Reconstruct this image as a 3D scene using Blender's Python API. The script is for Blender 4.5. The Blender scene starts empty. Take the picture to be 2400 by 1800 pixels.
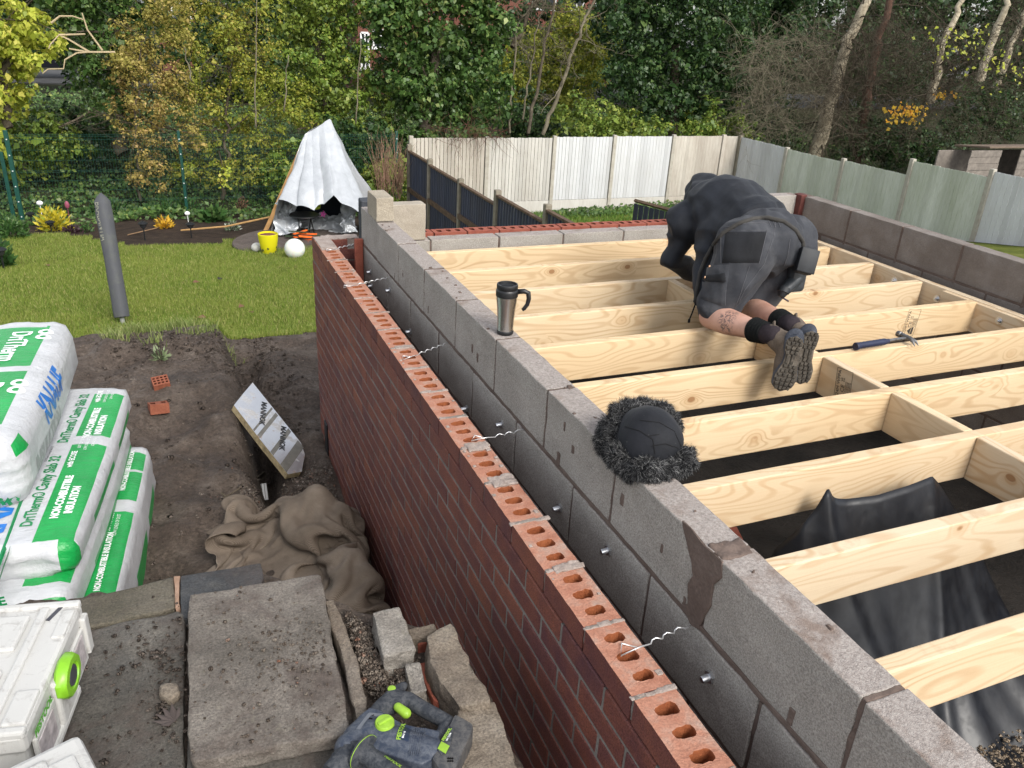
import bpy, bmesh, math, random
import numpy as np
from mathutils import Vector, Matrix, Euler

scene = bpy.context.scene
COL = scene.collection
rad = math.radians
RND = random.Random(7)
# ------------------------------------------------------------------ camera
CAMP = (-0.7913, -4.9799, 1.3013)
YAW, PITCH, ROLL, FPX = 0.4151, 0.4266, -0.0592, 1897.59


def cam_axes():
    cy, sy, cp, sp = math.cos(YAW), math.sin(YAW), math.cos(PITCH), math.sin(PITCH)
    f = Vector((sy * cp, cy * cp, -sp)); r = Vector((cy, -sy, 0)); d = f.cross(r)
    cr, sr = math.cos(ROLL), math.sin(ROLL)
    return r * cr + d * sr, -r * sr + d * cr, f


AX = cam_axes()
cam = bpy.data.cameras.new("camera"); cam_o = bpy.data.objects.new("camera", cam); COL.objects.link(cam_o)
cam.sensor_width = 36.0; cam.lens = 36.0 * FPX / 2400.0; cam.clip_end = 600; cam.clip_start = .05
r_, d_, f_ = AX
cam_o.matrix_world = Matrix(((r_.x, -d_.x, -f_.x, CAMP[0]), (r_.y, -d_.y, -f_.y, CAMP[1]), (r_.z, -d_.z, -f_.z, CAMP[2]), (0, 0, 0, 1)))
scene.camera = cam_o


def at(u, v, x=None, y=None, z=None, d=None):
    """point of the place seen at (u, v) of the 2400x1800 photograph on a known plane"""
    k = AX[0] * ((u - 1200) / FPX) + AX[1] * ((v - 900) / FPX) + AX[2]
    c = Vector(CAMP)
    if d is not None: t = d
    elif x is not None: t = (x - c.x) / k.x
    elif y is not None: t = (y - c.y) / k.y
    else: t = (z - c.z) / k.z
    return c + k * t


# ------------------------------------------------------------------ sky, sun, exposure
SUN_EL, SUN_AZ = rad(42), rad(165)      # azimuth clockwise from +Y
world = bpy.data.worlds.new("World"); scene.world = world; world.use_nodes = True
wn = world.node_tree.nodes; wl = world.node_tree.links
sky = wn.new("ShaderNodeTexSky"); sky.sky_type = 'NISHITA'; sky.sun_disc = False
sky.sun_elevation = SUN_EL; sky.sun_rotation = SUN_AZ; sky.air_density = 1.0; sky.dust_density = 2.0; sky.ozone_density = 1.0
hs = wn.new("ShaderNodeHueSaturation"); hs.inputs['Saturation'].default_value = .28
wl.new(sky.outputs[0], hs.inputs['Color'])
bg = wn["Background"]; wl.new(hs.outputs[0], bg.inputs[0]); bg.inputs[1].default_value = 0.15
sun = bpy.data.lights.new("sun", 'SUN'); sun.energy = 1.35; sun.angle = rad(24); sun.color = (1, .95, .87)
sun_o = bpy.data.objects.new("sun", sun); COL.objects.link(sun_o)
sd = Vector((math.sin(SUN_AZ) * math.cos(SUN_EL), math.cos(SUN_AZ) * math.cos(SUN_EL), math.sin(SUN_EL)))
sun_o.rotation_euler = sd.to_track_quat('Z', 'Y').to_euler()
scene.view_settings.view_transform = 'Standard'; scene.view_settings.look = 'None'
scene.view_settings.exposure = 0.95; scene.view_settings.gamma = 1
scene.cycles.max_bounces = 6; scene.cycles.diffuse_bounces = 3; scene.cycles.glossy_bounces = 3
scene.cycles.transmission_bounces = 4; scene.cycles.transparent_max_bounces = 6

# ------------------------------------------------------------------ numeric noise
def _h(ix, iy, iz, s):
    n = (ix.astype(np.uint32) * np.uint32(374761393) + iy.astype(np.uint32) * np.uint32(668265263) + iz.astype(np.uint32) * np.uint32(2147483647) + np.uint32(s * 974711 + 12345))
    n = (n ^ (n >> np.uint32(13))) * np.uint32(1274126177)
    n = n ^ (n >> np.uint32(16))
    return (n & np.uint32(0xffffff)).astype(np.float64) / float(0xffffff)


def vn(P, s=0):
    P = np.asarray(P, float); i = np.floor(P).astype(np.int64); f = P - i; f = f * f * (3 - 2 * f)
    r = 0
    for dx in (0, 1):
        for dy in (0, 1):
            for dz in (0, 1):
                w = (f[:, 0] if dx else 1 - f[:, 0]) * (f[:, 1] if dy else 1 - f[:, 1]) * (f[:, 2] if dz else 1 - f[:, 2])
                r = r + w * _h(i[:, 0] + dx, i[:, 1] + dy, i[:, 2] + dz, s)
    return r * 2 - 1


def fbm(P, o=4, s=0, g=.5):
    P = np.asarray(P, float); a = 1.; t = 0
    for k in range(o):
        t = t + a * vn(P * 2 ** k + 17.3 * k, s + k); a *= g
    return t


# ------------------------------------------------------------------ objects
def tag(o, label=None, cat=None, group=None, kind=None):
    if label: o['label'] = label
    if cat: o['category'] = cat
    if group: o['group'] = group
    if kind: o['kind'] = kind
    return o


def empty(name, loc=(0, 0, 0), label=None, cat=None, group=None):
    o = bpy.data.objects.new(name, None); COL.objects.link(o); o.location = loc; o.empty_display_size = .1
    return tag(o, label, cat, group)


def put(name, me, parent=None, loc=None, rot=None):
    o = bpy.data.objects.new(name, me); COL.objects.link(o)
    if parent is not None:
        o.parent = parent
        if loc is None:
            pm = parent
            m = Matrix.Identity(4)
            while pm is not None:
                m = (pm.matrix_parent_inverse if pm.parent else Matrix.Identity(4)) @ Matrix.LocRotScale(pm.location, pm.rotation_euler, pm.scale) @ m
                pm = pm.parent
            o.matrix_parent_inverse = m.inverted()
    if loc is not None: o.location = loc
    if rot is not None: o.rotation_euler = rot
    return o


def mesh(name, V, F, mats, mi=None, smooth=False):
    me = bpy.data.meshes.new(name)
    V = np.asarray(V, np.float32)
    if isinstance(F, np.ndarray):
        n, k = F.shape
        me.vertices.add(len(V)); me.vertices.foreach_set('co', V.ravel())
        me.loops.add(n * k); me.loops.foreach_set('vertex_index', F.astype(np.int32).ravel())
        me.polygons.add(n); me.polygons.foreach_set('loop_start', np.arange(0, n * k, k, dtype=np.int32))
        me.update(calc_edges=True)
    else:
        me.from_pydata(V.tolist(), [], F); me.update()
    if not isinstance(mats, (list, tuple)): mats = [mats]
    for m in mats: me.materials.append(m)
    if mi is not None: me.polygons.foreach_set('material_index', np.asarray(mi, np.int32))
    if smooth: me.polygons.foreach_set('use_smooth', np.ones(len(me.polygons), bool))
    me.update()
    return me


class MB:
    """collects pieces of one part, then links them as ONE mesh object"""
    def __init__(s): s.V, s.F, s.M, s.n = [], [], [], 0

    def add(s, V, F, m=0):
        V = np.asarray(V, float); s.V.append(V)
        s.F += [[i + s.n for i in f] for f in F]
        s.M += list(m) if hasattr(m, '__len__') else [m] * len(F)
        s.n += len(V); return s

    def box(s, c, size, rot=None, m=0, r=.003, res=None, amp=0, seed=0):
        V, F = rough_box(size, r, res, amp, seed)
        if rot is not None: V = V @ np.array(Euler(rot).to_matrix()).T
        return s.add(V + np.array(c), F, m)

    def tube(s, pts, rad_, n=8, m=0, cap=True):
        V, F = tube(pts, rad_, n, cap); return s.add(V, F, m)

    def lathe(s, prof, c, n=32, m=0, axis=None):
        V, F = lathe(prof, n)
        if axis is not None: V = V @ np.array(Vector((0, 0, 1)).rotation_difference(Vector(axis)).to_matrix()).T
        return s.add(V + np.array(c), F, m)

    def prism(s, pts, z0, z1, xf=None, m=0):
        """polygon pts (x, y) extruded from z0 to z1; xf: 4x4 matrix"""
        n = len(pts); V = [(x, y, z0) for x, y in pts] + [(x, y, z1) for x, y in pts]
        F = [list(range(n))[::-1], list(range(n, 2 * n))] + [[i, (i + 1) % n, n + (i + 1) % n, n + i] for i in range(n)]
        V = np.array(V, float)
        if xf is not None: V = V @ np.array(xf.to_3x3()).T + np.array(xf.translation)
        return s.add(V, F, m)

    def build(s, name, mats, parent=None, smooth=False, loc=None, rot=None, bevel=0):
        me = mesh(name, np.concatenate(s.V), s.F, mats, s.M, smooth)
        if bevel:
            bm = bmesh.new(); bm.from_mesh(me)
            bmesh.ops.recalc_face_normals(bm, faces=bm.faces[:])
            ee = [e for e in bm.edges if len(e.link_faces) == 2 and e.calc_face_angle(0) > .5]
            bmesh.ops.bevel(bm, geom=ee, offset=bevel, segments=2, affect='EDGES', profile=.6)
            bm.to_mesh(me); bm.free()
        if smooth == 'auto' or bevel:
            me.polygons.foreach_set('use_smooth', np.ones(len(me.polygons), bool))
            try: me.set_sharp_from_angle(angle=rad(38))
            except Exception: pass
        return put(name, me, parent, loc, rot)


def grid_faces(nx, ny, off=0, flip=False):
    i, j = np.meshgrid(np.arange(nx - 1), np.arange(ny - 1), indexing='ij')
    a = (i * ny + j).ravel() + off; b = a + ny; c = b + 1; d = a + 1
    F = np.stack([a, b, c, d], 1)
    return F[:, ::-1] if flip else F


def rough_box(size, r=.003, res=None, amp=0, seed=0):
    """box with rounded edges (radius r), grid resolution res, noisy surface"""
    L = np.array(size, float); h = L / 2
    if res is None: res = max(L)
    ax = []
    for k in range(3):
        n = max(1, int(round(L[k] / res)))
        t = np.linspace(-h[k] + r, h[k] - r, n + 1)
        ax.append(np.concatenate([[-h[k]], t, [h[k]]]))
    Vs, Fs, n0 = [], [], 0
    for k in range(3):
        a, b = (k + 1) % 3, (k + 2) % 3
        A, B = np.meshgrid(ax[a], ax[b], indexing='ij')
        for sgn in (-1, 1):
            V = np.zeros((A.size, 3)); V[:, a] = A.ravel(); V[:, b] = B.ravel(); V[:, k] = sgn * h[k]
            Vs.append(V); Fs.append(grid_faces(len(ax[a]), len(ax[b]), n0, sgn < 0)); n0 += len(V)
    V = np.concatenate(Vs); F = np.concatenate(Fs)
    inn = np.clip(V, -h + r, h - r); d = V - inn; ln = np.linalg.norm(d, axis=1, keepdims=True)
    V = inn + d / np.maximum(ln, 1e-9) * r
    key = np.round(V * 1e5).astype(np.int64); _, idx, inv = np.unique(key, axis=0, return_index=True, return_inverse=True)
    V = V[idx]; F = inv.ravel()[F]
    if amp:
        nrm = d[idx] / np.maximum(ln[idx], 1e-9)
        q = V / max(res * 2.2, 1e-6)
        V = V + np.stack([fbm(q + seed * 7.13, 2, 1 + seed % 50), fbm(q + 31.1 + seed * 3.7, 2, 2 + seed % 50), fbm(q + 77.7 + seed, 2, 3 + seed % 50)], 1) * amp
    Fl = []
    for f in F.tolist():
        g = [f[0]]
        for x in f[1:]:
            if x != g[-1]: g.append(x)
        if g[0] == g[-1]: g.pop()
        if len(g) > 2: Fl.append(g)
    return V, Fl


def tube(pts, r, n=8, cap=True):
    P = [Vector(p) for p in pts]; R = r if hasattr(r, '__len__') else [r] * len(P)
    V, F = [], []; up = Vector((0, 0, 1))
    T = []
    for i in range(len(P)):
        t = (P[min(i + 1, len(P) - 1)] - P[max(i - 1, 0)])
        T.append(t.normalized() if t.length > 1e-9 else Vector((0, 0, 1)))
    a = T[0].cross(up if abs(T[0].z) < .9 else Vector((1, 0, 0))).normalized()
    for i, p in enumerate(P):
        a = (a - T[i] * a.dot(T[i])); a = a.normalized() if a.length > 1e-6 else T[i].orthogonal().normalized()
        b = T[i].cross(a)
        for k in range(n):
            w = 2 * math.pi * k / n
            V.append(p + (a * math.cos(w) + b * math.sin(w)) * R[i])
    for i in range(len(P) - 1):
        for k in range(n):
            F.append([i * n + k, i * n + (k + 1) % n, (i + 1) * n + (k + 1) % n, (i + 1) * n + k])
    if cap:
        F.append(list(range(n))[::-1]); F.append(list(range((len(P) - 1) * n, len(P) * n)))
    return np.array([tuple(v) for v in V]), F


def lathe(prof, n=32):
    V, F = [], []
    for r, z in prof:
        for k in range(n):
            w = 2 * math.pi * k / n; V.append((r * math.cos(w), r * math.sin(w), z))
    m = len(prof)
    for i in range(m - 1):
        for k in range(n): F.append([i * n + k, i * n + (k + 1) % n, (i + 1) * n + (k + 1) % n, (i + 1) * n + k])
    F.append(list(range(n))[::-1]); F.append(list(range((m - 1) * n, m * n)))
    return np.array(V, float), F


def text_mesh(s, size, depth=.0005, align='CENTER', bold=0, sx=1, shear=0):
    c = bpy.data.curves.new("lettering", 'FONT'); c.body = s; c.size = size; c.extrude = depth
    c.align_x = align; c.align_y = 'CENTER'; c.offset = bold; c.shear = shear; c.resolution_u = 3
    o = bpy.data.objects.new("lettering", c); COL.objects.link(o)
    bpy.context.view_layer.update()
    me = o.to_mesh()
    V = np.array([v.co[:] for v in me.vertices]); F = [list(p.vertices) for p in me.polygons]
    o.to_mesh_clear(); bpy.data.objects.remove(o); bpy.data.curves.remove(c)
    if len(V): V[:, 0] *= sx
    return V, F


def frame(o, xd, yd):
    """matrix with x axis along xd, y axis near yd, at o"""
    x = Vector(xd).normalized(); z = x.cross(Vector(yd)).normalized(); y = z.cross(x)
    return Matrix(((x.x, y.x, z.x, o[0]), (x.y, y.y, z.y, o[1]), (x.z, y.z, z.z, o[2]), (0, 0, 0, 1)))


def xform(V, M):
    return np.asarray(V, float) @ np.array(M.to_3x3()).T + np.array(M.translation)


# ------------------------------------------------------------------ material kit
class Mat:
    def __init__(s, name, rough=.8, spec=.3, metal=0., col=None):
        s.m = bpy.data.materials.new(name); s.m.use_nodes = True
        s.t = s.m.node_tree; s.N = s.t.nodes; s.L = s.t.links; s.b = s.N["Principled BSDF"]
        s.b.inputs['Roughness'].default_value = rough; s.b.inputs['Specular IOR Level'].default_value = spec
        s.b.inputs['Metallic'].default_value = metal
        if col: s.b.inputs['Base Color'].default_value = (*col, 1)
        s._co = None

    def n(s, t, **k):
        o = s.N.new(t)
        for a, v in k.items(): setattr(o, a, v)
        return o

    def inp(s, o, i, v):
        if hasattr(v, 'is_linked') or hasattr(v, 'links'): s.L.new(v, o.inputs[i])
        else: o.inputs[i].default_value = v
        return o

    def co(s, scale=(1, 1, 1), rnd=False, kind='Object'):
        if s._co is None: s._co = s.n('ShaderNodeTexCoord')
        v = s._co.outputs[kind]
        if rnd:
            oi = s.n('ShaderNodeObjectInfo'); mu = s.n('ShaderNodeMath', operation='MULTIPLY'); s.L.new(oi.outputs['Random'], mu.inputs[0]); mu.inputs[1].default_value = 57.
            ad = s.n('ShaderNodeVectorMath', operation='ADD'); s.L.new(v, ad.inputs[0]); s.L.new(mu.outputs[0], ad.inputs[1]); v = ad.outputs[0]
        if tuple(scale) != (1, 1, 1):
            mm = s.n('ShaderNodeVectorMath', operation='MULTIPLY'); s.L.new(v, mm.inputs[0]); mm.inputs[1].default_value = scale; v = mm.outputs[0]
        return v

    def noise(s, scale, detail=3, rough=.55, co=None, dist=0):
        o = s.n('ShaderNodeTexNoise'); s.L.new(co if co is not None else s.co(), o.inputs['Vector'])
        o.inputs['Scale'].default_value = scale; o.inputs['Detail'].default_value = detail; o.inputs['Roughness'].default_value = rough; o.inputs['Distortion'].default_value = dist
        return o.outputs['Fac']

    def vor(s, scale, co=None, feat='F1', out='Distance', rnd=1):
        o = s.n('ShaderNodeTexVoronoi', feature=feat); s.L.new(co if co is not None else s.co(), o.inputs['Vector'])
        o.inputs['Scale'].default_value = scale; o.inputs['Randomness'].default_value = rnd
        return o.outputs[out]

    def ramp(s, f, stops, const=False):
        o = s.n('ShaderNodeValToRGB'); s.L.new(f, o.inputs[0]); e = o.color_ramp.elements
        if const: o.color_ramp.interpolation = 'CONSTANT'
        while len(e) < len(stops): e.new(.5)
        for k, (p, c) in enumerate(stops):
            e[k].position = p; e[k].color = (*(c if hasattr(c, '__len__') else (c, c, c)), 1)
        return o.outputs['Color']

    def math(s, op, a, b=0., clamp=False):
        o = s.n('ShaderNodeMath', operation=op, use_clamp=clamp); s.inp(o, 0, a); s.inp(o, 1, b); return o.outputs[0]

    def mix(s, f, a, b, bl='MIX'):
        o = s.n('ShaderNodeMix', data_type='RGBA', blend_type=bl)
        for i, v in ((0, f), (6, a), (7, b)):
            if isinstance(v, tuple): v = (*v, 1) if len(v) == 3 else v
            s.inp(o, i, v)
        return o.outputs[2]

    def isl(s):
        return s.n('ShaderNodeNewGeometry').outputs['Random Per Island']

    def color(s, c): s.L.new(c, s.b.inputs['Base Color']); return s
    def roughness(s, c): s.L.new(c, s.b.inputs['Roughness']); return s

    def bump(s, h, dist=.01, strength=1., add=True):
        o = s.n('ShaderNodeBump'); s.L.new(h, o.inputs['Height']); o.inputs['Distance'].default_value = dist; o.inputs['Strength'].default_value = strength
        if s.b.inputs['Normal'].is_linked: s.L.new(s.b.inputs['Normal'].links[0].from_socket, o.inputs['Normal'])
        s.L.new(o.outputs[0], s.b.inputs['Normal']); return s


def speck(name, stops, scale=8, fine=220, rough=.85, spec=.25, b1=.004, b2=.0015, fmix=.35, rnd=False, dark=.6):
    """mottled mineral surface: broad tone from a noise ramp, fine grain multiplied in, two bumps"""
    m = Mat(name, rough, spec); co = m.co(rnd=rnd)
    a = m.ramp(m.noise(scale, 5, .6, co), stops)
    g = m.ramp(m.noise(fine, 2, .7, co), [(.3, dark), (.7, 1.25)])
    m.color(m.mix(fmix, a, m.mix(1., a, g, 'MULTIPLY')))
    m.bump(m.noise(scale * 6, 4, .6, co), b1, .7); m.bump(m.noise(fine, 2, .6, co), b2, .8)
    return m


def plain(name, col, rough=.6, spec=.4, metal=0, var=.15, scale=30, bump=0, bs=60):
    m = Mat(name, rough, spec, metal)
    n = m.noise(scale, 4, .6)
    m.color(m.ramp(n, [(.3, tuple(c * (1 - var) for c in col)), (.7, tuple(min(1, c * (1 + var)) for c in col))]))
    if bump: m.bump(m.noise(bs, 3, .6), bump)
    return m
from mathutils.geometry import tessellate_polygon
# ================================================================== MATERIALS: masonry, timber
def m_brick_face():
    m = Mat("brick face", .62, .35); i = m.isl(); co = m.co()
    base = m.ramp(i, [(0, (.165, .050, .036)), (.25, (.115, .038, .035)), (.5, (.205, .066, .042)), (.72, (.095, .035, .040)), (.9, (.26, .09, .05)), (1, (.145, .047, .036))])
    n = m.ramp(m.noise(9, 5, .65, co), [(.35, (.10, .037, .044)), (.6, (.225, .076, .048))])
    c = m.mix(.45, base, n)
    g = m.ramp(m.noise(260, 2, .7, co), [(.3, .45), (.62, 1.3)])
    m.color(m.mix(1., c, g, 'MULTIPLY'))
    m.bump(m.noise(60, 4, .7, co), .004, .8); m.bump(m.noise(300, 2, .6, co), .002, .9)
    return m


FACE = m_brick_face()
BTOP = speck("fired clay", [(.3, (.34, .145, .095)), (.5, (.42, .205, .14)), (.64, (.42, .27, .21)), (.76, (.44, .37, .33))], 14, 180, .9, .2, .004, .002, .5)
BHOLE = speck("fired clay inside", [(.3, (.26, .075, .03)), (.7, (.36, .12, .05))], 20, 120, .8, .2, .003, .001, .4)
BRED = speck("red brick", [(.3, (.24, .065, .045)), (.7, (.34, .11, .07))], 14, 150, .85, .25, .003, .001, .4)
MORT = speck("grey mortar", [(.3, (.17, .15, .13)), (.7, (.26, .235, .21))], 10, 160, .95, .2, .005, .002, .5)
MORTF = speck("pointing mortar", [(.3, (.15, .13, .115)), (.7, (.25, .225, .20))], 6, 160, .95, .2, .004, .002, .5)
MORTT = speck("pale mortar", [(.3, (.28, .225, .195)), (.7, (.40, .34, .305))], 16, 160, .95, .2, .006, .002, .5)
BLK_ = 1
BLOCK = speck("concrete block", [(.3, (.20, .183, .165)), (.5, (.235, .218, .198)), (.7, (.27, .25, .228))], 5, 330, .93, .22, .004, .003, .7, dark=.35)
MORTB = speck("brown mortar", [(.3, (.105, .075, .062)), (.7, (.165, .125, .105))], 8, 140, .9, .25, .006, .0015, .4)


def m_block_top():
    """block with worn, brown-smeared upper bed"""
    m = Mat("concrete block", .93, .22); co = m.co()
    a = m.ramp(m.noise(5, 5, .6, co), [(.3, (.33, .305, .272)), (.5, (.385, .358, .322)), (.7, (.44, .41, .37))])
    g = m.ramp(m.noise(240, 3, .75, co), [(.3, .35), (.68, 1.38)])
    c = m.mix(.75, a, m.mix(1., a, g, 'MULTIPLY'))
    geo = m.n('ShaderNodeNewGeometry'); sp = m.n('ShaderNodeSeparateXYZ'); m.L.new(geo.outputs['Normal'], sp.inputs[0])
    up = m.math('GREATER_THAN', sp.outputs[2], .6)
    tone = m.ramp(m.noise(120, 4, .8, co), [(.3, (.20, .172, .155)), (.5, (.335, .295, .27)), (.72, (.46, .42, .385))])
    c = m.mix(up, c, tone)
    st = m.math('MULTIPLY', up, m.ramp(m.noise(7, 5, .65, co, .4), [(.54, 0), (.66, .7)]))
    c = m.mix(st, c, (.19, .135, .105))
    m.color(c); m.bump(m.noise(40, 4, .6, co), .004, .7); m.bump(m.noise(330, 2, .7, co), .0035, 1)
    return m


BLOCKT = m_block_top()


def m_wood():
    m = Mat("pine", .62, .3); co = m.co(rnd=True)
    st = m.n('ShaderNodeVectorMath', operation='MULTIPLY'); m.L.new(co, st.inputs[0]); st.inputs[1].default_value = (1.0, 5.5, 5.5)
    base = m.noise(1.1, 1.5, .45, st.outputs[0], .3)
    kn = m.n('ShaderNodeVectorMath', operation='MULTIPLY'); m.L.new(co, kn.inputs[0]); kn.inputs[1].default_value = (4.6, .8, 6.6)
    kd = m.vor(1.0, kn.outputs[0])                                 # knots: small cells far apart
    sc_ = m.n('ShaderNodeSeparateColor'); m.L.new(m.vor(1.0, kn.outputs[0], 'F1', 'Color'), sc_.inputs[0]); pick = m.math('GREATER_THAN', sc_.outputs[0], .48)
    kd = m.math('ADD', kd, m.math('SUBTRACT', 1., pick))
    near = m.math('SUBTRACT', 1., m.math('MULTIPLY', kd, 2.2, False), True)
    f = m.math('ADD', base, m.math('MULTIPLY', m.math('POWER', near, 2.), .22))
    ob2 = m.n('ShaderNodeObjectInfo'); w = m.math('SINE', m.math('MULTIPLY', f, m.math('ADD', 75., m.math('MULTIPLY', ob2.outputs['Random'], 80.))))
    fine = m.n('ShaderNodeVectorMath', operation='MULTIPLY'); m.L.new(co, fine.inputs[0]); fine.inputs[1].default_value = (3, 160, 160)
    fn = m.noise(1.6, 3, .6, fine.outputs[0])
    amt = m.ramp(m.noise(1.6, 2, .5, st.outputs[0]), [(.3, .25), (.7, 1)])
    ring = m.math('MULTIPLY', m.ramp(w, [(.1, 0), (.95, 1)]), amt)
    pale = m.ramp(m.noise(.9, 3, .5, co), [(.3, (.66, .52, .345)), (.55, (.70, .575, .405)), (.75, (.65, .495, .31))])
    ob = m.n('ShaderNodeObjectInfo'); pale = m.mix(1., pale, m.ramp(ob.outputs['Random'], [(0, (.93, .93, .95)), (.5, (1, .97, .92)), (.8, (1.0, .93, .82)), (1, (.9, .86, .82))]), 'MULTIPLY')
    c = m.mix(m.math('MULTIPLY', ring, .72), pale, (.47, .30, .155))
    c = m.mix(m.math('MULTIPLY', m.ramp(fn, [(.45, 0), (.8, 1)]), .28), c, (.50, .35, .20))
    core = m.ramp(kd, [(.075, 1), (.10, 0)])
    c = m.mix(m.math('MULTIPLY', core, .85), c, (.20, .085, .035))
    halo = m.ramp(kd, [(.10, 1), (.26, 0)])
    c = m.mix(m.math('MULTIPLY', halo, .38), c, (.46, .26, .11))
    geo = m.n('ShaderNodeNewGeometry'); sp = m.n('ShaderNodeSeparateXYZ'); m.L.new(geo.outputs['Normal'], sp.inputs[0])
    up = m.math('GREATER_THAN', sp.outputs[2], .6)
    sm = m.math('MULTIPLY', up, m.ramp(m.noise(9, 5, .7, co, .3), [(.52, 0), (.70, .6)]))
    c = m.mix(sm, c, (.40, .27, .16))
    m.color(c); m.bump(fn, .0012, .5); m.bump(m.noise(60, 3, .6, co), .0012, .4)
    return m


WOOD = m_wood()
STEEL = Mat("galvanised steel", .38, .5, 1., (.62, .63, .65)).m
INK = Mat("ink stamp", .8, .1, 0, (.06, .055, .05)).m


# ================================================================== BRICK WALLS
def hole_poly(cx, cy, sc, rnd):
    pts = []
    n = 22
    for k in range(n):
        a = -2 * math.pi * k / n
        ca, sa = math.cos(a), math.sin(a)
        hx = .0275 if ca > 0 else .0235; hy = .0175 if ca > -.35 else .0128
        x = hx * math.copysign(abs(ca) ** .62, ca); y = hy * math.copysign(abs(sa) ** .62, sa)
        if abs(ca) < .16: y *= .86
        pts.append((cx + x * sc + rnd.uniform(-.0009, .0009), cy + y * sc + rnd.uniform(-.0009, .0009)))
    return pts


def holed_brick(mb, cx, cy, z1, along_y=True, L=.215, W=.1025, H=.065, rnd=RND, nh=3, mats=(0, 1, 2)):
    """wire-cut brick with three through holes; mats: face, top, hole"""
    hy, hx = L / 2, W / 2; c = .004
    outer = []
    for sx, sy in ((-1, -1), (1, -1), (1, 1), (-1, 1)):
        outer.append((sx * hx, sy * hy))
    out = []
    for k in range(4):
        a, b = outer[k], outer[(k + 1) % 4]; n = 9 if k % 2 else 5
        for j in range(n):
            t = j / n; out.append((a[0] + (b[0] - a[0]) * t + rnd.uniform(-.0007, .0007), a[1] + (b[1] - a[1]) * t + rnd.uniform(-.0007, .0007)))
    loops = [out] + [hole_poly(rnd.uniform(-.002, .002), (q - (nh - 1) / 2) * .063, rnd.uniform(.94, 1.05), rnd) for q in range(nh)]
    flat = [p for l in loops for p in l]
    tri = tessellate_polygon([[Vector((x, y, 0)) for x, y in l] for l in loops])
    dz = rnd.uniform(-.0015, .0015)
    V = []
    for z in (z1 - H, z1):
        for x, y in flat:
            zz = z + dz + (rnd.uniform(-.0008, .0008) if z == z1 else 0)
            V.append((cx + x, cy + y, zz) if along_y else (cx + y, cy + x, zz))
    n = len(flat); F, M = [], []
    for a, b, c_ in tri:
        pa, pb, pc = (Vector(V[n + q]) for q in (a, b, c_))
        up = (pb - pa).cross(pc - pa).z > 0
        F.append([n + a, n + b, n + c_] if up else [n + c_, n + b, n + a]); M.append(mats[1])
    o = 0
    for li, l in enumerate(loops):
        k = len(l)
        for j in range(k):
            a, b = o + j, o + (j + 1) % k
            f = [a, b, n + b, n + a]
            if not along_y: f = f[::-1]
            F.append(f)
            if li: M.append(mats[2])
            else: M.append(mats[0])
        o += k
    mb.add(V, F, M)


YJ = -.316          # perpend joints of the side wall's top course
side = empty("brick_wall", (.05, -2.5, -1.6), "dark red brick garden side wall with open holed bricks along its top", "brick wall")
bk = MB()
for c in range(22):
    z1 = -.075 * c
    off = 0 if c % 2 == 0 else .1125
    y = YJ + .225 * 2 + off
    while y > -5.9:
        a, b = min(y - .005, -.0), y - .22
        y -= .225
        if b > -.02 or a - b < .03: continue
        if c == 0: 
            if b > -.30: continue
            holed_brick(bk, .05125, (a + b) / 2, 0)
        else:
            bk.box((.05125 + RND.uniform(-.001, .001), (a + b) / 2, z1 - .0325 + RND.uniform(-.001, .001)), (.1025, a - b, .065), r=.004)
# corner bricks of the top course, bedded over with mortar
bk.box((.05125, -.2125, -.0325), (.1025, .195, .065), r=.004, m=0)
bk.box((.10, -.05125, -.0325), (.2, .1025, .065), r=.004, m=0)
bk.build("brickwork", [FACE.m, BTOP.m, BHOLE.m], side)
mo = MB()
mo.box((.0518, -2.95, -.865), (.0985, 5.88, 1.57), r=.001, res=.05, amp=.0012)
for k in range(26):
    y = YJ - .225 * k
    mo.box((.052, y, -.032 + RND.uniform(-.001, .002)), (.099, .011, .066), r=.003, res=.012, amp=.0022, seed=k)
mo.build("mortar", [MORTF.m], side)
pm = MB()
for k in range(26):
    y = YJ - .225 * k
    for q in range(3):
        pm.box((.02 + .034 * q + RND.uniform(-.006, .006), y + RND.uniform(-.003, .003), -.001), (RND.uniform(.03, .05), RND.uniform(.009, .018), RND.uniform(.004, .007)), r=.002, res=.006, amp=.002, seed=k * 3 + q)
for y, ln in ((YJ - .225 * 11, .05), (YJ - .225 * 12, .062), (YJ - .225 * 7, .03), (YJ - .225 * 14, .03)):
    pm.box((.062, y - .002, .002), (.078, ln, .007), r=.003, res=.006, amp=.0035, seed=int(-y * 91))
pm.box((.051, -.17, .003), (.094, .27, .008), r=.003, res=.008, amp=.002, seed=5)
pm.box((.16, -.055, .003), (.22, .09, .008), r=.003, res=.008, amp=.003, seed=6)
for k in range(40):
    pm.box((RND.choice((RND.uniform(.006, .014), RND.uniform(.088, .097))), RND.uniform(-3.9, -.5), .0015), (RND.uniform(.004, .016),) * 2 + (.004,), r=.001, res=.004, amp=.0015, seed=k)
pm.build("bedding_mortar", [MORTT.m], side, smooth=True)
vt = MB()
vt.box((-.004, -.235, -1.30), (.012, .085, .26), r=.004)
vt.build("air_vent", [Mat("black plastic", .4, .4, 0, (.012, .013, .015)).m], side)

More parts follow.
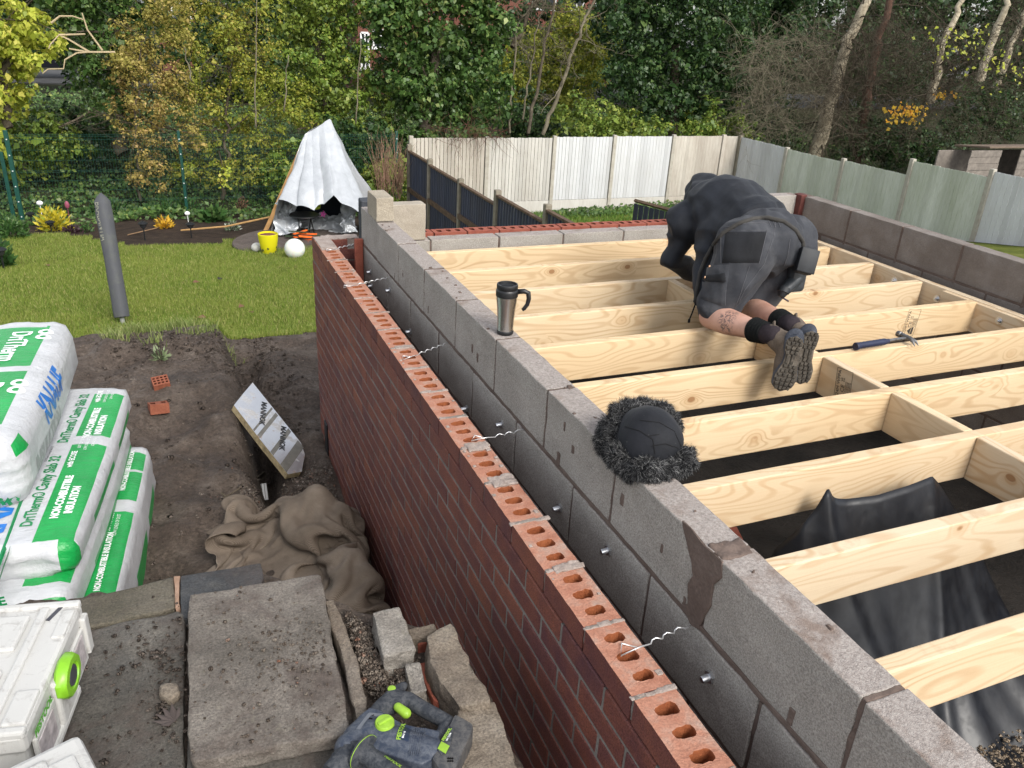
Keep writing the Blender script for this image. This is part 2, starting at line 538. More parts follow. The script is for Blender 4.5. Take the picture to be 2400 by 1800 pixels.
rear = empty("brick_wall", (2, -.05, -1.6), "red brick rear wall with open holed bricks, running left to right behind the pine joists", "brick wall")
bk = MB()
for c in range(22):
    z1 = -.075 * c + .012
    x = .31 + (0 if c % 2 == 0 else .1125)
    if c: bk.box(((x - .005 + .1025) / 2, -.05125, z1 - .0325), (x - .005 - .1025 - .004, .1025, .065), r=.004)
    while x < 4.0:
        if c == 0: holed_brick(bk, x + .1075, -.05125, z1 - .012 * (1 if x < .5 else 0), along_y=False, mats=(3, 3, 4))
        else: bk.box((x + .1075, -.05125, z1 - .0325), (.215, .1025, .065), r=.004)
        x += .225
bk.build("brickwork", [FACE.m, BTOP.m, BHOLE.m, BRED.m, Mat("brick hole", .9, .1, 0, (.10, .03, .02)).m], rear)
mo = MB(); mo.box((2.05, -.052, -.86), (3.89, .09, 1.60), r=.001)
mo.build("mortar", [MORT.m], rear)


# ================================================================== BLOCK WALLS
def block(mb, x0, x1, y0, y1, z0, z1, seed, res=.02, amp=.0013, m=0):
    mb.box(((x0 + x1) / 2, (y0 + y1) / 2, (z0 + z1) / 2), (x1 - x0, y1 - y0, z1 - z0), r=.004, res=res, amp=amp, seed=seed, m=m)


left = empty("block_wall", (.3, -2.6, -1.6), "grey concrete block inner wall between the red brick side wall and the pine joists", "block wall")
bl = MB(); sd_ = 0
for c in range(8):
    zt = .228 - .22 * c - (.004 if c else 0); zb = zt - .207
    off = 0 if c % 2 == 0 else .225
    y = -.642 + off
    edges = [(-.245, y)] if y < -.3 else []
    while y > -6:
        edges.append((y, y - .45)); y -= .45
    for a, b in edges:
        sd_ += 1
        a2 = a - .006; b2 = b + .006
        block(bl, .253 + RND.uniform(-.002, .002), .353, b2, a2, zb, zt + RND.uniform(-.002, .002), sd_, .022 if c < 2 else .1, .0016 if c < 2 else 0)
bl.build("blockwork", [BLOCKT.m], left)
mo = MB()
mo.box((.303, -3.1, -.70), (.090, 5.70, 1.82), r=.002, res=.09, amp=.0)
for k in range(13):       # upper perpends, flush with the top bed
    mo.box((.303, -.642 - .45 * k, .12), (.096, .014, .213), r=.003, res=.012, amp=.0022, seed=k)
for c in (1, 2):
    z = .228 - .22 * c + .006
    for k in range(14):
        mo.box((.2995, -.42 - .42 * k, z), (.0935, .46, .018), r=.004, res=.02, amp=.0028, seed=40 + k + c * 20)
for c in (1,):
    for k in range(13):
        mo.box((.302, -.417 - .45 * k, -.1), (.0945, .013, .2), r=.003, res=.015, amp=.002, seed=70 + k)
mo.build("mortar", [MORTB.m], left)
sm = MB()       # wet mortar dragged down the face at one perpend, thin smears on top
yz = []
yz_ = [(-3.30, .215, .05), (-3.315, .17, .075), (-3.33, .12, .10), (-3.345, .07, .085), (-3.36, .02, .07), (-3.375, -.01, .05)]
for i, (y, z, w) in enumerate(yz):
    sm.box((.2515, y, z), (.007, w, .062), r=.003, res=.008, amp=.0035, seed=i + 3)
sm.box((.30, -3.79, .226), (.085, .06, .010), r=.004, res=.008, amp=.004, seed=9)
for k in range(22):
    sm.box((RND.uniform(.26, .346), RND.uniform(-4.3, -.7), .229), (RND.uniform(.004, .015), RND.uniform(.004, .02), .005), r=.001, res=.005, amp=.002, seed=k)
for k in range(12):
    sm.box((.2525, RND.uniform(-4.2, -.8), RND.uniform(.03, .2)), (.005, RND.uniform(.006, .02), RND.uniform(.02, .05)), r=.002, res=.006, amp=.002, seed=k)
sm.build("mortar_smear", [MORTB.m], left, smooth=True)
for (y, z) in ((-.491, -.096), (-.517, -.173), (-.929, -.068), (-1.326, -.156), (-2.168, -.182), (-2.547, -.066), (-3.051, -.114), (-3.363, -.06), (-3.859, -.073)):
    b = MB(); b.lathe([(.009, 0), (.009, .02), (.0075, .024)], (.25, y, z), 12, axis=(-1, 0, -.1))
    b.lathe([(.016, 0), (.016, .008)], (.252, y, z), 6, axis=(-1, 0, 0)); b.build("bolt_end", [STEEL], left, smooth='auto')
dp = MB(); dp.box((.225, -.30, -.45), (.05, .03, 1.0), r=.004, res=.05, amp=.002, seed=2)
dp.build("cavity_closer", [BRED.m], left)

sq = [(1330, 310), (1350, 430), (1380, 560), (1420, 700), (1445, 880), (1395, 960), (1390, 1170), (1335, 1190), (1420, 1390), (1500, 1440), (1545, 1310), (1620, 1190), (1650, 965), (1735, 900), (1750, 730), (1690, 670), (1570, 570), (1440, 410)]
SMQ = [at(1300 + x / 4.424, 1150 + y / 4.424, x=.2525) for x, y in sq]

rb = empty("block_wall", (2, -.28, -1.6), "low grey block inner wall behind the rearmost pine joist", "block wall")
bl = MB(); mo = MB()
for c in range(7):
    zt = .03 - .22 * c; x = .362 + (.30 if c % 2 == 0 else .075); pv = .362
    while pv < 3.44:
        sd_ += 1
        block(bl, pv + .006, min(x, 3.45) - .006, -.33, -.23, zt - .21, zt, sd_, .03 if c == 0 else .1, .0014 if c == 0 else 0)
        pv = x; x += .45
block(bl, 2.55, 2.99, -.33, -.23, .04, .228, 903, .03, .0014); block(bl, 3.0, 3.44, -.33, -.23, .04, .228, 904, .03, .0014)
mo.box((1.91, -.28, -.66), (3.08, .09, 1.36), r=.002); mo.box((2.995, -.28, .03), (.88, .092, .03), r=.003, res=.02, amp=.002)
bl.build("blockwork", [BLOCKT.m], rb); mo.build("mortar", [MORTB.m], rb)

rw = empty("block_wall", (3.5, -3, -1.6), "brownish block wall with three full blocks in view, right behind the bolted rim beam", "block wall")
bl = MB(); mo = MB()
for c in range(5):
    zt = .228 - .225 * c; y = -.379 if c % 2 == 0 else -.604
    while y > -6:
        sd_ += 1
        block(bl, 3.457, 3.557, y - .444, y - .006, zt - .212, zt, sd_, .03 if c < 2 else .1, .0014 if c < 2 else 0, 0); y -= .45
mo.box((3.508, -3.0, -.335), (.096, 5.5, 1.12), r=.003, res=.08, amp=.002)
for k in range(12): mo.box((3.506, -.379 - .45 * k, .11), (.101, .016, .23), r=.003, res=.012, amp=.003, seed=k)
mo.box((3.506, -3, .0095), (.0965, 5.2, .016), r=.003, res=.03, amp=.002)
bl.build("blockwork", [speck("brown concrete block", [(.3, (.165, .14, .122)), (.5, (.20, .172, .152)), (.7, (.25, .225, .205))], 6, 240, .93, .2, .004, .003, .6).m], rw)  # darker, browner block tone than on the other block walls
mo.build("mortar", [MORTB.m], rw)
cc = MB(); cc.box((3.445, -.345, .04), (.05, .075, .40), r=.004, res=.04, amp=.003)
cc.build("cavity_closer", [plain("red brown timber", (.10, .03, .024), .7, .3, 0, .3, 14).m], rw)
# loose blocks
lb = MB(); x1 = at(998, 520, y=-.33).x
block(lb, .362, x1, -.33, -.23, .034, .25, 77, .02, .0015)
tag(lb.build("concrete_block", [speck("pale concrete block", [(.3, (.33, .29, .235)), (.7, (.42, .375, .31))], 6, 230, .93, .22, .004, .003, .6).m]), "large pale concrete block standing on the low rear wall, at the left corner", "block")
cb = MB(); block(cb, .253, .350, -.642, -.43, .232, .362, 78, .014, .0015)
tag(cb.build("concrete_block", [speck("coarse concrete block", [(.3, (.31, .27, .21)), (.7, (.42, .37, .29))], 7, 190, .95, .22, .005, .004, .75).m]), "short coarse grey block laid on top of the block wall's far end", "block")
pk = at(850, 470, y=.25)
db = MB(); db.box((pk.x + .03, .25, pk.z - .25), (.10, .1, .52), r=.01, res=.03, amp=.003)
tag(db.build("scaffold_board_end", [plain("dark slate", (.05, .055, .065), .7, .3).m]), "dark slate coloured board end behind the blocks at the wall corner", "board")


# ================================================================== FLOOR TIMBERS
def timber(name, L, x, y, z, rot, label, cat, group, T=.047, H=.175, seed=0):
    V, F = rough_box((L, T, H), .0045, .12, 0)
    V = V + np.stack([0 * V[:, 0], fbm(np.stack([V[:, 0] * 1.3, V[:, 1] * 0 + seed, V[:, 2] * 0], 1), 2, seed) * .0015, 0 * V[:, 0]], 1)
    o = put(name, mesh(name, V, F, [WOOD.m], None, False), None, (x, y, z), (0, 0, rot))
    return tag(o, label, cat, group)


YR = [-.435, -.83, -1.22, -1.605, -1.985, -2.40, -2.79, -3.19, -3.593, -3.992, -4.39]
JL = ["pine joist tight behind the low rear block wall, farthest of the row", "pine joist second from the rear block wall", "pine joist third from the rear wall, met by the farthest noggin",
      "pine joist behind the kneeling man, passing the top of the steel mug", "pine joist under the kneeling man's knees", "pine joist with the man's boots hanging over it and the hammer lying on it",
      "pine joist just behind the furry hat, in front of the boots", "pine joist in front of the hat, behind the black plastic sheet", "pine joist crossing in front of the black plastic peaks",
      "nearest pine joist, with an amber waney edge, at the lower right", None]
JO = []
for k, y in enumerate(YR[:10]):
    JO.append(timber("floor_joist", 2.945, .36 + 1.4725, y - .0235, -.008 - .0875, 0, JL[k], "floor joist", "pine floor joists", seed=k))
NG = [(1.79, 2, "short pine noggin left of the man's forearms, farthest of the cross pieces"), (1.80, 3, "pine noggin beneath the kneeling man's thighs"), (1.83, 4, "pine noggin behind the man's boots, mostly hidden"),
      (1.855, 5, "stamped pine noggin right beside the man's boots"), (1.862, 6, "pine noggin in the middle of the line, between boots and plastic sheet"), (1.868, 7, "pine noggin nearest the camera, right of the black plastic peaks")]
NO = []
for x, k, lb_ in NG:
    y0, y1 = YR[k] - .047, YR[k + 1]
    NO.append(timber("noggin", y0 - y1 - .002, x, (y0 + y1) / 2, -.009 - .0875, rad(90), lb_, "noggin", "pine noggins between the joists", seed=20 + k))
rim = empty("rim_beam", (3.34, -3, -.19), "pine rim beam bolted along the right block wall, joist ends butt it", "beam")
b = MB(); V, F = rough_box((5.3, .047, .175), .0045, .12, 0); b.add(V, F)
o = b.build("beam", [WOOD.m], rim); o.matrix_parent_inverse = Matrix.Identity(4); o.location = (.01, 0, .0945); o.rotation_euler = (0, 0, rad(90))
b = MB(); V, F = rough_box((4.2, .03, .168), .004, .12, 0); b.add(V, F)
o = b.build("packer_board", [WOOD.m], rim); o.matrix_parent_inverse = Matrix.Identity(4); o.location = (-.0285, -.90, .092); o.rotation_euler = (0, 0, rad(90))
for (y, z) in ((-1.455, -.06), (-1.78, -.07), (-2.19, -.06), (-2.62, -.06)):
    b = MB(); b.lathe([(.021, 0), (.021, .003), (.013, .003), (.013, .012)], (3.296, y, z), 14, axis=(-1, 0, 0)); b.lathe([(.007, 0), (.007, .022)], (3.296, y, z), 8, axis=(-1, 0, 0))
    b.build("bolt", [STEEL], rim, smooth='auto')


def stamp(par, M):
    """grade stamp: C24M WPPA, CE UKCA"""
    b = MB()
    for s, size, x, y in (("C24M WPPA", .024, .012, .030), ("CE", .028, .0, .004), ("UK", .013, .04, .012), ("CA", .013, .04, .0)):
        V, F = text_mesh(s, size, .0002); b.add(xform(V + np.array((x, y, 0)), M), F)
    for k in range(4):
        V, F = text_mesh("lorem ipsum nil"[:14].replace("lorem ipsum nil"[:14], "00 000 0000 000"), .007, .0002); b.add(xform(V + np.array((.012, -.012 - .008 * k, 0)), M), F)
    t = [(-.055, -.012), (-.035, .012), (-.015, -.012)]
    b.prism(t, 0, .0004, M); b.prism([(-.055, -.03), (-.015, -.03), (-.015, -.016), (-.055, -.016)], 0, .0004, M)
    for a, c in (((-.066, -.044), (.086, -.0425)), ((-.066, .0445), (.086, .046)), ((-.066, -.044), (-.0645, .046)), ((.0845, -.044), (.086, .046))):
        b.prism([a, (c[0], a[1]), c, (a[0], c[1])], 0, .0004, M)
    b.build("grade_stamp", [INK], par)


stamp(NO[3], frame((1.8305, -2.60, -.098), (0, .12, 1), (0, 1, -.12)))
stamp(JO[4], frame((2.83, -1.985 - .0478, -.098), (.08, 0, 1), (-1, 0, .08)))

# wall ties
for k, (u, v, ub, vb, lab) in enumerate(((765, 588, 845, 577, "twisted wire wall tie at the far corner of the cavity"), (805, 674, 915, 660, "twisted wire wall tie above the two close bolt ends"), (945, 843, 1050, 806, "twisted wire wall tie reaching under the steel mug"),
                                    (1105, 1033, 1228, 1012, "twisted wire wall tie left of the furry hat"), (1455, 1537, 1622, 1467, "nearest twisted wire wall tie, its triangle loop over a brick hole"))):
    p0 = at(u, v, z=.006); p1 = at(ub, vb, x=.256)
    p1.z = .002; d = (p1 - p0); Ln = d.length; d.normalize(); s = Vector((d.y, -d.x, 0))
    pts = [p0 + d * .055 - Vector((0, 0, .004)) - s * .004, p0 + d * .028 - s * .030, p0, p0 + d * .06]
    t = .09
    while t < Ln - .02:
        pts.append(p0 + d * t + s * (.005 * math.sin(t * 170)) + Vector((0, 0, .004 * math.cos(t * 170)))); t += .009
    pts.append(p1 + d * .03)
    b = MB(); b.tube(pts, .0019, 8)
    o = b.build("wall_tie", [Mat("bright wire", .3, .6, .7, (.8, .8, .8)).m], None, smooth=True)
    tag(o, lab, "wall tie", "wire ties across the cavity")
# ================================================================== GROUND
def sstep(a, b, x): t = np.clip((x - a) / (b - a), 0, 1); return t * t * (3 - 2 * t)


YL = [-9, -3, 0, 1.2, 1.75, 2.2, 2.7, 3.4, 5, 8.2, 9.5, 14, 16, 18, 21, 26, 33, 40, 400]
ZL = [-1.25, -1.25, -1.2, -1.16, -1.2, -1.36, -1.62, -1.86, -2.06, -2.45, -2.6, -3.0, -2.75, -2.2, -1.75, -1.7, -2.4, -2.6, -2.6]
ZR = [-1.45, -1.45, -1.47, -1.45, -1.45, -1.52, -1.68, -1.87, -2.06, -2.45, -2.6, -3.05, -2.85, -2.5, -2.2, -2.1, -2.5, -2.6, -2.6]


def ground(x, y, fine=True):
    x = np.asarray(x, float); y = np.asarray(y, float)
    zl = np.interp(y, YL, ZL); zr = np.interp(y, YL, ZR)
    xt = -.46 + .05 * np.sin(y * 2.3 + .6)
    z = zl + (zr - zl) * sstep(xt - .05, xt + .08, x)
    far = sstep(2.0, 6.0, x) * sstep(3, 9, y); z = z - .25 * far * (1 - sstep(14, 18, y))
    win = sstep(-.75, -.35, y) * (1 - sstep(.9, 1.35, y))
    z = z - .55 * win * np.exp(-((x - xt - .035) / .095) ** 2) * (.75 + .35 * np.sin(y * 5 + 1)) - .10 * sstep(1.0, 1.35, y) * (1 - sstep(1.75, 2.0, y)) * np.exp(-((x + .36) / .12) ** 2)
    z = z + .10 * np.exp(-((x + .05) / .14) ** 2) * sstep(-1.2, -.4, y) * (1 - sstep(-.2, .3, y))
    if fine:
        P = np.stack([x, y, x * 0], -1).reshape(-1, 3)
        soil = (1 - sstep(1.9, 2.5, y)) * sstep(-4, -3, y)
        n = fbm(P * 2.1, 3, 3).reshape(x.shape) * .06 + fbm(P * 6, 3, 8).reshape(x.shape) * .034 + np.abs(fbm(P * 15, 3, 11).reshape(x.shape)) * .018
        z = z + n * soil + (1 - soil) * fbm(P * .8, 2, 5).reshape(x.shape) * .03
    return z


def onground(u, v):
    lo, hi = 1.0, 60.
    k = AX[0] * ((u - 1200) / FPX) + AX[1] * ((v - 900) / FPX) + AX[2]; c = Vector(CAMP)
    t = 1.0
    while t < 60:
        p = c + k * t
        if p.z < float(ground(p.x, p.y, False)): break
        t += .02
    return c + k * t


def soil_mat():
    m = Mat("damp soil", .82, .35); co = m.co()
    a = m.ramp(m.noise(3.2, 8, .72, co), [(.30, (.062, .045, .035)), (.5, (.125, .095, .075)), (.66, (.205, .165, .135)), (.8, (.28, .23, .195))])
    g = m.ramp(m.noise(45, 5, .7, co), [(.3, .45), (.7, 1.35)])
    c = m.mix(.85, a, m.mix(1., a, g, 'MULTIPLY'))
    st = m.ramp(m.vor(70, co), [(.10, 1), (.16, 0)]); sel = m.ramp(m.noise(17, 3, .6, co), [(.56, 0), (.62, 1)])
    c = m.mix(m.math('MULTIPLY', st, sel), c, (.30, .26, .22))
    m.color(c); m.roughness(m.ramp(m.noise(3, 4, .6, co), [(.35, .55), (.65, .95)]))
    m.bump(m.noise(16, 6, .75, co), .045, 1.); m.bump(m.noise(110, 4, .75, co), .010, 1)
    return m.m


SOIL = soil_mat()
m = Mat("lawn earth", .95, .1); m.color(m.ramp(m.noise(1.4, 5, .6), [(.3, (.09, .11, .025)), (.5, (.14, .165, .035)), (.7, (.20, .20, .055))])); m.bump(m.noise(70, 4, .7), .02)
LAWN = m.m
m = Mat("bed soil", .92, .2); m.color(m.ramp(m.noise(5, 6, .7), [(.3, (.022, .016, .012)), (.6, (.055, .038, .028)), (.8, (.10, .07, .05))])); m.bump(m.noise(30, 5, .7), .03)
BED = m.m
m = Mat("wild earth", .95, .1); m.color(m.ramp(m.noise(1.2, 6, .7), [(.3, (.016, .018, .010)), (.6, (.04, .045, .02)), (.8, (.07, .055, .03))])); m.bump(m.noise(14, 5, .7), .05)
WILD = m.m

xs = np.unique(np.round(np.concatenate([np.arange(-80, -6, 4.), np.arange(-6, -2.2, .25), np.arange(-2.2, .051, .03), [.05], np.arange(.3, 6, .25), np.arange(6, 18, .6), np.arange(18, 90, 4.)]), 4))
ys = np.unique(np.round(np.concatenate([np.arange(-8, -3, .5), np.arange(-3, 2.9, .03), np.arange(2.9, 9.2, .1), np.arange(9.2, 30, .4), np.arange(30, 60, 2), np.arange(60, 400, 20)]), 4))
X, Y = np.meshgrid(xs, ys, indexing='ij'); Z = ground(X, Y)
NXG, NYG = X.shape
PV = np.stack([X.ravel(), Y.ravel(), Z.ravel()], 1); PF = grid_faces(NXG, NYG)
fc = PV[PF].mean(1); fx, fy = fc[:, 0], fc[:, 1]
NEAR = [(-6, 2.6), (-1.25, 2.55), (-.95, 2.35), (-.62, 2.15), (-.4, 2.2), (-.1, 2.55), (.4, 2.75), (5, 2.75)]
FARE = [(-6, 12), (-3.6, 11.3), (-3.14, 11.75), (-2.86, 11.8), (-1.76, 10.63), (-1.49, 10.05), (-.66, 9.8), (0, 10.1), (.5, 10.4), (5, 10.4)]
wob = .10 * fbm(fc * 3.2, 3, 9) + .05 * fbm(fc * 14, 2, 4)
nearb = np.interp(fx, *zip(*NEAR)) + wob; farb = np.interp(fx, *zip(*FARE)) + wob * .4
inside = (fx > .05) & (fx < 3.6) & (fy < -.02)
lawn = (fy > nearb) & (fy < farb) & (fx < 3.95) & (fx > -6) & ~inside
nlawn = (fx > 3.95) & (fx < 14) & (fy < 13.9) & (fy > -1) & ~inside
bed = (fy >= farb) & (fy < 13.9) & (fx < 3.95) & (fx > -6) & ~lawn
soil = (fy <= nearb) & (fx < 3.95) & (fx > -6) & ~inside
for nm, msk, mt in (("soil", soil, SOIL), ("lawn", lawn, LAWN), ("neighbour_lawn", nlawn, LAWN), ("flower_bed", bed, BED), ("ground", ~(soil | lawn | nlawn | bed | inside), WILD)):
    f = PF[msk]; u, inv = np.unique(f, return_inverse=True)
    tag(put(nm, mesh(nm, PV[u], inv.reshape(f.shape), mt, None, True)), kind="structure")

gx, gy = np.meshgrid(np.linspace(.3, 3.6, 80), np.linspace(-7, -.2, 150), indexing='ij')
P = np.stack([gx.ravel(), gy.ravel(), 0 * gx.ravel()], 1)
P[:, 2] = -.92 + fbm(P * 3, 4, 2) * .03
UF = Mat('dark oversite', .8, .25); UF.color(UF.ramp(UF.noise(3, 6, .7), [(.35, (.012, .011, .010)), (.7, (.035, .03, .026))])); UF.bump(UF.noise(30, 5, .7), .02)
tag(put("underfloor_soil", mesh("underfloor_soil", P, grid_faces(80, 150), UF.m, None, True)), kind="structure")

# --------------------------------------------------------- grass blades (uncountable)
def blades(name, pts, h0, h1, w, mat, lean=.5, seed=0, kind="stuff", label=None, cat=None):
    r = np.random.default_rng(seed); n = len(pts)
    a = r.uniform(0, 2 * np.pi, n); H = r.uniform(h0, h1, n); L = r.uniform(0, lean, n) * H; b = r.uniform(0, 2 * np.pi, n)
    W = w * r.uniform(.6, 1.3, n)
    dx, dy = np.cos(a) * W, np.sin(a) * W
    tx, ty = np.cos(b) * L, np.sin(b) * L
    P0 = pts - np.stack([dx, dy, 0 * dx], 1); P1 = pts + np.stack([dx, dy, 0 * dx], 1)
    M1 = pts + np.stack([dx * .7 + tx * .35, dy * .7 + ty * .35, H * .6], 1); M0 = pts + np.stack([-dx * .7 + tx * .35, -dy * .7 + ty * .35, H * .6], 1)
    T = pts + np.stack([tx, ty, H], 1)
    V = np.concatenate([P0, P1, M1, M0, T]); i = np.arange(n)
    F = np.stack([i, i + n, i + 2 * n, i + 3 * n], 1)
    F2 = np.stack([i + 3 * n, i + 2 * n, i + 4 * n, i + 4 * n], 1)
    me = bpy.data.meshes.new(name)
    me.vertices.add(len(V)); me.vertices.foreach_set('co', V.astype(np.float32).ravel())
    tri = F2[:, :3]
    me.loops.add(n * 7); me.loops.foreach_set('vertex_index', np.concatenate([F.ravel(), tri.ravel()]).astype(np.int32))
    me.polygons.add(n * 2); me.polygons.foreach_set('loop_start', np.concatenate([np.arange(n) * 4, 4 * n + np.arange(n) * 3]).astype(np.int32))
    me.update(calc_edges=True); me.materials.append(mat)
    return tag(put(name, me), label, cat, None, kind)


def leafmat(name, stops, rough=.45, spec=.4, patch=None, trans=.25):
    m = Mat(name, rough, spec); c = m.ramp(m.isl(), stops)
    if patch:
        f = m.ramp(m.noise(patch[0], 4, .6), [(.4, 0), (.62, 1)]); c = m.mix(m.math('MULTIPLY', f, patch[2]), c, patch[1])
    m.color(c)
    if trans:
        tr = m.n('ShaderNodeBsdfTranslucent'); m.L.new(c, tr.inputs[0]); mx = m.n('ShaderNodeMixShader'); mx.inputs[0].default_value = trans
        m.L.new(m.b.outputs[0], mx.inputs[1]); m.L.new(tr.outputs[0], mx.inputs[2]); m.L.new(mx.outputs[0], m.N['Material Output'].inputs[0])
    return m.m


GRASS = leafmat("grass blades", [(0, (.10, .17, .022)), (.4, (.165, .25, .035)), (.75, (.25, .315, .06)), (.93, (.42, .40, .14)), (1, (.52, .44, .22))], .55, .25, (1.1, (.27, .30, .065), .45))
rg = np.random.default_rng(3)
LP, LFc = PV, PF[lawn]


def scatter(faces, n, rg, dens=None):
    A = PV[faces]; ar = np.linalg.norm(np.cross(A[:, 1] - A[:, 0], A[:, 3] - A[:, 0]), axis=1)
    if dens is not None: ar = ar * dens(A.mean(1))
    k = rg.choice(len(faces), n, p=ar / ar.sum()); s, t = rg.random(n)[:, None], rg.random(n)[:, None]
    Q = A[k]; return (Q[:, 0] * (1 - s) + Q[:, 1] * s) * (1 - t) + (Q[:, 3] * (1 - s) + Q[:, 2] * s) * t


P = scatter(LFc, 230000, rg, lambda c: np.exp(-np.maximum(c[:, 1] - 2, 0) * .10) * (c[:, 0] > -4.2) * (c[:, 0] < 1.8) + .02)
blades("lawn_grass", P, .022, .055, .0026, GRASS, .9, 1)
P = scatter(PF[nlawn], 26000, rg, lambda c: (c[:, 1] > 7) * (c[:, 0] > 4) * 1.)
blades("neighbour_grass", P, .05, .13, .008, leafmat("rank grass", [(0, (.06, .13, .02)), (.6, (.12, .22, .03)), (1, (.2, .28, .06))], .5, .3), .8, 2)
tu = []
for c, n, s in (((-1.18, 2.0), 420, .10), ((-1.0, 2.12), 420, .11), ((-1.12, 1.72), 260, .07), ((-.8, 2.2), 360, .1), ((-1.28, 1.55), 140, .05), ((-.62, 1.72), 70, .05), ((-.55, 1.55), 60, .06), ((-.45, 1.8), 50, .05), ((-.75, 1.5), 40, .05), ((-1.0, 1.35), 40, .05)):
    tu.append(np.array(c) + rg.normal(0, s, (n, 2)))
tu = np.concatenate(tu); tu = np.column_stack([tu, ground(tu[:, 0], tu[:, 1])])
blades("rough_grass", tu, .04, .11, .003, leafmat("rough grass", [(0, (.13, .19, .04)), (.6, (.22, .28, .08)), (1, (.36, .36, .16))], .55, .25), 1.2, 5)

tw_ = []
# clods, grit and pebbles (uncountable)
def lumps(name, P, s0, s1, mat, seed, flat=.6):
    r = np.random.default_rng(seed); n = len(P)
    o = np.array([(1, 0, 0), (-1, 0, 0), (0, 1, 0), (0, -1, 0), (0, 0, 1), (0, 0, -1)], float)
    b = np.concatenate([o, np.array([(a, b_, c) for a in (-1, 1) for b_ in (-1, 1) for c in (-1, 1)]) * .62])
    tri = np.array([(0, 13, 2), (0, 12, 2)])
    F = []
    for sx in (0, 1):
        for sy in (2, 3):
            for sz in (4, 5):
                cn = 6 + (4 if sx == 0 else 0) + (2 if sy == 2 else 0) + (1 if sz == 4 else 0)
                F += [(sx, sy, cn), (sy, sz, cn), (sz, sx, cn)]
    F = np.array(F); S = s0 * (s1 / s0) ** r.random(n) ** 2.2
    V = b[None] * (1 + r.normal(0, .11, (n, 14, 1))) * S[:, None, None] * np.stack([r.uniform(.7, 1.3, n), r.uniform(.7, 1.3, n), r.uniform(flat * .7, flat * 1.3, n)], 1)[:, None]
    a = r.uniform(0, 6.28, n); ca, sa = np.cos(a)[:, None], np.sin(a)[:, None]
    V = np.stack([V[..., 0] * ca - V[..., 1] * sa, V[..., 0] * sa + V[..., 1] * ca, V[..., 2]], -1) + P[:, None]
    Fa = (F[None] + (np.arange(n) * 14)[:, None, None]).reshape(-1, 3)
    return tag(put(name, mesh(name, V.reshape(-1, 3), Fa, mat, None, True)), kind="stuff")


m = Mat("clods", .9, .2); m.color(m.ramp(m.isl(), [(0, (.07, .055, .045)), (.6, (.125, .10, .083)), (.9, (.18, .148, .125)), (1, (.23, .195, .165))])); m.bump(m.noise(90, 4, .7), .006); CLOD = m.m
m = Mat("pebbles", .85, .25); m.color(m.ramp(m.isl(), [(0, (.12, .095, .078)), (.5, (.20, .165, .135)), (.85, (.29, .25, .21)), (.95, (.27, .14, .09)), (1, (.45, .41, .37))])); m.bump(m.noise(120, 3, .6), .003); PEB = m.m
SF = PF[soil & (fx > -1.9) & (fy > -2.6)]
lumps("soil_clods", scatter(SF, 6500, rg), .002, .020, CLOD, 1)
def bandpts(q, n, sx, sy, seed):
    r_2 = np.random.default_rng(seed); o = []
    for (x, y) in q: o.append(np.array((x, y)) + r_2.normal(0, (sx, sy), (n, 2)))
    o = np.concatenate(o); o = o[o[:, 0] < -.03]; return np.column_stack([o, ground(o[:, 0], o[:, 1]) + .004])
lumps("crest_clods", bandpts([(-1.15, 1.3), (-.95, 1.35), (-.75, 1.45), (-.6, 1.6), (-.5, 1.5), (-.45, 1.2), (-.42, .9), (-.2, 2.25), (-.08, 2.2), (-.12, 1.9), (-.1, 1.4), (-.62, 1.1), (-.3, -.55), (-.18, -.75), (-.45, -.85), (-.2, .3), (-.15, .9)], 150, .15, .14, 4), .003, .020, CLOD, 14, .6)
lumps("wall_grit", bandpts([(-.25, -.6), (-.4, -.8), (-.15, -.5), (-.5, -.95), (-.12, -.75)], 900, .09, .1, 5), .002, .009, PEB, 15, .8)
lumps("pebbles", scatter(SF, 4200, rg), .001, .008, PEB, 2)
# ================================================================== PATIO
def slab(name, pts, thick, mat, parent=None, res=.03, amp=.003, bev=.006, seed=0, smooth=True, curl=0):
    bm = bmesh.new(); vs = [bm.verts.new(p) for p in pts]; f = bm.faces.new(vs)
    if f.normal.z < 0: f.normal_flip()
    f.normal_update()
    if f.normal.z < 0: bmesh.ops.reverse_faces(bm, faces=[f])
    e = bmesh.ops.extrude_face_region(bm, geom=[f]); nv = [g for g in e['geom'] if isinstance(g, bmesh.types.BMVert)]
    bmesh.ops.translate(bm, verts=nv, vec=(0, 0, -thick)); bmesh.ops.recalc_face_normals(bm, faces=bm.faces[:])
    bmesh.ops.bevel(bm, geom=bm.edges[:], offset=bev, segments=2, affect='EDGES', profile=.6)
    bmesh.ops.triangulate(bm, faces=bm.faces[:])
    for _ in range(7):
        L = [x for x in bm.edges if x.calc_length() > res]
        if not L: break
        bmesh.ops.subdivide_edges(bm, edges=L, cuts=1); bmesh.ops.triangulate(bm, faces=bm.faces[:])
    bm.normal_update()
    P = np.array([v.co[:] for v in bm.verts]); N = np.array([v.normal[:] for v in bm.verts])
    d = fbm(P * 11 + seed * 3.1, 4, 20 + seed) * amp + fbm(P * 45 + seed, 3, 40 + seed) * amp * .45
    e = np.stack([fbm(P * 16 + seed + 9, 3, 60), fbm(P * 16 + seed + 50, 3, 61), 0 * d], 1) * amp * 1.2 * (1 - np.abs(N[:, 2:3]) * .8)
    P = P + N * d[:, None] + e
    for v, p in zip(bm.verts, P): v.co = p
    me = bpy.data.meshes.new(name); bm.to_mesh(me); bm.free(); me.materials.append(mat)
    if smooth: me.polygons.foreach_set('use_smooth', np.ones(len(me.polygons), bool))
    return put(name, me, parent)


def pz(z, *q): return [at(u, v, z=z) for u, v in q]


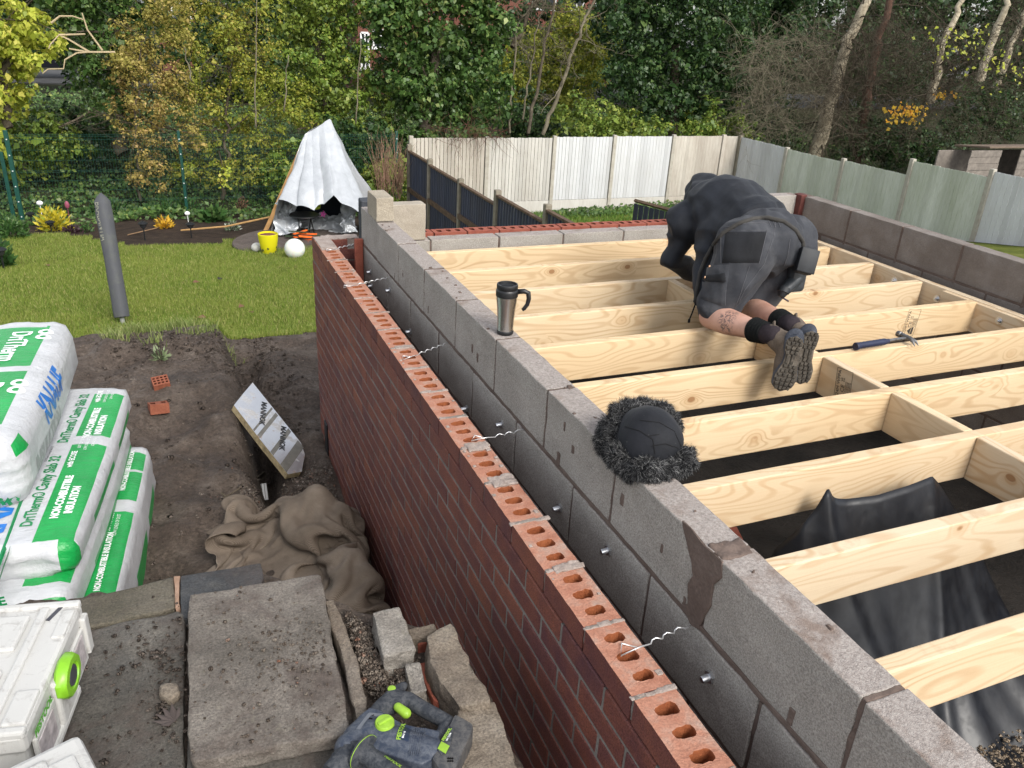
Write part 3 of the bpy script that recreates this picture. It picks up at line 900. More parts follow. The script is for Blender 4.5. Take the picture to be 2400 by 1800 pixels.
def flag(name, stops, muddy=.5, wet=.5, seed=0, lich=0):
    m = Mat(name, .7, .35); co = m.co()
    a = m.ramp(m.noise(4.5, 6, .65, co, .3), stops)
    g = m.ramp(m.noise(150, 5, .8, co), [(.32, .4), (.68, 1.45)])
    c = m.mix(1., a, g, 'MULTIPLY')
    if muddy:
        f = m.ramp(m.noise(5.5, 6, .7, co, .5), [(.45, 0), (.62, 1)]); mud = m.ramp(m.noise(60, 5, .75, co), [(.3, (.045, .033, .027)), (.7, (.125, .095, .08))])
        c = m.mix(m.math('MULTIPLY', f, muddy), c, mud)
    if lich:
        f = m.ramp(m.noise(18, 6, .75, co), [(.6, 0), (.72, 1)]); c = m.mix(m.math('MULTIPLY', f, lich), c, (.30, .28, .20))
    m.color(c); m.roughness(m.ramp(m.noise(6, 5, .65, co), [(.35, .32 if wet > .5 else .5), (.6, .9)]))
    m.bump(m.noise(22, 6, .7, co), .008, 1.); m.bump(m.noise(170, 4, .75, co), .004, 1.)
    return m.m


FL1 = flag("greenish sandstone", [(.3, (.075, .066, .045)), (.55, (.125, .11, .08)), (.75, (.165, .145, .11))], .45)
FL2 = flag("wet flagstone", [(.3, (.06, .055, .048)), (.55, (.115, .105, .09)), (.75, (.20, .182, .155))], .9, .8, 0, .25)
FL3 = flag("loose sandstone slab", [(.3, (.12, .105, .088)), (.5, (.185, .162, .138)), (.75, (.25, .222, .19))], .8, .3, 3, .35)
FLS = flag("dark slate slab", [(.3, (.030, .033, .037)), (.55, (.058, .060, .063)), (.8, (.12, .115, .105))], .45, .8, 0, .2)
RUB = flag("lime crusted stone", [(.3, (.15, .115, .085)), (.5, (.24, .20, .155)), (.75, (.34, .30, .25))], .55, .2, 5, .6)
RUBP = flag("pale lime stone", [(.3, (.20, .18, .155)), (.5, (.30, .275, .24)), (.75, (.40, .37, .33))], .3, .2, 6, .5)
# terrace body below the paving
tb = slab("patio_base", pz(-.335, (330, 1383), (612, 1342), (752, 1395), (865, 1440), (985, 1470), (1045, 1485), (1150, 1640), (1215, 1800), (1250, 1990), (100, 1990), (-60, 1420)), .9, SOIL, None, .035, .014, .01, 3)
tag(tb, kind="structure")
a0 = pz(-.30, (40, 1440), (405, 1352), (411, 1424), (200, 1470), (30, 1505))
s = slab("paving_slab", a0, .05, FL1, None, .03, .003, .006, 1); tag(s, "narrow greenish stone slab at the patio edge below the insulation packs", "paving slab", "patio slabs")
s = slab("paving_slab", pz(-.30, (424, 1350), (612, 1318), (618, 1352), (600, 1420), (420, 1452)), .05, FLS, None, .03, .003, .006, 2); tag(s, "dark wet slate slab at the patio edge beside the hessian heap", "paving slab", "patio slabs")
s = slab("mortar_joint", pz(-.303, (406, 1350), (423, 1348), (421, 1420), (411, 1424)), .04, speck("pink mortar", [(.3, (.30, .19, .13)), (.7, (.40, .27, .2))], 12).m, None, .02, .003, .004, 3); tag(s, "pinkish mortar strip filling the joint between the patio edge slabs", "mortar strip")
s = slab("paving_slab", pz(-.302, (60, 1515), (200, 1478), (415, 1430), (432, 1440), (433, 1640), (425, 1990), (0, 1990), (-80, 1700)), .05, FL2, None, .03, .0035, .006, 4); tag(s, "large wet mud smeared flagstone between the white case and the loose slab", "paving slab", "patio slabs")
s = slab("paving_slab", pz(-.304, (445, 1440), (740, 1400), (842, 1700), (862, 1990), (438, 1990)), .05, FL2, None, .04, .0035, .006, 5); tag(s, "muddy paving slab mostly hidden under the thick loose stone slab", "paving slab", "patio slabs")
L4 = pz(-.255, (443, 1392), (745, 1345), (752, 1350), (820, 1706), (815, 1719), (455, 1788), (446, 1778), (441, 1700))
s = slab("stone_slab", L4, .045, FL3, None, .018, .0035, .007, 6); tag(s, "thick loose muddy stone slab lying flat on the patio", "stone slab")
so_ = slab("mortar_smear", [(p.y, p.z, 0) for p in SMQ], .006, MORTB.m, left, .012, .0022, .002, 44)
me_ = so_.data; n_ = len(me_.vertices); a_ = np.empty(n_ * 3, np.float32); me_.vertices.foreach_get('co', a_); a_ = a_.reshape(-1, 3); me_.vertices.foreach_set('co', np.stack([.2485 - a_[:, 2], a_[:, 0], a_[:, 1]], 1).ravel()); me_.flip_normals(); me_.update()
# broken edging between slab and wall
st = []
st.append(("edging_stone", pz(-.27, (760, 1408), (782, 1404), (797, 1440), (838, 1560), (866, 1690), (838, 1700), (812, 1570)), .09, RUB, "long thin edging stone running beside the loose slab"))
st.append(("edging_stone", pz(-.25, (872, 1437), (932, 1424), (944, 1448), (972, 1524), (900, 1534), (888, 1490)), .09, RUBP, "pale rectangular stone set on edge near the hessian heap"))
st.append(("edging_stone", pz(-.27, (948, 1556), (984, 1550), (1004, 1618), (960, 1626)), .09, RUBP, "small pale stone just above the drill handle"))
st.append(("edging_stone", pz(-.24, (1000, 1492), (1056, 1457), (1066, 1470), (1086, 1520), (1150, 1640), (1112, 1652), (1074, 1655), (1034, 1600), (1006, 1545)), .16, RUB, "big lime crusted stone at the patio edge, right above the drill battery"))
st.append(("edging_stone", pz(-.26, (1072, 1662), (1158, 1642), (1176, 1690), (1214, 1800), (1232, 1900), (1120, 1960), (1080, 1800)), .16, RUB, "lowest lime crusted stone at the patio edge, beside the drill battery"))
st.append(("edging_stone", pz(-.28, (955, 1474), (1018, 1460), (1026, 1474), (1000, 1490), (962, 1500)), .10, RUB, "dark broken stone lying across the gap at the patio corner"))
for k, (nm, p, t, mt, lb_) in enumerate(st):
    tag(slab(nm, p, t, mt, None, .012, .0045, .005, 10 + k), lb_, "edging stone", "broken edging stones")
s = slab("brick_fragment", pz(-.31, (978, 1556), (998, 1552), (1040, 1622), (1036, 1650), (1014, 1640)), .08, BRED.m, None, .012, .002, .004, 30); tag(s, "red brick fragment in the gap above the drill handle", "brick", "red brick fragments in the edging")
s = slab("brick_fragment", pz(-.30, (974, 1492), (1012, 1482), (1000, 1505), (980, 1512)), .05, BRED.m, None, .012, .002, .004, 31); tag(s, "orange red brick fragment below the dark stone at the patio corner", "brick", "red brick fragments in the edging")
# rubble bed
RGR = Mat("rubble crumbs", .95, .2); RGR.color(RGR.ramp(RGR.isl(), [(0, (.11, .085, .068)), (.6, (.19, .155, .125)), (.95, (.27, .23, .19)), (1, (.30, .15, .10))])); RGR.bump(RGR.noise(150, 4, .7), .003); RGR = RGR.m
rq = np.random.default_rng(12); RP = []
for poly, n in ((((790, 1402), (870, 1440), (905, 1540), (960, 1640), (900, 1700), (850, 1640), (800, 1440)), 2600), (((905, 1535), (985, 1530), (1000, 1560), (940, 1560), (960, 1640), (920, 1640)), 500), (((820, 1690), (760, 1730), (700, 1800), (1100, 1900), (1060, 1700), (960, 1650)), 700)):
    c = np.array(poly, float)
    for _ in range(n):
        w = rq.dirichlet(np.ones(len(c)) * .8); q = w @ c; p = at(q[0], q[1], z=-.315); RP.append((p.x, p.y, -.325 + rq.random() * .02))
lumps("rubble_grit", np.array(RP), .0015, .010, RGR, 5, .9)
RP = []
for _ in range(600):
    u, v = rq.uniform(450, 800), rq.uniform(1360, 1780)
    if rq.random() < .45: u, v = rq.normal(700, 60), rq.normal(1530, 45)
    if not (450 < u < 745 + (v - 1350) * .2 - 8 and v < 1770 - (u - 450) * .17 and v > 1392 - (u - 443) * .15): continue
    p = at(u, v, z=-.252); RP.append((p.x, p.y, -.252))
lumps("slab_grit", np.array(RP), .0012, .0065, RGR, 6, .6)
RP = [tuple(at(rq.normal(400, 45), rq.normal(1560, 60), z=-.295)) for _ in range(300)] + [tuple(at(rq.uniform(180, 430), rq.uniform(1450, 1800), z=-.297)) for _ in range(160)]
lumps("patio_mud", np.array(RP), .0015, .010, CLOD, 7, .45)
s = slab("pebble", pz(-.28, (378, 1605), (412, 1600), (420, 1625), (395, 1640), (374, 1628)), .025, flag("ochre pebble", [(.3, (.16, .09, .05)), (.7, (.26, .17, .1))], .3).m if False else RUB, None, .008, .004, .008, 41); tag(s, "ochre flat pebble on the flagstone by the loose slab's edge", "pebble")
# dried palmate leaf
b = MB()
c0 = at(410, 1690, z=-.292)
for k in range(6):
    a = rad(70 + k * 26); l = .05 if k not in (0, 5) else .035
    d = Vector((math.cos(a), math.sin(a), .12)); s_ = Vector((-d.y, d.x, 0)) * .008
    p = [c0, c0 + d * l * .5 + s_, c0 + d * l + Vector((0, 0, .006)), c0 + d * l * .5 - s_]
    b.add([tuple(q) for q in p], [[0, 1, 2, 3]])
tag(b.build("dead_leaf", [plain("dead leaf", (.07, .055, .05), .6, .3).m]), "dark withered fingered leaf on the flagstone left of the loose slab", "leaf")

# ================================================================== FENCES
def feather(w, h, n, t0=.008, t1=.028, gap=.018):
    """feather-edge board panel, w along x, front towards -y"""
    V, F = [], []
    ov = w / n
    for k in range(n):
        x0, x1 = k * ov - w / 2, (k + 1) * ov - w / 2
        zt = h + RND.uniform(-.006, .006); q = RND.uniform(-.0015, .0015)
        o = len(V)
        for z in (0, zt): V += [(x0, 0, z), (x1 - gap, 0, z), (x1 - gap, -t1 + q, z), (x0, -t0 + q, z)]
        F += [[o, o + 1, o + 2, o + 3][::-1], [o + 4, o + 5, o + 6, o + 7], [o, o + 1, o + 5, o + 4][::-1], [o + 3, o + 2, o + 6, o + 7], [o + 1, o + 2, o + 6, o + 5][::-1], [o, o + 3, o + 7, o + 4]]
    return np.array(V), F


def paint(name, col, dirt, amt, sc=2.2):
    m = Mat(name, .7, .25); co = m.co((1, 1, .35)); isl = m.isl()
    a = m.ramp(isl, [(0, tuple(c * .74 for c in col)), (.35, tuple(c * .92 for c in col)), (1, col)])
    f = m.ramp(m.noise(sc, 6, .7, co), [(.36, 0), (.72, 1)]); g = m.ramp(m.noise(26, 4, .7, m.co((1, 1, .12))), [(.35, 0), (.75, 1)])
    c = m.mix(m.math('MULTIPLY', m.math('ADD', m.math('MULTIPLY', f, .7), m.math('MULTIPLY', g, .45), True), amt), a, dirt)
    m.color(c); m.bump(m.noise(50, 3, .6, m.co((1, 1, .1))), .003); return m.m


WHITEP = paint("white painted boards", (.64, .62, .575), (.33, .29, .24), .6)
WHITE2 = paint("bright white boards", (.67, .68, .69), (.42, .40, .37), .45)
WSTAIN = paint("dirty cream boards", (.60, .56, .49), (.30, .24, .19), .75, 1.6)
WGREEN = paint("algae stained boards", (.66, .68, .61), (.33, .36, .25), .8, 1.3)
CONC = speck("concrete post", [(.3, (.34, .31, .26)), (.7, (.46, .43, .37))], 9, 160).m
CONCD = speck("dark concrete post", [(.3, (.17, .15, .11)), (.7, (.27, .24, .19))], 9, 160).m
NAVY = paint("navy painted boards", (.035, .045, .075), (.07, .065, .06), .6)
CAPW = plain("brown capping", (.11, .075, .05), .8, .2, 0, .35, 12).m
FY = 13.9
bf = empty("white_fence", (8.5, FY, -3.1), "long white boarded fence facing the camera across the back of the neighbouring garden", "fence")
px = [(963, 320), (1142, 322), (1300, 320), (1441, 318), (1580, 317), (1697, 317), (1737, 317)]
pp = [at(u, v, y=FY) for u, v in px]
MAT_B = [WSTAIN, WHITEP, WHITE2, WHITE2, WSTAIN, WSTAIN]
for k in range(6):
    a, c = pp[k], pp[k + 1]; w = c.x - a.x - .1; zt = (a.z + c.z) / 2 - .02; zb = -2.96
    V, F = feather(w, zt - zb, max(2, int(round(w / .093)))); b = MB(); b.add(V + np.array(((a.x + c.x) / 2, FY, zb)), F); b.build("panel", [MAT_B[k]], bf)
    b = MB(); b.box(((a.x + c.x) / 2, FY - .005, zb - .18), (w, .04, .34), r=.005); b.build("gravel_board", [WHITEP if k < 4 else WSTAIN], bf)
for k, p in enumerate(pp[:-1]):
    b = MB(); b.box((p.x, FY - .01, (p.z - 3.4) / 2 + .02), (.10, .10, p.z + 3.4), r=.012); b.build("post", [CONC if k < 5 else WSTAIN], bf)
RX = 13.9
rf = empty("white_fence", (RX, 9, -2.9), "weathered fence on the right, one white panel then three green stained panels", "fence")
px = [(1737, 317), (1846, 345), (1979, 371), (2141, 372), (2329, 396), (2560, 436)]
pp = [at(u, v, x=RX) for u, v in px]; MAT_B = [WHITE2, WGREEN, WGREEN, WGREEN, WHITE2]
for k in range(5):
    a, c = pp[k], pp[k + 1]; w = a.y - c.y - .1; zt = (a.z if k in (0,) else min(a.z, c.z)) - .04; zb = zt - 1.95
    V, F = feather(w, zt - zb, int(round(w / .115)), .008, .015, .005); V = np.stack([V[:, 1], -V[:, 0], V[:, 2]], 1); b = MB(); b.add(V + np.array((RX, (a.y + c.y) / 2, zb)), F); b.build("panel", [MAT_B[k]], rf)
    b = MB(); b.box((RX, (a.y + c.y) / 2, zb - .4), (.04, w, .78), r=.005); b.build("gravel_board", [CONC], rf)
for k, p in enumerate(pp):
    b = MB(); b.box((RX, p.y, (p.z - 3.4) / 2), (.10, .10, p.z + 3.4), r=.012); b.build("post", [CONCD if k == 0 else CONC], rf)
DX = 4.0
df = empty("dark_fence", (DX, 8, -2.8), "dark navy boarded fence with brown capping, stepping down between the two gardens", "fence")
px = [(960, 338), (1008, 372), (1080, 418), (1167, 445), (1284, 478), (1400, 520)]
pp = [at(u, v, x=DX) for u, v in px]
for k in range(5):
    a, c = pp[k], pp[k + 1]; w = a.y - c.y - .1; zt = min(a.z, c.z) - .09; zb = float(ground(DX, (a.y + c.y) / 2, False)) - .05
    V, F = feather(w, zt - zb, max(3, int(round(w / .11)))); V = np.stack([V[:, 1], -V[:, 0], V[:, 2]], 1); b = MB(); b.add(V + np.array((DX, (a.y + c.y) / 2, zb)), F); b.build("panel", [NAVY], df)
    b = MB(); b.box((DX - .02, (a.y + c.y) / 2, zt + .01), (.07, w, .035), r=.004); b.build("capping", [CAPW], df)
    b = MB(); b.box((DX - .04, (a.y + c.y) / 2, (zt + zb) / 2), (.05, w, .09), r=.004); b.build("rail", [CAPW], df)
for k, p in enumerate(pp):
    b = MB(); b.box((DX, p.y, (p.z - 3.3) / 2), (.10, .10, p.z + 3.3), r=.012); b.build("post", [CONCD], df)
p0, p1 = at(1488, 470, y=8.6), at(1600, 500, y=7.3)
sf = empty("fence_panel", ((p0.x + p1.x) / 2, 8, -3), "short dark blue boarded panel with brown capping on the neighbour's grass", "fence panel")
d = p1 - p0; b = MB(); V, F = feather(d.to_2d().length, .9, 9); ang = math.atan2(d.y, d.x); ca, sa = math.cos(ang), math.sin(ang)
V = np.stack([V[:, 0] * ca - V[:, 1] * sa, V[:, 0] * sa + V[:, 1] * ca, V[:, 2] + V[:, 0] / d.to_2d().length * d.z], 1); mid = (p0 + p1) / 2
b.add(V + np.array((mid.x, mid.y, mid.z - .95)), F); b.build("panel", [NAVY], sf)
b = MB(); b.tube([p0, p1], .035, 4); b.build("capping", [CAPW], sf)
# green mesh fence
GY = 13.6
GREEN = plain("green powder coat", (.006, .055, .04), .45, .4, 0, .15).m
CAPM = Mat("pale cap", .4, .5, 0, (.55, .6, .58)).m
gf = empty("mesh_fence", (-1, GY, -2.9), "green welded mesh fence with green posts, in front of the ivy bank", "fence")
px = [(-330, 312), (12, 313), (418, 312), (930, 312)]
gp = [at(u, v, y=GY) for u, v in px]; zt = sum(p.z for p in gp) / 4; zb = float(ground(-1, GY, False))
for k, p in enumerate(gp):
    b = MB(); b.box((p.x, GY + .04, (zt + zb) / 2), (.06 if k != 1 else .08, .06, zt - zb + .1), r=.006)
    if k == 1: b.box((p.x - .14, GY + .04, (zt + zb) / 2 - .2), (.07, .06, zt - zb - .3), r=.006)
    b.build("post", [GREEN], gf)
    b = MB()
    for q in range(6): b = MB(); b.lathe([(.014, 0), (.014, .012), (.008, .02)], (p.x, GY + .008, zt - .12 - .3 * q), 8, axis=(0, -1, 0)); b.build("fixing", [CAPM], gf)
for k in range(3):
    b = MB(); x0, x1 = gp[k].x + .05, gp[k + 1].x - .05
    for i in range(int((x1 - x0) / .05)): b.tube([(x0 + .05 * i, GY, zb), (x0 + .05 * i, GY, zt)], .0018, 3, cap=False)
    z = zt - .02
    for z in (zt - .03, zt - .06, zt - .12, zt - .32, zt - .52, zt - .72, zt - .75, zt - .92, zt - 1.12, zt - 1.32, zt - 1.35):
        if z > zb: b.tube([(x0, GY - .006, z), (x1, GY - .006, z)], .0026, 4)
    b.build("mesh_panel", [GREEN], gf)
# ================================================================== VEGETATION
def depth(p): return (p - Vector(CAMP)).dot(AX[2])


def leaf_quads(C, N, Ax, L, W, fold=.18):
    """quads from centres, normals, axes"""
    S = np.cross(N, Ax); S /= np.maximum(np.linalg.norm(S, axis=1, keepdims=True), 1e-6)
    L = L[:, None]; W = W[:, None]
    b = C - Ax * L * .5; t = C + Ax * L * .5 - N * L * .12
    l = C - S * W * .5 + N * W * fold - Ax * L * .08; r = C + S * W * .5 + N * W * fold - Ax * L * .08
    V = np.stack([b, r, t, l], 1).reshape(-1, 3)
    return V, np.arange(len(V)).reshape(-1, 4)


def unit(r, n):
    v = r.normal(size=(n, 3)); return v / np.linalg.norm(v, axis=1, keepdims=True)


def crown(blobs, leaf, clump_r, per, seed, cover=1.0, droop=.45, aspect=.75, fill=.12):
    r = np.random.default_rng(seed); Cs, Ns, As = [], [], []
    for c, rr in blobs:
        c = np.array(c); rr = np.array(rr)
        area = 4 * np.pi * ((rr[0] * rr[1]) ** 1.6 / 3 + (rr[0] * rr[2]) ** 1.6 / 3 + (rr[1] * rr[2]) ** 1.6 / 3) ** (1 / 1.6)
        k = max(4, int(area / (np.pi * clump_r ** 2) * 1.15 * cover))
        d = unit(r, k); q = d * rr * r.uniform(.52, 1.1, (k, 1)); q *= 1 + .30 * fbm(d * 1.9 + seed, 2, seed)[:, None]
        cs = clump_r * r.uniform(.5, 1.35, k); npk = np.maximum(5, (per * (cs / clump_r) ** 2 * r.uniform(.5, 1.2, k)).astype(int))
        idx = np.repeat(np.arange(k), npk); n = len(idx)
        e = unit(r, n); out = d[idx] * .55 + np.array((0, 0, .35)) + e * .8; out /= np.linalg.norm(out, axis=1, keepdims=True)
        P = c + q[idx] + out * cs[idx][:, None] * r.uniform(.35, 1., (n, 1)) * np.array((1, 1, .8))
        nf = int(n * fill); e2 = unit(r, nf); P = np.concatenate([P, c + e2 * rr * r.uniform(.2, .75, (nf, 1))]); out = np.concatenate([out, unit(r, nf)])
        n += nf
        N = out * .7 + unit(r, n) * .6 + np.array((0, 0, .3)); N /= np.linalg.norm(N, axis=1, keepdims=True)
        A = unit(r, n) + np.array((0, 0, -droop * 1.6)); A -= N * (A * N).sum(1, keepdims=True); A /= np.maximum(np.linalg.norm(A, axis=1, keepdims=True), 1e-6)
        Cs.append(P); Ns.append(N); As.append(A)
    C, N, A = map(np.concatenate, (Cs, Ns, As)); L = leaf * np.exp(r.normal(-.05, .38, len(C)))
    return leaf_quads(C, N, A, L, L * aspect)


def strands(P, R0, R1, sides=3):
    """P: (n, k, 3) polylines -> thin tapered prisms"""
    n, k, _ = P.shape; T = np.gradient(P, axis=1); T /= np.maximum(np.linalg.norm(T, axis=2, keepdims=True), 1e-9)
    ref = np.where(np.abs(T[..., 2:3]) < .8, np.array((0, 0, 1.)), np.array((1., 0, 0)))
    a = np.cross(T, ref); a /= np.maximum(np.linalg.norm(a, axis=2, keepdims=True), 1e-9); b = np.cross(T, a)
    R0 = np.broadcast_to(np.asarray(R0, float), (n,)); R1 = np.broadcast_to(np.asarray(R1, float), (n,))
    R = R0[:, None] + (R1 - R0)[:, None] * np.linspace(0, 1, k)[None]
    V = np.stack([P + (a * math.cos(2 * math.pi * s / sides) + b * math.sin(2 * math.pi * s / sides)) * R[..., None] for s in range(sides)], 2)
    i = np.arange(n)[:, None, None] * k * sides; j = np.arange(k - 1)[None, :, None] * sides; s = np.arange(sides)[None, None]; s2 = (s + 1) % sides
    F = np.stack(np.broadcast_arrays(i + j + s, i + j + s2, i + j + sides + s2, i + j + sides + s), -1).reshape(-1, 4)
    return V.reshape(-1, 3), F


def wander(r, p0, d, L, k=7, curl=.25, grav=-.1):
    n = len(p0); P = np.zeros((n, k, 3)); P[:, 0] = p0; d = d / np.linalg.norm(d, axis=1, keepdims=True)
    for i in range(1, k):
        d = d + r.normal(0, curl, (n, 3)) + np.array((0, 0, grav)); d /= np.linalg.norm(d, axis=1, keepdims=True)
        P[:, i] = P[:, i - 1] + d * (L / (k - 1))[:, None]
    return P


def branching(trunk, r0, levels, seed, n1=14, n2=7, n3=6, L1=1.6, up=.25, grav=-.03, start=.25):
    """trunk polyline -> list of (V, F) for limbs, branches, twigs"""
    r = np.random.default_rng(seed); out = []
    T = np.array([tuple(p) for p in trunk]); tt = np.linspace(0, 1, len(T))
    def samp(t): return np.stack([np.interp(t, tt, T[:, q]) for q in range(3)], 1)
    t = r.uniform(start, 1, n1); p = samp(t); d = unit(r, n1) + np.array((0, 0, up)); L = L1 * r.uniform(.5, 1.2, n1) * (1.25 - .6 * t)
    A = wander(r, p, d, L, 8, .18, grav); out.append(strands(A, r0 * .32 * (1.2 - t * .7), r0 * .09, 5))
    par, pl, pr = A, L, r0 * .10
    for n, f, rr in ((n2, .55, .05), (n3, .5, .022))[:levels - 1]:
        k = len(par); idx = np.repeat(np.arange(k), n); q = r.uniform(.2, 1, k * n); seg = q * (par.shape[1] - 1); i0 = np.minimum(seg.astype(int), par.shape[1] - 2); w = (seg - i0)[:, None]
        p = par[idx, i0] * (1 - w) + par[idx, i0 + 1] * w; dd = par[idx, i0 + 1] - par[idx, i0]; dd /= np.linalg.norm(dd, axis=1, keepdims=True)
        d = dd * .7 + unit(r, k * n) * .9; L = pl[idx] * f * r.uniform(.5, 1.2, k * n)
        A = wander(r, p, d, L, 6, .24, grav); out.append(strands(A, max(r0 * rr, .004), .0022, 3)); par, pl = A, L
    return out, par


def join(parts):
    V, F, n = [], [], 0
    for v, f in parts:
        V.append(v); F.append(np.asarray(f) + n); n += len(v)
    return np.concatenate(V), np.concatenate(F)


def trunk_poly(pts, Y, wob=.04, k=10, seed=0):
    r = np.random.default_rng(seed); Q = [at(u, v, y=yy) for (u, v), yy in zip(pts, Y if hasattr(Y, '__len__') else [Y] * len(pts))]
    P = []
    for i in range(len(Q) - 1):
        for j in range(k): P.append(Q[i].lerp(Q[i + 1], j / k) + Vector(r.normal(0, wob, 3).tolist()) * (1 if i or j else 0))
    P.append(Q[-1]); return P


BARK = speck("bark", [(.3, (.055, .045, .035)), (.55, (.11, .09, .065)), (.75, (.17, .15, .11))], 7, 60, .95, .15, .02, .006, .5).m
BARKL = speck("pale sunlit bark", [(.3, (.20, .165, .11)), (.5, (.42, .36, .26)), (.7, (.56, .50, .37))], 5, 50, .95, .15, .02, .006, .5).m  # light bark, its colour lifted to cream to stand for sun on the trunks
TWIG = plain("twigs", (.066, .054, .038), .9, .15, 0, .3, 5).m
TWIGL = plain("pale twigs", (.15, .13, .092), .9, .15, 0, .3, 4).m

IVY = leafmat("ivy leaves", [(0, (.034, .078, .016)), (.35, (.064, .132, .028)), (.7, (.105, .188, .044)), (.92, (.17, .25, .065)), (1, (.28, .32, .09))], .42, .38, (.55, (.035, .07, .018), .5))
IVYD = leafmat("dark ivy leaves", [(0, (.016, .042, .012)), (.4, (.03, .068, .018)), (.8, (.052, .102, .028)), (1, (.10, .15, .045))], .42, .38)
IVYM = leafmat("mid green leaves", [(0, (.08, .145, .02)), (.4, (.135, .22, .034)), (.8, (.21, .29, .05)), (1, (.36, .37, .07))], .45, .35, (.7, (.16, .19, .03), .5))
OLIVE = leafmat("olive autumn leaves", [(0, (.13, .15, .022)), (.35, (.23, .25, .034)), (.7, (.33, .325, .045)), (.9, (.42, .35, .07)), (1, (.46, .32, .10))], .5, .3, (.6, (.19, .26, .03), .65))
GOLD = leafmat("golden brown leaves", [(0, (.17, .13, .035)), (.4, (.31, .235, .065)), (.75, (.45, .34, .10)), (1, (.52, .33, .16))], .55, .25, (.7, (.27, .28, .05), .55))
LIME = leafmat("yellow green leaves", [(0, (.26, .32, .04)), (.4, (.42, .48, .06)), (.8, (.56, .57, .09)), (1, (.66, .60, .14))], .45, .3, None, .4)
YELL = leafmat("yellow leaves", [(0, (.42, .28, .03)), (.5, (.60, .40, .045)), (1, (.66, .30, .03))], .5, .3, None, .4)


def tree(name, label, cat, Y, blobs, tr, leafm, L, clump, per, seed, group, cover=1., tr_r=.14, bark=None, droop=.45, fill=.12, aspect=.75, twigs=0):
    base = at(*tr[0], y=Y)
    o = empty(name, base, label, cat, group)
    B = []
    for b in blobs:
        u, v, ru, rv = b[:4]; dy = b[4] if len(b) > 4 else 0
        c = at(u, v, y=Y + dy); s = depth(c) / FPX; B.append((tuple(c), (ru * s, max(.7, .62 * ru * s), rv * s / .93)))
    V, F = crown(B, L, clump, per, seed, cover, droop, aspect, fill)
    put("crown", mesh("crown", V, F, leafm), o)
    tp = trunk_poly(tr, Y, .05, 8, seed); n = len(tp)
    parts = [tube(tp, [tr_r * (1 - .6 * i / n) for i in range(n)], 9)]; pv, pf = parts[0]; pf = np.array([f for f in pf if len(f) == 4])
    P2 = [(pv, pf)]
    if twigs: P2 += branching(tp, tr_r, 2, seed + 5, twigs, 6, 5, 1.6)[0]
    V, F = join(P2); put("trunk", mesh("trunk", V, F, bark or BARK, None, True), o)
    return o


G = "trees and tall shrubs beyond the fence"
tree("maple_tree", "sunlit yellow green leafy tree at the far left edge", "tree", 14.5, [(20, 60, 85, 85), (-30, 150, 100, 110), (35, 150, 60, 60), (20, 230, 40, 50), (-60, 20, 120, 120), (85, 70, 30, 45), (95, 142, 12, 12), (-60, 300, 70, 70)], [(22, 300), (12, 180), (0, 40)], LIME, .095, .20, 34, 1, G, .75, .09, droop=.6, fill=.05, twigs=14)
tree("ivy_tree", "dark green ivy smothered tree between the yellow maple and the golden bushes", "tree", 15.5, [(215, 30, 95, 75), (300, 90, 70, 80), (160, 15, 50, 40), (240, 150, 65, 60), (270, 215, 70, 60), (310, 20, 80, 60), (210, -90, 140, 90), (255, 265, 50, 40)], [(290, 360), (285, 240), (270, 60)], IVY, .085, .24, 46, 2, G, 1.1, .16, twigs=6)
tree("golden_bush", "tall golden brown leaved bush at the mesh fence behind the grey cover", "bush", 14.2, [(335, 100, 50, 60), (310, 190, 50, 60), (380, 160, 45, 55), (330, 270, 55, 50), (400, 230, 40, 40), (320, 335, 40, 30), (345, 400, 50, 45), (430, 300, 40, 40), (300, 130, 30, 40), (400, 60, 45, 50), (370, 10, 60, 40)], [(330, 470), (318, 300), (335, 80)], GOLD, .05, .20, 52, 3, G, .75, .03, droop=.2, fill=.1, aspect=.7, twigs=22)
tree("olive_thicket", "broad olive and yellow thicket behind the silver tarp", "bush", 15.0, [(470, 70, 90, 70), (560, 60, 80, 70), (500, 150, 85, 65), (590, 160, 70, 70), (450, 210, 80, 60), (550, 240, 80, 60), (640, 220, 60, 60), (520, 310, 90, 45), (620, 310, 60, 45), (460, -20, 90, 60), (570, -30, 90, 60), (470, 390, 80, 40, -.4), (590, 390, 60, 40, -.4), (690, 250, 40, 50)], [(520, 470), (530, 300), (540, 60)], OLIVE, .052, .22, 54, 4, G, .85, .05, droop=.2, fill=.1, twigs=26)
tree("ivy_tree", "mid green ivy covered tree rising just behind the silver tarp's peak", "tree", 15.8, [(700, 30, 75, 65), (780, 40, 75, 70), (740, 110, 75, 60), (690, 170, 60, 55), (760, 190, 70, 60), (810, 130, 45, 45), (730, 260, 70, 50), (800, 262, 60, 55), (740, -60, 120, 70), (850, 20, 60, 40), (870, 205, 60, 50, .6), (870, 280, 60, 50)], [(760, 400), (765, 250), (750, 50)], IVYM, .075, .23, 48, 5, G, 1.05, .14, twigs=6)
tree("ivy_tree", "large deep green ivy clad tree above the left end of the white fence", "tree", 15.2, [(1010, 40, 140, 95), (1120, 90, 80, 90), (950, 60, 85, 70), (1000, 150, 120, 70), (1110, 190, 80, 70), (1020, 230, 110, 60), (940, 180, 60, 60), (1150, 60, 40, 70), (990, -70, 170, 80), (1100, -40, 70, 60), (1020, 290, 100, 35), (1160, 240, 40, 50), (905, 20, 40, 50)], [(1010, 420), (1000, 280), (1030, 80)], IVY, .10, .27, 46, 6, G, 1.15, .22, twigs=5)
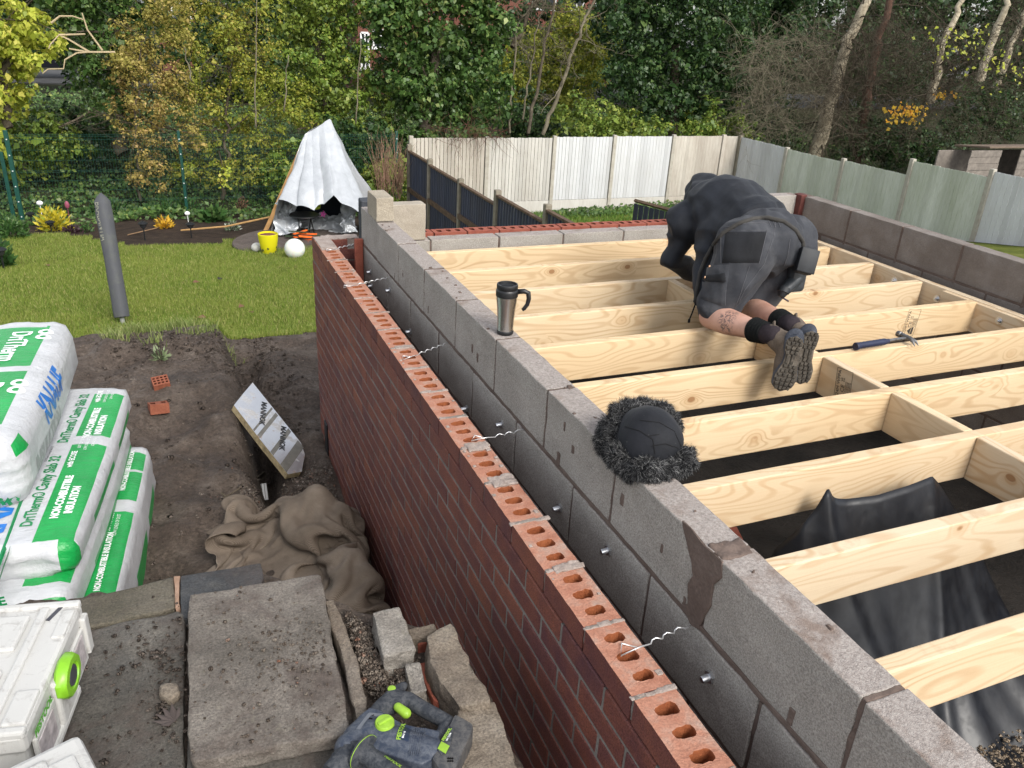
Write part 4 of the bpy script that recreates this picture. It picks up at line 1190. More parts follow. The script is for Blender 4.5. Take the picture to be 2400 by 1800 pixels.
tree("ivy_tree", "broad very dark ivy clad tree above the middle of the white fence", "tree", 16.2, [(1600, 60, 140, 90), (1500, 100, 90, 80), (1690, 120, 70, 80), (1560, 170, 110, 70), (1480, 190, 70, 60), (1640, 210, 100, 60), (1500, 250, 70, 45), (1580, 270, 90, 40), (1600, -60, 170, 80), (1450, 20, 60, 60), (1720, 30, 50, 60), (1700, 240, 50, 60)], [(1580, 400), (1580, 280), (1590, 60)], IVYD, .10, .29, 48, 7, G, 1.15, .24, twigs=4)
tree("yellow_green_shrub", "soft yellow green shrub in the gap under the red brick house", "bush", 20, [(1310, 110, 75, 55), (1270, 165, 60, 55), (1220, 170, 50, 50), (1400, 110, 50, 50), (1350, 60, 50, 40), (1360, 150, 60, 60), (1310, 220, 90, 50), (1240, 100, 40, 30)], [(1310, 300), (1305, 230), (1310, 120)], leafmat("soft yellow green", [(0, (.14, .18, .025)), (.5, (.26, .29, .036)), (1, (.40, .38, .06))], .5, .3, None, .35), .075, .28, 50, 8, G, 1.3, .05)
r = np.random.default_rng(5)
# lower hedging of ivy behind the fences, bush by bush
for k, (u, v, ru, rv, Y, mt, lb_) in enumerate((
        (60, 330, 110, 70, 15.5, IVYM, "ivy mound below the sunlit maple at the left edge"), (180, 300, 90, 60, 16.5, IVYD, "dark ivy mound under the ivy tree, left of the golden bush"),
        (690, 400, 70, 50, 14.4, IVYM, "low green bush behind the silver tarp's left shoulder"), (830, 350, 90, 70, 14.6, IVYD, "dark bush between the silver tarp and the white fence"),
        (900, 430, 60, 60, 13.6, IVYM, "scrubby bush at the inner end of the dark navy fence"), (1240, 270, 70, 50, 17, IVYD, "dark bush low between the bare stems"),
        (1380, 280, 80, 50, 15.5, IVYM, "green bush right of the leaning bare stem"), (1480, 300, 80, 40, 15.2, IVYM, "green bush behind the second white panel from the corner"),
        (1680, 290, 80, 40, 15.2, IVYM, "green bush behind the fence corner"), (1800, 290, 80, 40, 15.8, IVYD, "dark ivy at the foot of the pale trunk"), (2010, 320, 90, 60, 15.6, IVYD, "dark ivy bush right of the pale trunks"),
        (2180, 340, 100, 60, 14.8, IVYD, "dark bush behind the green stained panels"), (2320, 260, 110, 70, 15.5, IVYD, "dark bush above the timber shed"), (1800, 180, 70, 70, 18.5, IVYD, "dark ivy mass far behind the left twig tangle"), (1880, 120, 60, 80, 18.5, IVYD, "dark ivy mass behind the pale trunk's middle"), (2100, 150, 80, 80, 18.5, IVYD, "dark ivy mass behind the reddish trunk's right side"))):
    tree("ivy_bush", lb_, "bush", Y, [(u, v, ru, rv), (u + ru * .5, v + 20, ru * .6, rv * .7), (u - ru * .5, v + 15, ru * .6, rv * .7)], [(u, v + rv), (u + 5, v), (u, v - rv * .5)], mt, .08, .24, 42, 60 + k, "low bushes along the fences", .95, .03)

# ivy ground cover on the bank (uncountable)
bf_ = PF[(fy > 12.9) & (fy < 26) & (fx > -9) & (fx < 24)]
P = scatter(bf_, 60000, r, lambda c: np.exp(-(c[:, 1] - 13) * .10))
n = len(P); N = unit(r, n) * .6 + np.array((0, -.35, .7)); N /= np.linalg.norm(N, axis=1, keepdims=True); A = unit(r, n); A -= N * (A * N).sum(1, keepdims=True); A /= np.linalg.norm(A, axis=1, keepdims=True)
L = .085 * r.uniform(.6, 1.35, n); P[:, 2] += r.uniform(.0, .22, n) * (.5 + vn(P * .9, 3))
V, F = leaf_quads(P, N, A, L, L * .85); tag(put("ivy_ground_cover", mesh("ivy_ground_cover", V, F, IVY)), kind="stuff")
P = scatter(PF[(fy > 24) & (fy < 62) & (fx > -40) & (fx < 70)], 1, r)
blobs = []
for k in range(80):
    x = -26 + k * 1.2 + r.uniform(-.6, .6); y = r.uniform(30, 36); tl = 1.6 if x > 19 else 0; blobs.append(((x, y, r.uniform(-1.6, 1.2) + tl), (r.uniform(1.2, 2.2), 1.4, r.uniform(1.2, 2.6) + tl)))
blobs = [b for b in blobs if not (5.0 < b[0][0] < 14.8 and b[0][2] + b[1][2] > 1.3) and not (-2.2 < b[0][0] - .2 * (b[0][1] - 30) + 0 < 1.2 and b[0][2] > -.5) and not (-14 < b[0][0] < -8.5)]
blobs += [(tuple(at(u, v, y=29 + (u % 3))), (1.5, 1.3, rv)) for u, v, rv in ((480, 60, 1.7), (530, 50, 1.9), (580, 40, 2), (630, 60, 1.8), (680, 40, 2), (730, 30, 2), (790, 20, 2), (480, 150, 1.5), (570, 150, 1.5), (660, 150, 1.5), (1180, 180, 1.0), (1250, 170, 1.0), (1310, 170, 1.0), (1380, 150, 1.0), (1430, 90, 1.4), (1740, 40, 2.2), (1790, 20, 2.4), (1850, 30, 2.4), (1920, 10, 2.6), (1980, 20, 2.6), (2050, 30, 2.6), (2120, 20, 2.4), (2180, 30, 2.2), (2260, 40, 2.0), (2320, 30, 2.4), (2390, 30, 2.4), (2450, 20, 2.6), (1800, 110, 1.6), (1900, 120, 1.6), (2000, 120, 1.6), (2100, 130, 1.4), (2330, 130, 1.6), (2410, 120, 1.6))]
V, F = crown(blobs, .17, .45, 40, 91, .9, .4); tag(put("distant_woodland", mesh("distant_woodland", V, F, IVYD)), kind="stuff")

# bare stems left of centre
BS = [((1238, 312, 1300, 0), .05, BARK, "slim dark bare stem nearest the large ivy tree"), ((1195, 312, 1212, 60, 1262, -10), .03, TWIGL, "thin pale bare stem, leftmost of the group"), ((1160, 300, 1162, 230), .05, BARK, "short dark stump of a stem at the ivy tree's right foot"),
      ((1272, 315, 1345, 110, 1395, -5), .055, TWIGL, "long leaning bare stem right of the gap"), ((1225, 280, 1250, 120, 1275, -10), .028, TWIGL, "thin pale bare stem in the middle of the group"), ((1200, 110, 1245, 20, 1300, -30), .06, BARK, "dark crooked bare stem before the brick house")]
for k, (q, rr, mt, lb_) in enumerate(BS):
    pts = [(q[i], q[i + 1]) for i in range(0, len(q), 2)]; tp = trunk_poly(pts, 14.9 + .3 * (k % 3), .03, 10, 30 + k); n = len(tp)
    o = empty("bare_tree", tp[0], lb_, "tree", "bare stems beyond the white fence")
    v, f = tube(tp, [rr * (1 - .5 * i / n) for i in range(n)], 8); put("trunk", mesh("trunk", v, np.array([x for x in f if len(x) == 4]), mt, None, True), o)
    if k not in (2,):
        v, f = join(branching(tp, rr, 3, 40 + k, 9, 5, 4, 1.3, .5)[0]); put("branches", mesh("branches", v, f, TWIG if mt is BARK else TWIGL), o)
# birch-like sapling stems in the thicket
for k, (q, lb_) in enumerate((((600, 300, 598, 150, 603, -10), "tall thin pale sapling stem rising through the olive thicket"), ((834, 290, 845, 90), "thin pale sapling stem between the two ivy trees"), ((450, 190, 432, 110), "short pale sapling stem in the golden bush"), ((665, 260, 676, 130), "thin brown sapling stem left of the mid green ivy tree"))):
    pts = [(q[i], q[i + 1]) for i in range(0, len(q), 2)]; tp = trunk_poly(pts, 13.7, .015, 8, 70 + k)
    v, f = tube(tp, [.017 - .008 * i / len(tp) for i in range(len(tp))], 6)
    tag(put("sapling_stem", mesh("sapling_stem", v, [x for x in f], TWIGL, None, True)), lb_, "sapling", "sapling stems in the thicket")
# sunlit bare branch reaching from the ivy tree towards the maple
o = empty("dead_branch", at(270, 122, y=13.6), "pale sunlit bare branch arching out of the ivy tree towards the maple", "branch")
b = MB()
for q in ((270, 122, 205, 122, 180, 124, 152, 140, 149, 161, 112, 162, 100, 172), (210, 122, 160, 92, 138, 82, 118, 104, 114, 114), (240, 118, 205, 70, 192, 30), (205, 122, 162, 114), (138, 82, 200, 80), (120, 54, 140, 38, 170, 38, 195, 46)):
    pts = [at(q[i], q[i + 1], y=13.6) for i in range(0, len(q), 2)]; b.tube(pts, [.02 - .012 * i / len(pts) for i in range(len(pts))], 5)
b.build("limb", [plain("sunlit bark", (.40, .32, .20), .9, .2).m], o)

# the bare twiggy trees at the right
BT = [([(1908, 372), (1950, 230), (1985, 110), (2036, -10)], 15.2, .21, BARKL, 26, "thick pale sunlit trunk leaning right, foremost of the bare trees"), ([(2004, 385), (2030, 240), (2052, 120), (2090, -10)], 16, .17, plain("red brown bark", (.10, .055, .04), .9, .15, 0, .35, 6).m, 20, "reddish brown trunk just right of the pale one"),
      ([(2180, 240), (2210, 100), (2262, -10)], 17, .14, BARKL, 14, "pale slanting trunk left of the twin trunks at the top right"), ([(2290, 200), (2340, 60), (2370, -20)], 16.5, .14, BARKL, 14, "pale trunk near the top right corner"), ([(2330, 210), (2390, 60), (2420, -20)], 17, .12, BARKL, 12, "outermost pale trunk in the top right corner")]
for k, (pts, Y, rr, mt, nb, lb_) in enumerate(BT):
    tp = trunk_poly(pts, Y, .035, 8, 80 + k); n = len(tp); o = empty("bare_tree", tp[0], lb_, "tree", "bare trees behind the right fence")
    v, f = tube(tp, [rr * (1.1 - .55 * i / n) for i in range(n)], 12); put("trunk", mesh("trunk", v, np.array([x for x in f if len(x) == 4]), mt, None, True), o)
    bb, tw = branching(tp, rr * .55, 3, 90 + k, nb, 9, 9, 2.0, -.1, -.055, .1); v, f = join(bb); put("branches", mesh("branches", v, f, TWIG), o)
# tangled twig thickets
for k, (u0, u1, v0, v1, Y, nn, lb_) in enumerate(((1730, 1960, 90, 330, 14.9, 850, "tangle of arching bare twigs left of the pale trunk"), (1900, 2140, 60, 340, 14.6, 750, "tangle of bare twigs in front of the pale and red trunks"), (2120, 2420, 60, 360, 13.9, 800, "dense dark twig tangle above the timber shed"))):
    rr = np.random.default_rng(110 + k); p = np.array([tuple(at(rr.uniform(u0, u1), rr.uniform(v0, v1), y=Y + rr.normal(0, .7))) for _ in range(nn)])
    d = unit(rr, nn) * np.array((1, .5, .8)) + np.array((-.15 if k == 0 else 0, 0, .2)); A = wander(rr, p, d, rr.uniform(.5, 1.7, nn), 9, .2, -.10)
    parts = [strands(A, .0065, .0022, 3)]
    idx = rr.integers(0, nn, nn * 2); i0 = rr.integers(1, 7, nn * 2); B = wander(rr, A[idx, i0], (A[idx, i0 + 1] - A[idx, i0]) * 8 + unit(rr, nn * 2), rr.uniform(.2, .7, nn * 2), 6, .25, -.06); parts.append(strands(B, .0035, .0016, 3))
    v, f = join(parts); o = empty("twig_thicket", tuple(p.mean(0)), lb_, "thicket", "bare twig thickets"); put("twigs", mesh("twigs", v, f, (TWIGL, TWIG, TWIG)[k]), o)
# sprays of yellow leaves
for k, (u, v, ru, rv, Y, cnt, mt, lb_) in enumerate(((2130, 268, 52, 30, 13.6, 120, YELL, "bright yellow maple leaf spray hanging behind the green stained panels"), (2210, 222, 30, 12, 14.2, 30, YELL, "small orange yellow leaf spray above the bright yellow one"), (2260, 95, 90, 50, 13.6, 70, LIME, "scattered pale yellow green leaves before the top right trunks"),
                                               (2330, 160, 90, 50, 13.4, 60, LIME, "few pale green leaves on the dark twigs at the right edge"), (527, 412, 14, 36, 13.2, 40, LIME, "yellow leaved stem in front of the mesh fence by the tarp"))):
    rr = np.random.default_rng(130 + k); c = np.array([tuple(at(u + rr.normal(0, ru * .5), v + rr.normal(0, rv * .5), y=Y)) for _ in range(cnt)])
    N = unit(rr, cnt) * .6 + np.array((0, -.7, .3)); N /= np.linalg.norm(N, axis=1, keepdims=True); A = unit(rr, cnt) + np.array((0, 0, -.5)); A -= N * (A * N).sum(1, keepdims=True); A /= np.linalg.norm(A, axis=1, keepdims=True)
    L = (.075 if k == 4 else .12) * rr.uniform(.6, 1.2, cnt); Vv, Ff = leaf_quads(c, N, A, L, L * .9); o = empty("leaf_spray", tuple(c.mean(0)), lb_, "leaf spray", "sprays of late leaves")
    put("leaves", mesh("leaves", Vv, Ff, mt), o); b = MB(); b.tube([at(u - ru, v - rv * 1.6, y=Y + .05), at(u, v, y=Y + .05), at(u + ru, v + rv, y=Y + .05)], [.012, .008, .004], 5); b.build("stem", [TWIG], o)

# ================================================================== HOUSES AND THINGS BEYOND
HB = Mat("house brick", .85, .2); bt = HB.n('ShaderNodeTexBrick'); cc_ = HB.n('ShaderNodeCombineXYZ'); sx_ = HB.n('ShaderNodeSeparateXYZ'); HB.L.new(HB.co(), sx_.inputs[0]); HB.L.new(sx_.outputs[0], cc_.inputs[0]); HB.L.new(sx_.outputs[2], cc_.inputs[1]); HB.L.new(cc_.outputs[0], bt.inputs[0])
bt.inputs['Color1'].default_value = (.17, .06, .042, 1); bt.inputs['Color2'].default_value = (.12, .042, .03, 1); bt.inputs['Mortar'].default_value = (.25, .17, .13, 1); bt.inputs['Scale'].default_value = 4.4; bt.inputs['Mortar Size'].default_value = .012
HB.color(HB.mix(.35, bt.outputs[0], HB.ramp(HB.noise(.8, 4, .6), [(.3, (.10, .04, .03)), (.7, (.20, .08, .055))])))
GLASS = Mat("window glass", .12, .6, 0, (.03, .035, .04)).m; UPVC = Mat("white window plastic", .4, .4, 0, (.82, .82, .80)).m; TILE = plain("roof tiles", (.10, .07, .06), .9, .2, 0, .3, 6).m
def house(label, x0, x1, y, z0, z1, wins):
    o = empty("brick_house", ((x0 + x1) / 2, y, z0), label, "house", "brick houses beyond the trees")
    b = MB(); b.box(((x0 + x1) / 2, y + 3, (z0 + z1) / 2), (x1 - x0, 6, z1 - z0), r=.02); b.build("wall", [HB.m], o)
    b = MB(); V = [(x0 - .3, y - .4, z1), (x1 + .3, y - .4, z1), (x1 + .3, y + 6.4, z1), (x0 - .3, y + 6.4, z1), (x0 - .3, y + 3, z1 + 2.4), (x1 + .3, y + 3, z1 + 2.4)]
    b.add(V, [[0, 1, 5, 4], [2, 3, 4, 5], [1, 2, 5], [3, 0, 4], [3, 2, 1, 0]]); b.build("roof", [TILE], o)
    for (wx, wz, ww, wh) in wins:
        b = MB()
        for dx, dz, a, c in ((-ww / 2, 0, .09, wh), (ww / 2, 0, .09, wh), (0, wh / 2, ww, .09), (0, -wh / 2, ww + .2, .12), (0, 0, .07, wh), (0, wh * .18, ww, .06)): b.box((wx + dx, y - .02, wz + dz), (a, .1, c), r=.008)
        f = b.build("window", [UPVC], o); b = MB(); b.box((wx, y + .02, wz), (ww - .05, .06, wh - .05), r=.005); b.build("pane", [GLASS], f)
def wxz(u, v, Y): p = at(u, v, y=Y); return p.x, p.z
HY = 44
h = [wxz(1140, 60, HY), wxz(1440, 20, HY)]
w_ = [wxz(u, v, HY) for u, v in ((1196, 72), (1275, -4), (1352, -2), (1412, -2), (1210, -40))]
house("red brick house with white windows in the gap right of the large ivy tree", h[0][0] - 2, h[1][0] + 1.5, HY, -2.7, 3.4, [(w_[0][0], w_[0][1], 1.1, 1.1), (w_[1][0], w_[1][1], 1.5, 1.2), (w_[2][0], w_[2][1], .9, 1.2), (w_[3][0], w_[3][1], .9, 1.2)])
h = [wxz(370, 60, HY), wxz(720, 20, HY)]; w_ = [wxz(424, 20, HY), wxz(660, 40, HY)]
house("orange red brick house glimpsed through the golden bush and thicket", h[0][0], wxz(462, 60, HY)[0], HY, -2.7, 3.4, [(w_[0][0], w_[0][1], .9, 1.4)])
HY = 36; h = [wxz(835, 100, HY), wxz(960, 100, HY)]; w_ = [wxz(898, 92, HY), wxz(855, 120, HY)]
house("brown brick house with a white framed window between the two ivy trees", h[0][0], h[1][0] + 2, HY, -2.7, 2.6, [(w_[0][0], w_[0][1], .95, .8), (w_[1][0], w_[1][1], .35, 1.6)])
# parked dark car at the far left, white van and green container at the right
def car(label, c, L, W, H, col, cat, name, rz=0, van=False):
    o = empty(name, c, label, cat)
    b = MB(); hh = H
    prof = [(-L / 2, .25), (L / 2, .25), (L / 2, .75), (L * .42, hh * .62), (L * .24, hh * .97), (-L * .44, hh), (-L / 2, hh * .7)] if van else [(-L / 2, .25), (L / 2, .25), (L / 2, .7), (L * .28, hh * .62), (L * .12, hh * .98), (-L * .28, hh), (-L * .46, hh * .66), (-L / 2, .75)]
    M = Matrix.Translation(c) @ Matrix.Rotation(rz, 4, 'Z') @ Matrix.Rotation(rad(90), 4, 'X')
    b.prism(prof, -W / 2, W / 2, M); b.build("body", [col], o, bevel=.05)
    M2 = Matrix.Translation(c) @ Matrix.Rotation(rz, 4, 'Z')
    for s in (-1, 1):
        b = MB(); V, F = rough_box((L * .36, .03, hh * .26), .01); b.add(xform(V + np.array((-L * .08, s * (W / 2 - .0), hh * .8)), M2), F); b.build("side_window", [GLASS], o)
        for q in (-.32, .32):
            b = MB(); V, F = lathe([(.14, -.1), (.33, -.1), (.33, .1), (.14, .1)], 18); V = V[:, [0, 2, 1]]; b.add(xform(V + np.array((q * L, s * W * .46, .33)), M2), F); b.build("wheel", [Mat("tyre", .8, .2, 0, (.02, .02, .02)).m], o)
    for s in (-1, 1):
        b = MB(); V, F = rough_box((.03, W * .34, hh * .3), .01); b.add(xform(V + np.array((-L / 2 + (.0 if van else .12), s * W * .21, hh * .72)), M2), F); b.build("rear_window", [GLASS], o)
        b = MB(); V, F = rough_box((.05, .12, .3 if van else .2), .01); b.add(xform(V + np.array((-L / 2 - .01, s * W * .43, hh * .45)), M2), F); b.build("tail_light", [Mat("red lens", .3, .5, 0, (.45, .03, .03)).m], o)
p = at(2222, 172, y=36); car("white van parked far off between the bare trunks, rear towards us", (p.x, p.y, p.z), 4.2, 1.8, 1.95, Mat("white car paint", .3, .5, 0, (.8, .8, .8)).m, "van", "parked_van", rad(75), True)
p = at(85, 168, y=40); car("dark car parked on the road in the gap beside the maple", (p.x, p.y, p.z), 4.4, 1.8, 1.6, Mat("dark car paint", .25, .5, 0, (.012, .013, .018)).m, "car", "parked_car", rad(8))
p = at(1752, 150, y=33)
o = empty("green_container", p, "dark green container far off, left of the twig tangles", "container"); b = MB(); b.box((p.x - .3, p.y, p.z + .5), (1.5, 2, 1.2), r=.05); b.build("body", [Mat("green container paint", .5, .4, 0, (.02, .16, .10)).m], o, bevel=.02); b = MB(); b.box((p.x - .3, p.y - .02, p.z + 1.12), (1.6, 2.1, .1), r=.03); b.build("lid", [Mat("dark lid", .5, .4, 0, (.02, .05, .04)).m], o)
RO = onground(80, 178)
b = MB(); b.box((-8, 41, -2.52), (26, 7, .1), r=.01); tag(b.build("road", [speck("asphalt", [(.3, (.06, .06, .06)), (.7, (.10, .10, .10))], 2, 60).m]), kind="structure")
b = MB(); b.box((32, 36, -2.5), (34, 9, .1), r=.01); tag(b.build("road", [speck("far asphalt", [(.3, (.06, .06, .06)), (.7, (.10, .10, .10))], 2, 60).m]), kind="structure")
# timber shed behind the right fence
p = at(2262, 405, y=10.6); q = at(2520, 430, y=10.6)
o = empty("timber_shed", ((p.x + q.x) / 2, 11, -2.5), "grey weathered timber shed with a dark opening behind the right fence", "shed"); SH = plain("weathered boards", (.20, .175, .15), .9, .2, 0, .25, 8).m
zt = at(2330, 352, y=10.6).z; b = MB(); n = 10; w0 = at(2340, 380, y=10.6).x
for k in range(n): 
    z0 = -3 + (zt + 3) * k / n; b.box(((p.x + w0) / 2, 10.6 - .012 * (k % 2), z0 + (zt + 3) / n / 2), (w0 - p.x, .03, (zt + 3) / n - .006), r=.004)
w1 = at(2385, 380, y=10.6).x
for k in range(n):
    z0 = -3 + (zt + 3) * k / n; b.box(((w1 + q.x) / 2, 10.6, z0 + (zt + 3) / n / 2), (q.x - w1, .03, (zt + 3) / n - .006), r=.004)
b.build("boarding", [SH], o); b = MB(); b.box(((p.x + q.x) / 2 + .35, 11.1, zt + .02), (q.x - p.x - .5, 1.1, .05), rot=(rad(-6), 0, 0), r=.01); b.build("roof", [plain("brown roof", (.16, .12, .09), .9, .2).m], o)
b = MB(); b.box(((p.x + q.x) / 2, 11.6, (zt - 3.1) / 2), (q.x - p.x, .05, zt + 2.8), r=.01); b.build("back_wall", [SH], o)
from mathutils.bvhtree import BVHTree
# ================================================================== KNEELING PERSON
def capsule(a, b, ra, rb, n=20, m=5):
    a, b = Vector(a), Vector(b); d = (b - a); L = d.length; d = d.normalized() if L > 1e-6 else Vector((0, 0, 1))
    pts, R = [], []
    for k in range(m): w = math.pi / 2 * (1 - k / m); pts.append(a - d * ra * math.sin(w)); R.append(max(ra * math.cos(w), 1e-4))
    for k in range(m + 1):
        w = math.pi / 2 * k / m
        if k == 0: pts.append(a); R.append(ra); pts.append(b); R.append(rb)
        else: pts.append(b + d * rb * math.sin(w)); R.append(max(rb * math.cos(w), 1e-4))
    return tube(pts, R, n)


def ellips(c, r, M=None, n=18):
    prof = [(math.sin(math.pi * k / n) + 1e-5, -math.cos(math.pi * k / n)) for k in range(n + 1)]
    V, F = lathe(prof, 24); V = V * np.array(r)
    if M is not None: V = V @ np.array(M).T
    return V + np.array(c), F


def skinned(name, pieces, voxel, smooth_it, mats, parent, disp=None, keep=True):
    """union of tapered limbs grown into ONE continuous surface"""
    b = MB()
    for V, F in pieces: b.add(V, F)
    me = mesh(name, np.concatenate(b.V), b.F, mats); o = bpy.data.objects.new(name, me); COL.objects.link(o)
    r = o.modifiers.new("r", 'REMESH'); r.mode = 'VOXEL'; r.voxel_size = voxel
    s = o.modifiers.new("s", 'SMOOTH'); s.iterations = smooth_it; s.factor = .5
    bpy.context.view_layer.update(); dg = bpy.context.evaluated_depsgraph_get()
    m2 = bpy.data.meshes.new_from_object(o.evaluated_get(dg)); bpy.data.objects.remove(o)
    n = len(m2.vertices); P = np.empty(n * 3, np.float32); m2.vertices.foreach_get('co', P); P = P.reshape(-1, 3).astype(float)
    if disp:
        N = np.empty(n * 3, np.float32); m2.vertices.foreach_get('normal', N); N = N.reshape(-1, 3)
        P = P + N * disp(P)[:, None]
        m2.vertices.foreach_set('co', P.astype(np.float32).ravel())
    m2.materials.clear()
    for m in mats: m2.materials.append(m)
    m2.polygons.foreach_set('use_smooth', np.ones(len(m2.polygons), bool)); m2.update(); m2.name = name
    return put(name, m2, parent)


def bvh_of(*objs):
    V, F, n = [], [], 0
    for o in objs:
        me = o.data; mw = Matrix.Identity(4)
        k = len(me.vertices); P = np.empty(k * 3, np.float32); me.vertices.foreach_get('co', P)
        V += P.reshape(-1, 3).tolist(); F += [[i + n for i in p.vertices] for p in me.polygons]; n += k
    return BVHTree.FromPolygons(V, F)


def ray(bv, u, v):
    k = (AX[0] * ((u - 1200) / FPX) + AX[1] * ((v - 900) / FPX) + AX[2]).normalized()
    return bv.ray_cast(Vector(CAMP), k)


def quad_uv(q, s, t):
    a = [q[0][i] * (1 - s) + q[1][i] * s for i in (0, 1)]; b = [q[3][i] * (1 - s) + q[2][i] * s for i in (0, 1)]
    return a[0] * (1 - t) + b[0] * t, a[1] * (1 - t) + b[1] * t


def patch(bv, q, nu, nv, th, b=None, m=0):
    """a sewn-on patch of thickness th following the surface found behind the quad q"""
    b = b or MB(); G, OK = [], []
    last = None
    for i in range(nu + 1):
        for j in range(nv + 1):
            u, v = quad_uv(q, i / nu, j / nv); h = ray(bv, u, v)
            if h[0] is None: G.append(None)
            else: G.append((h[0], h[1]))
    V, F = [], []; idx = {}
    for k, g in enumerate(G):
        if g is None: continue
        i, j = divmod(k, nv + 1); e = 0 if i in (0, nu) or j in (0, nv) else 1
        idx[k] = len(V); V.append(tuple(g[0] + g[1] * (th * (e if th > .002 else 1) + .0006)))
    for i in range(nu):
        for j in range(nv):
            f = [i * (nv + 1) + j, (i + 1) * (nv + 1) + j, (i + 1) * (nv + 1) + j + 1, i * (nv + 1) + j + 1]
            if all(k in idx for k in f) and max((Vector(V[idx[f[0]]]) - Vector(V[idx[k]])).length for k in f) < .05: F.append([idx[k] for k in f][::-1])
    if F: b.add(V, F, m)
    return b


def cordline(bv, pts, r, b, sub=6, off=.002):
    P = []
    for k in range(len(pts) - 1):
        for j in range(sub): P.append((pts[k][0] + (pts[k + 1][0] - pts[k][0]) * j / sub, pts[k][1] + (pts[k + 1][1] - pts[k][1]) * j / sub))
    P.append(pts[-1]); Q = []
    for u, v in P:
        h = ray(bv, u, v)
        if h[0] is not None: Q.append(h[0] + h[1] * off)
    if len(Q) > 1: b.tube(Q, r, 5)


A_ = lambda u, v, y: at(u, v, y=y)
kL, kR = A_(1668, 742, -2.03), A_(1752, 722, -1.95)
aL, aR = A_(1792, 780, -2.40), A_(1842, 758, -2.36)
hL, hR = A_(1738, 606, -2.04), A_(1842, 588, -1.95)
wa = A_(1782, 560, -1.86); ch = A_(1702, 499, -1.58); up_ = A_(1678, 480, -1.46)
sL, sR = A_(1612, 520, -1.52), A_(1742, 482, -1.38)
eL, eR = A_(1572, 604, -1.50), A_(1762, 560, -1.22)
wL, wR = A_(1648, 650, -1.36), A_(1700, 640, -1.24)
nk = A_(1655, 468, -1.38); hd = A_(1654, 466, -1.31)
lat = (hR - hL).normalized()
person = empty("person", ((kL + kR) / 2)[:2] + (0,), "kneeling man in black hooded jacket and grey work shorts, seen from behind on the joists", "person")
m = Mat("skin", .55, .35); co = m.co(); sk = m.ramp(m.noise(12, 4, .6, co), [(.3, (.44, .235, .17)), (.6, (.56, .33, .25)), (.8, (.60, .37, .29))])
tc = kL.lerp(aL, .40) + Vector((-.03, -.02, .015))
sub = m.n('ShaderNodeVectorMath', operation='SUBTRACT'); m.L.new(co, sub.inputs[0]); sub.inputs[1].default_value = tuple(tc)
ln = m.n('ShaderNodeVectorMath', operation='LENGTH'); m.L.new(sub.outputs[0], ln.inputs[0])
zone = m.ramp(m.math('MULTIPLY', ln.outputs['Value'], 10.), [(.42, 1), (.62, 0)])
ink = m.ramp(m.noise(55, 3, .65, co, 1.2), [(.48, 0), (.54, 1)])
m.color(m.mix(m.math('MULTIPLY', m.math('MULTIPLY', zone, ink), .8), sk, (.055, .055, .06))); m.bump(m.noise(160, 3, .6, co), .0008); SKIN = m.m
bp_ = [capsule(kL, kL.lerp(aL, .33), .060, .062), capsule(kL.lerp(aL, .33), aL, .062, .036), capsule(kR, kR.lerp(aR, .33), .058, .062), capsule(kR.lerp(aR, .33), aR, .062, .036),
       capsule(hL, kL, .075, .058), capsule(hR, kR, .075, .058), capsule(hL + Vector((0, 0, .05)), hR + Vector((0, 0, .05)), .09, .09), capsule((hL + hR) / 2 + Vector((0, 0, .06)), wa, .10, .12), capsule(wa, ch, .13, .15), capsule(ch, up_, .15, .12), capsule(sL, sR, .07, .07),
       capsule(sL, eL, .052, .042), capsule(eL, wL, .042, .028), capsule(sR, eR, .052, .042), capsule(eR, wR, .042, .028), capsule(up_, hd, .06, .06), ellips(hd, (.078, .10, .11)), capsule(hd, hd + Vector((-.02, .09, -.045)), .06, .05)]
nd = Vector((-.03, .11, -.05)); bp_.append(capsule(hd + nd, hd + nd + Vector((0, .012, -.012)), .014, .012))
for w, e, sg in ((wL, eL, 1), (wR, eR, -1)):
    d = Vector((.25 * sg, .55, -.55)).normalized(); s = d.cross(Vector((0, 0, 1))).normalized(); p = w + d * .05
    bp_.append(capsule(w, p, .028, .034)); bp_.append(capsule(w + s * .018, p + s * .022 + d * .03, .016, .014)); bp_.append(capsule(w - s * .018, p - s * .022 + d * .03, .016, .014))
    for q, (o_, l_) in enumerate(((-.03, .07), (-.01, .08), (.011, .077), (.03, .062))):
        k0 = p + s * o_ + d * .03; k1 = k0 + (d + Vector((0, 0, -.35))).normalized() * l_ * .55; k2 = k1 + (d + Vector((0, 0, -1.4))).normalized() * l_ * .5
        bp_.append(capsule(k0, k1, .0095, .009, 10, 3)); bp_.append(capsule(k1, k2, .009, .0075, 10, 3))
    t0 = w + d * .02 + s * .03 * sg; bp_.append(capsule(t0, t0 + (d * .6 + s * sg).normalized() * .045, .012, .01, 10, 3))
body = skinned("body", bp_, .007, 6, [SKIN], person)


def wrinkle(f1, a1, f2, a2, ax=Vector((1, 0, 0)), st=.35, seed=0):
    a = np.array(ax.normalized())
    def fn(P):
        q = P - (P @ a)[:, None] * a * (1 - st)
        n = fbm(q * f1 + seed, 3, seed + 2); rdg = 1 - np.abs(fbm(q * f2 + 5 + seed, 2, seed + 7)) * 2
        return n * a1 + rdg * a2
    return fn


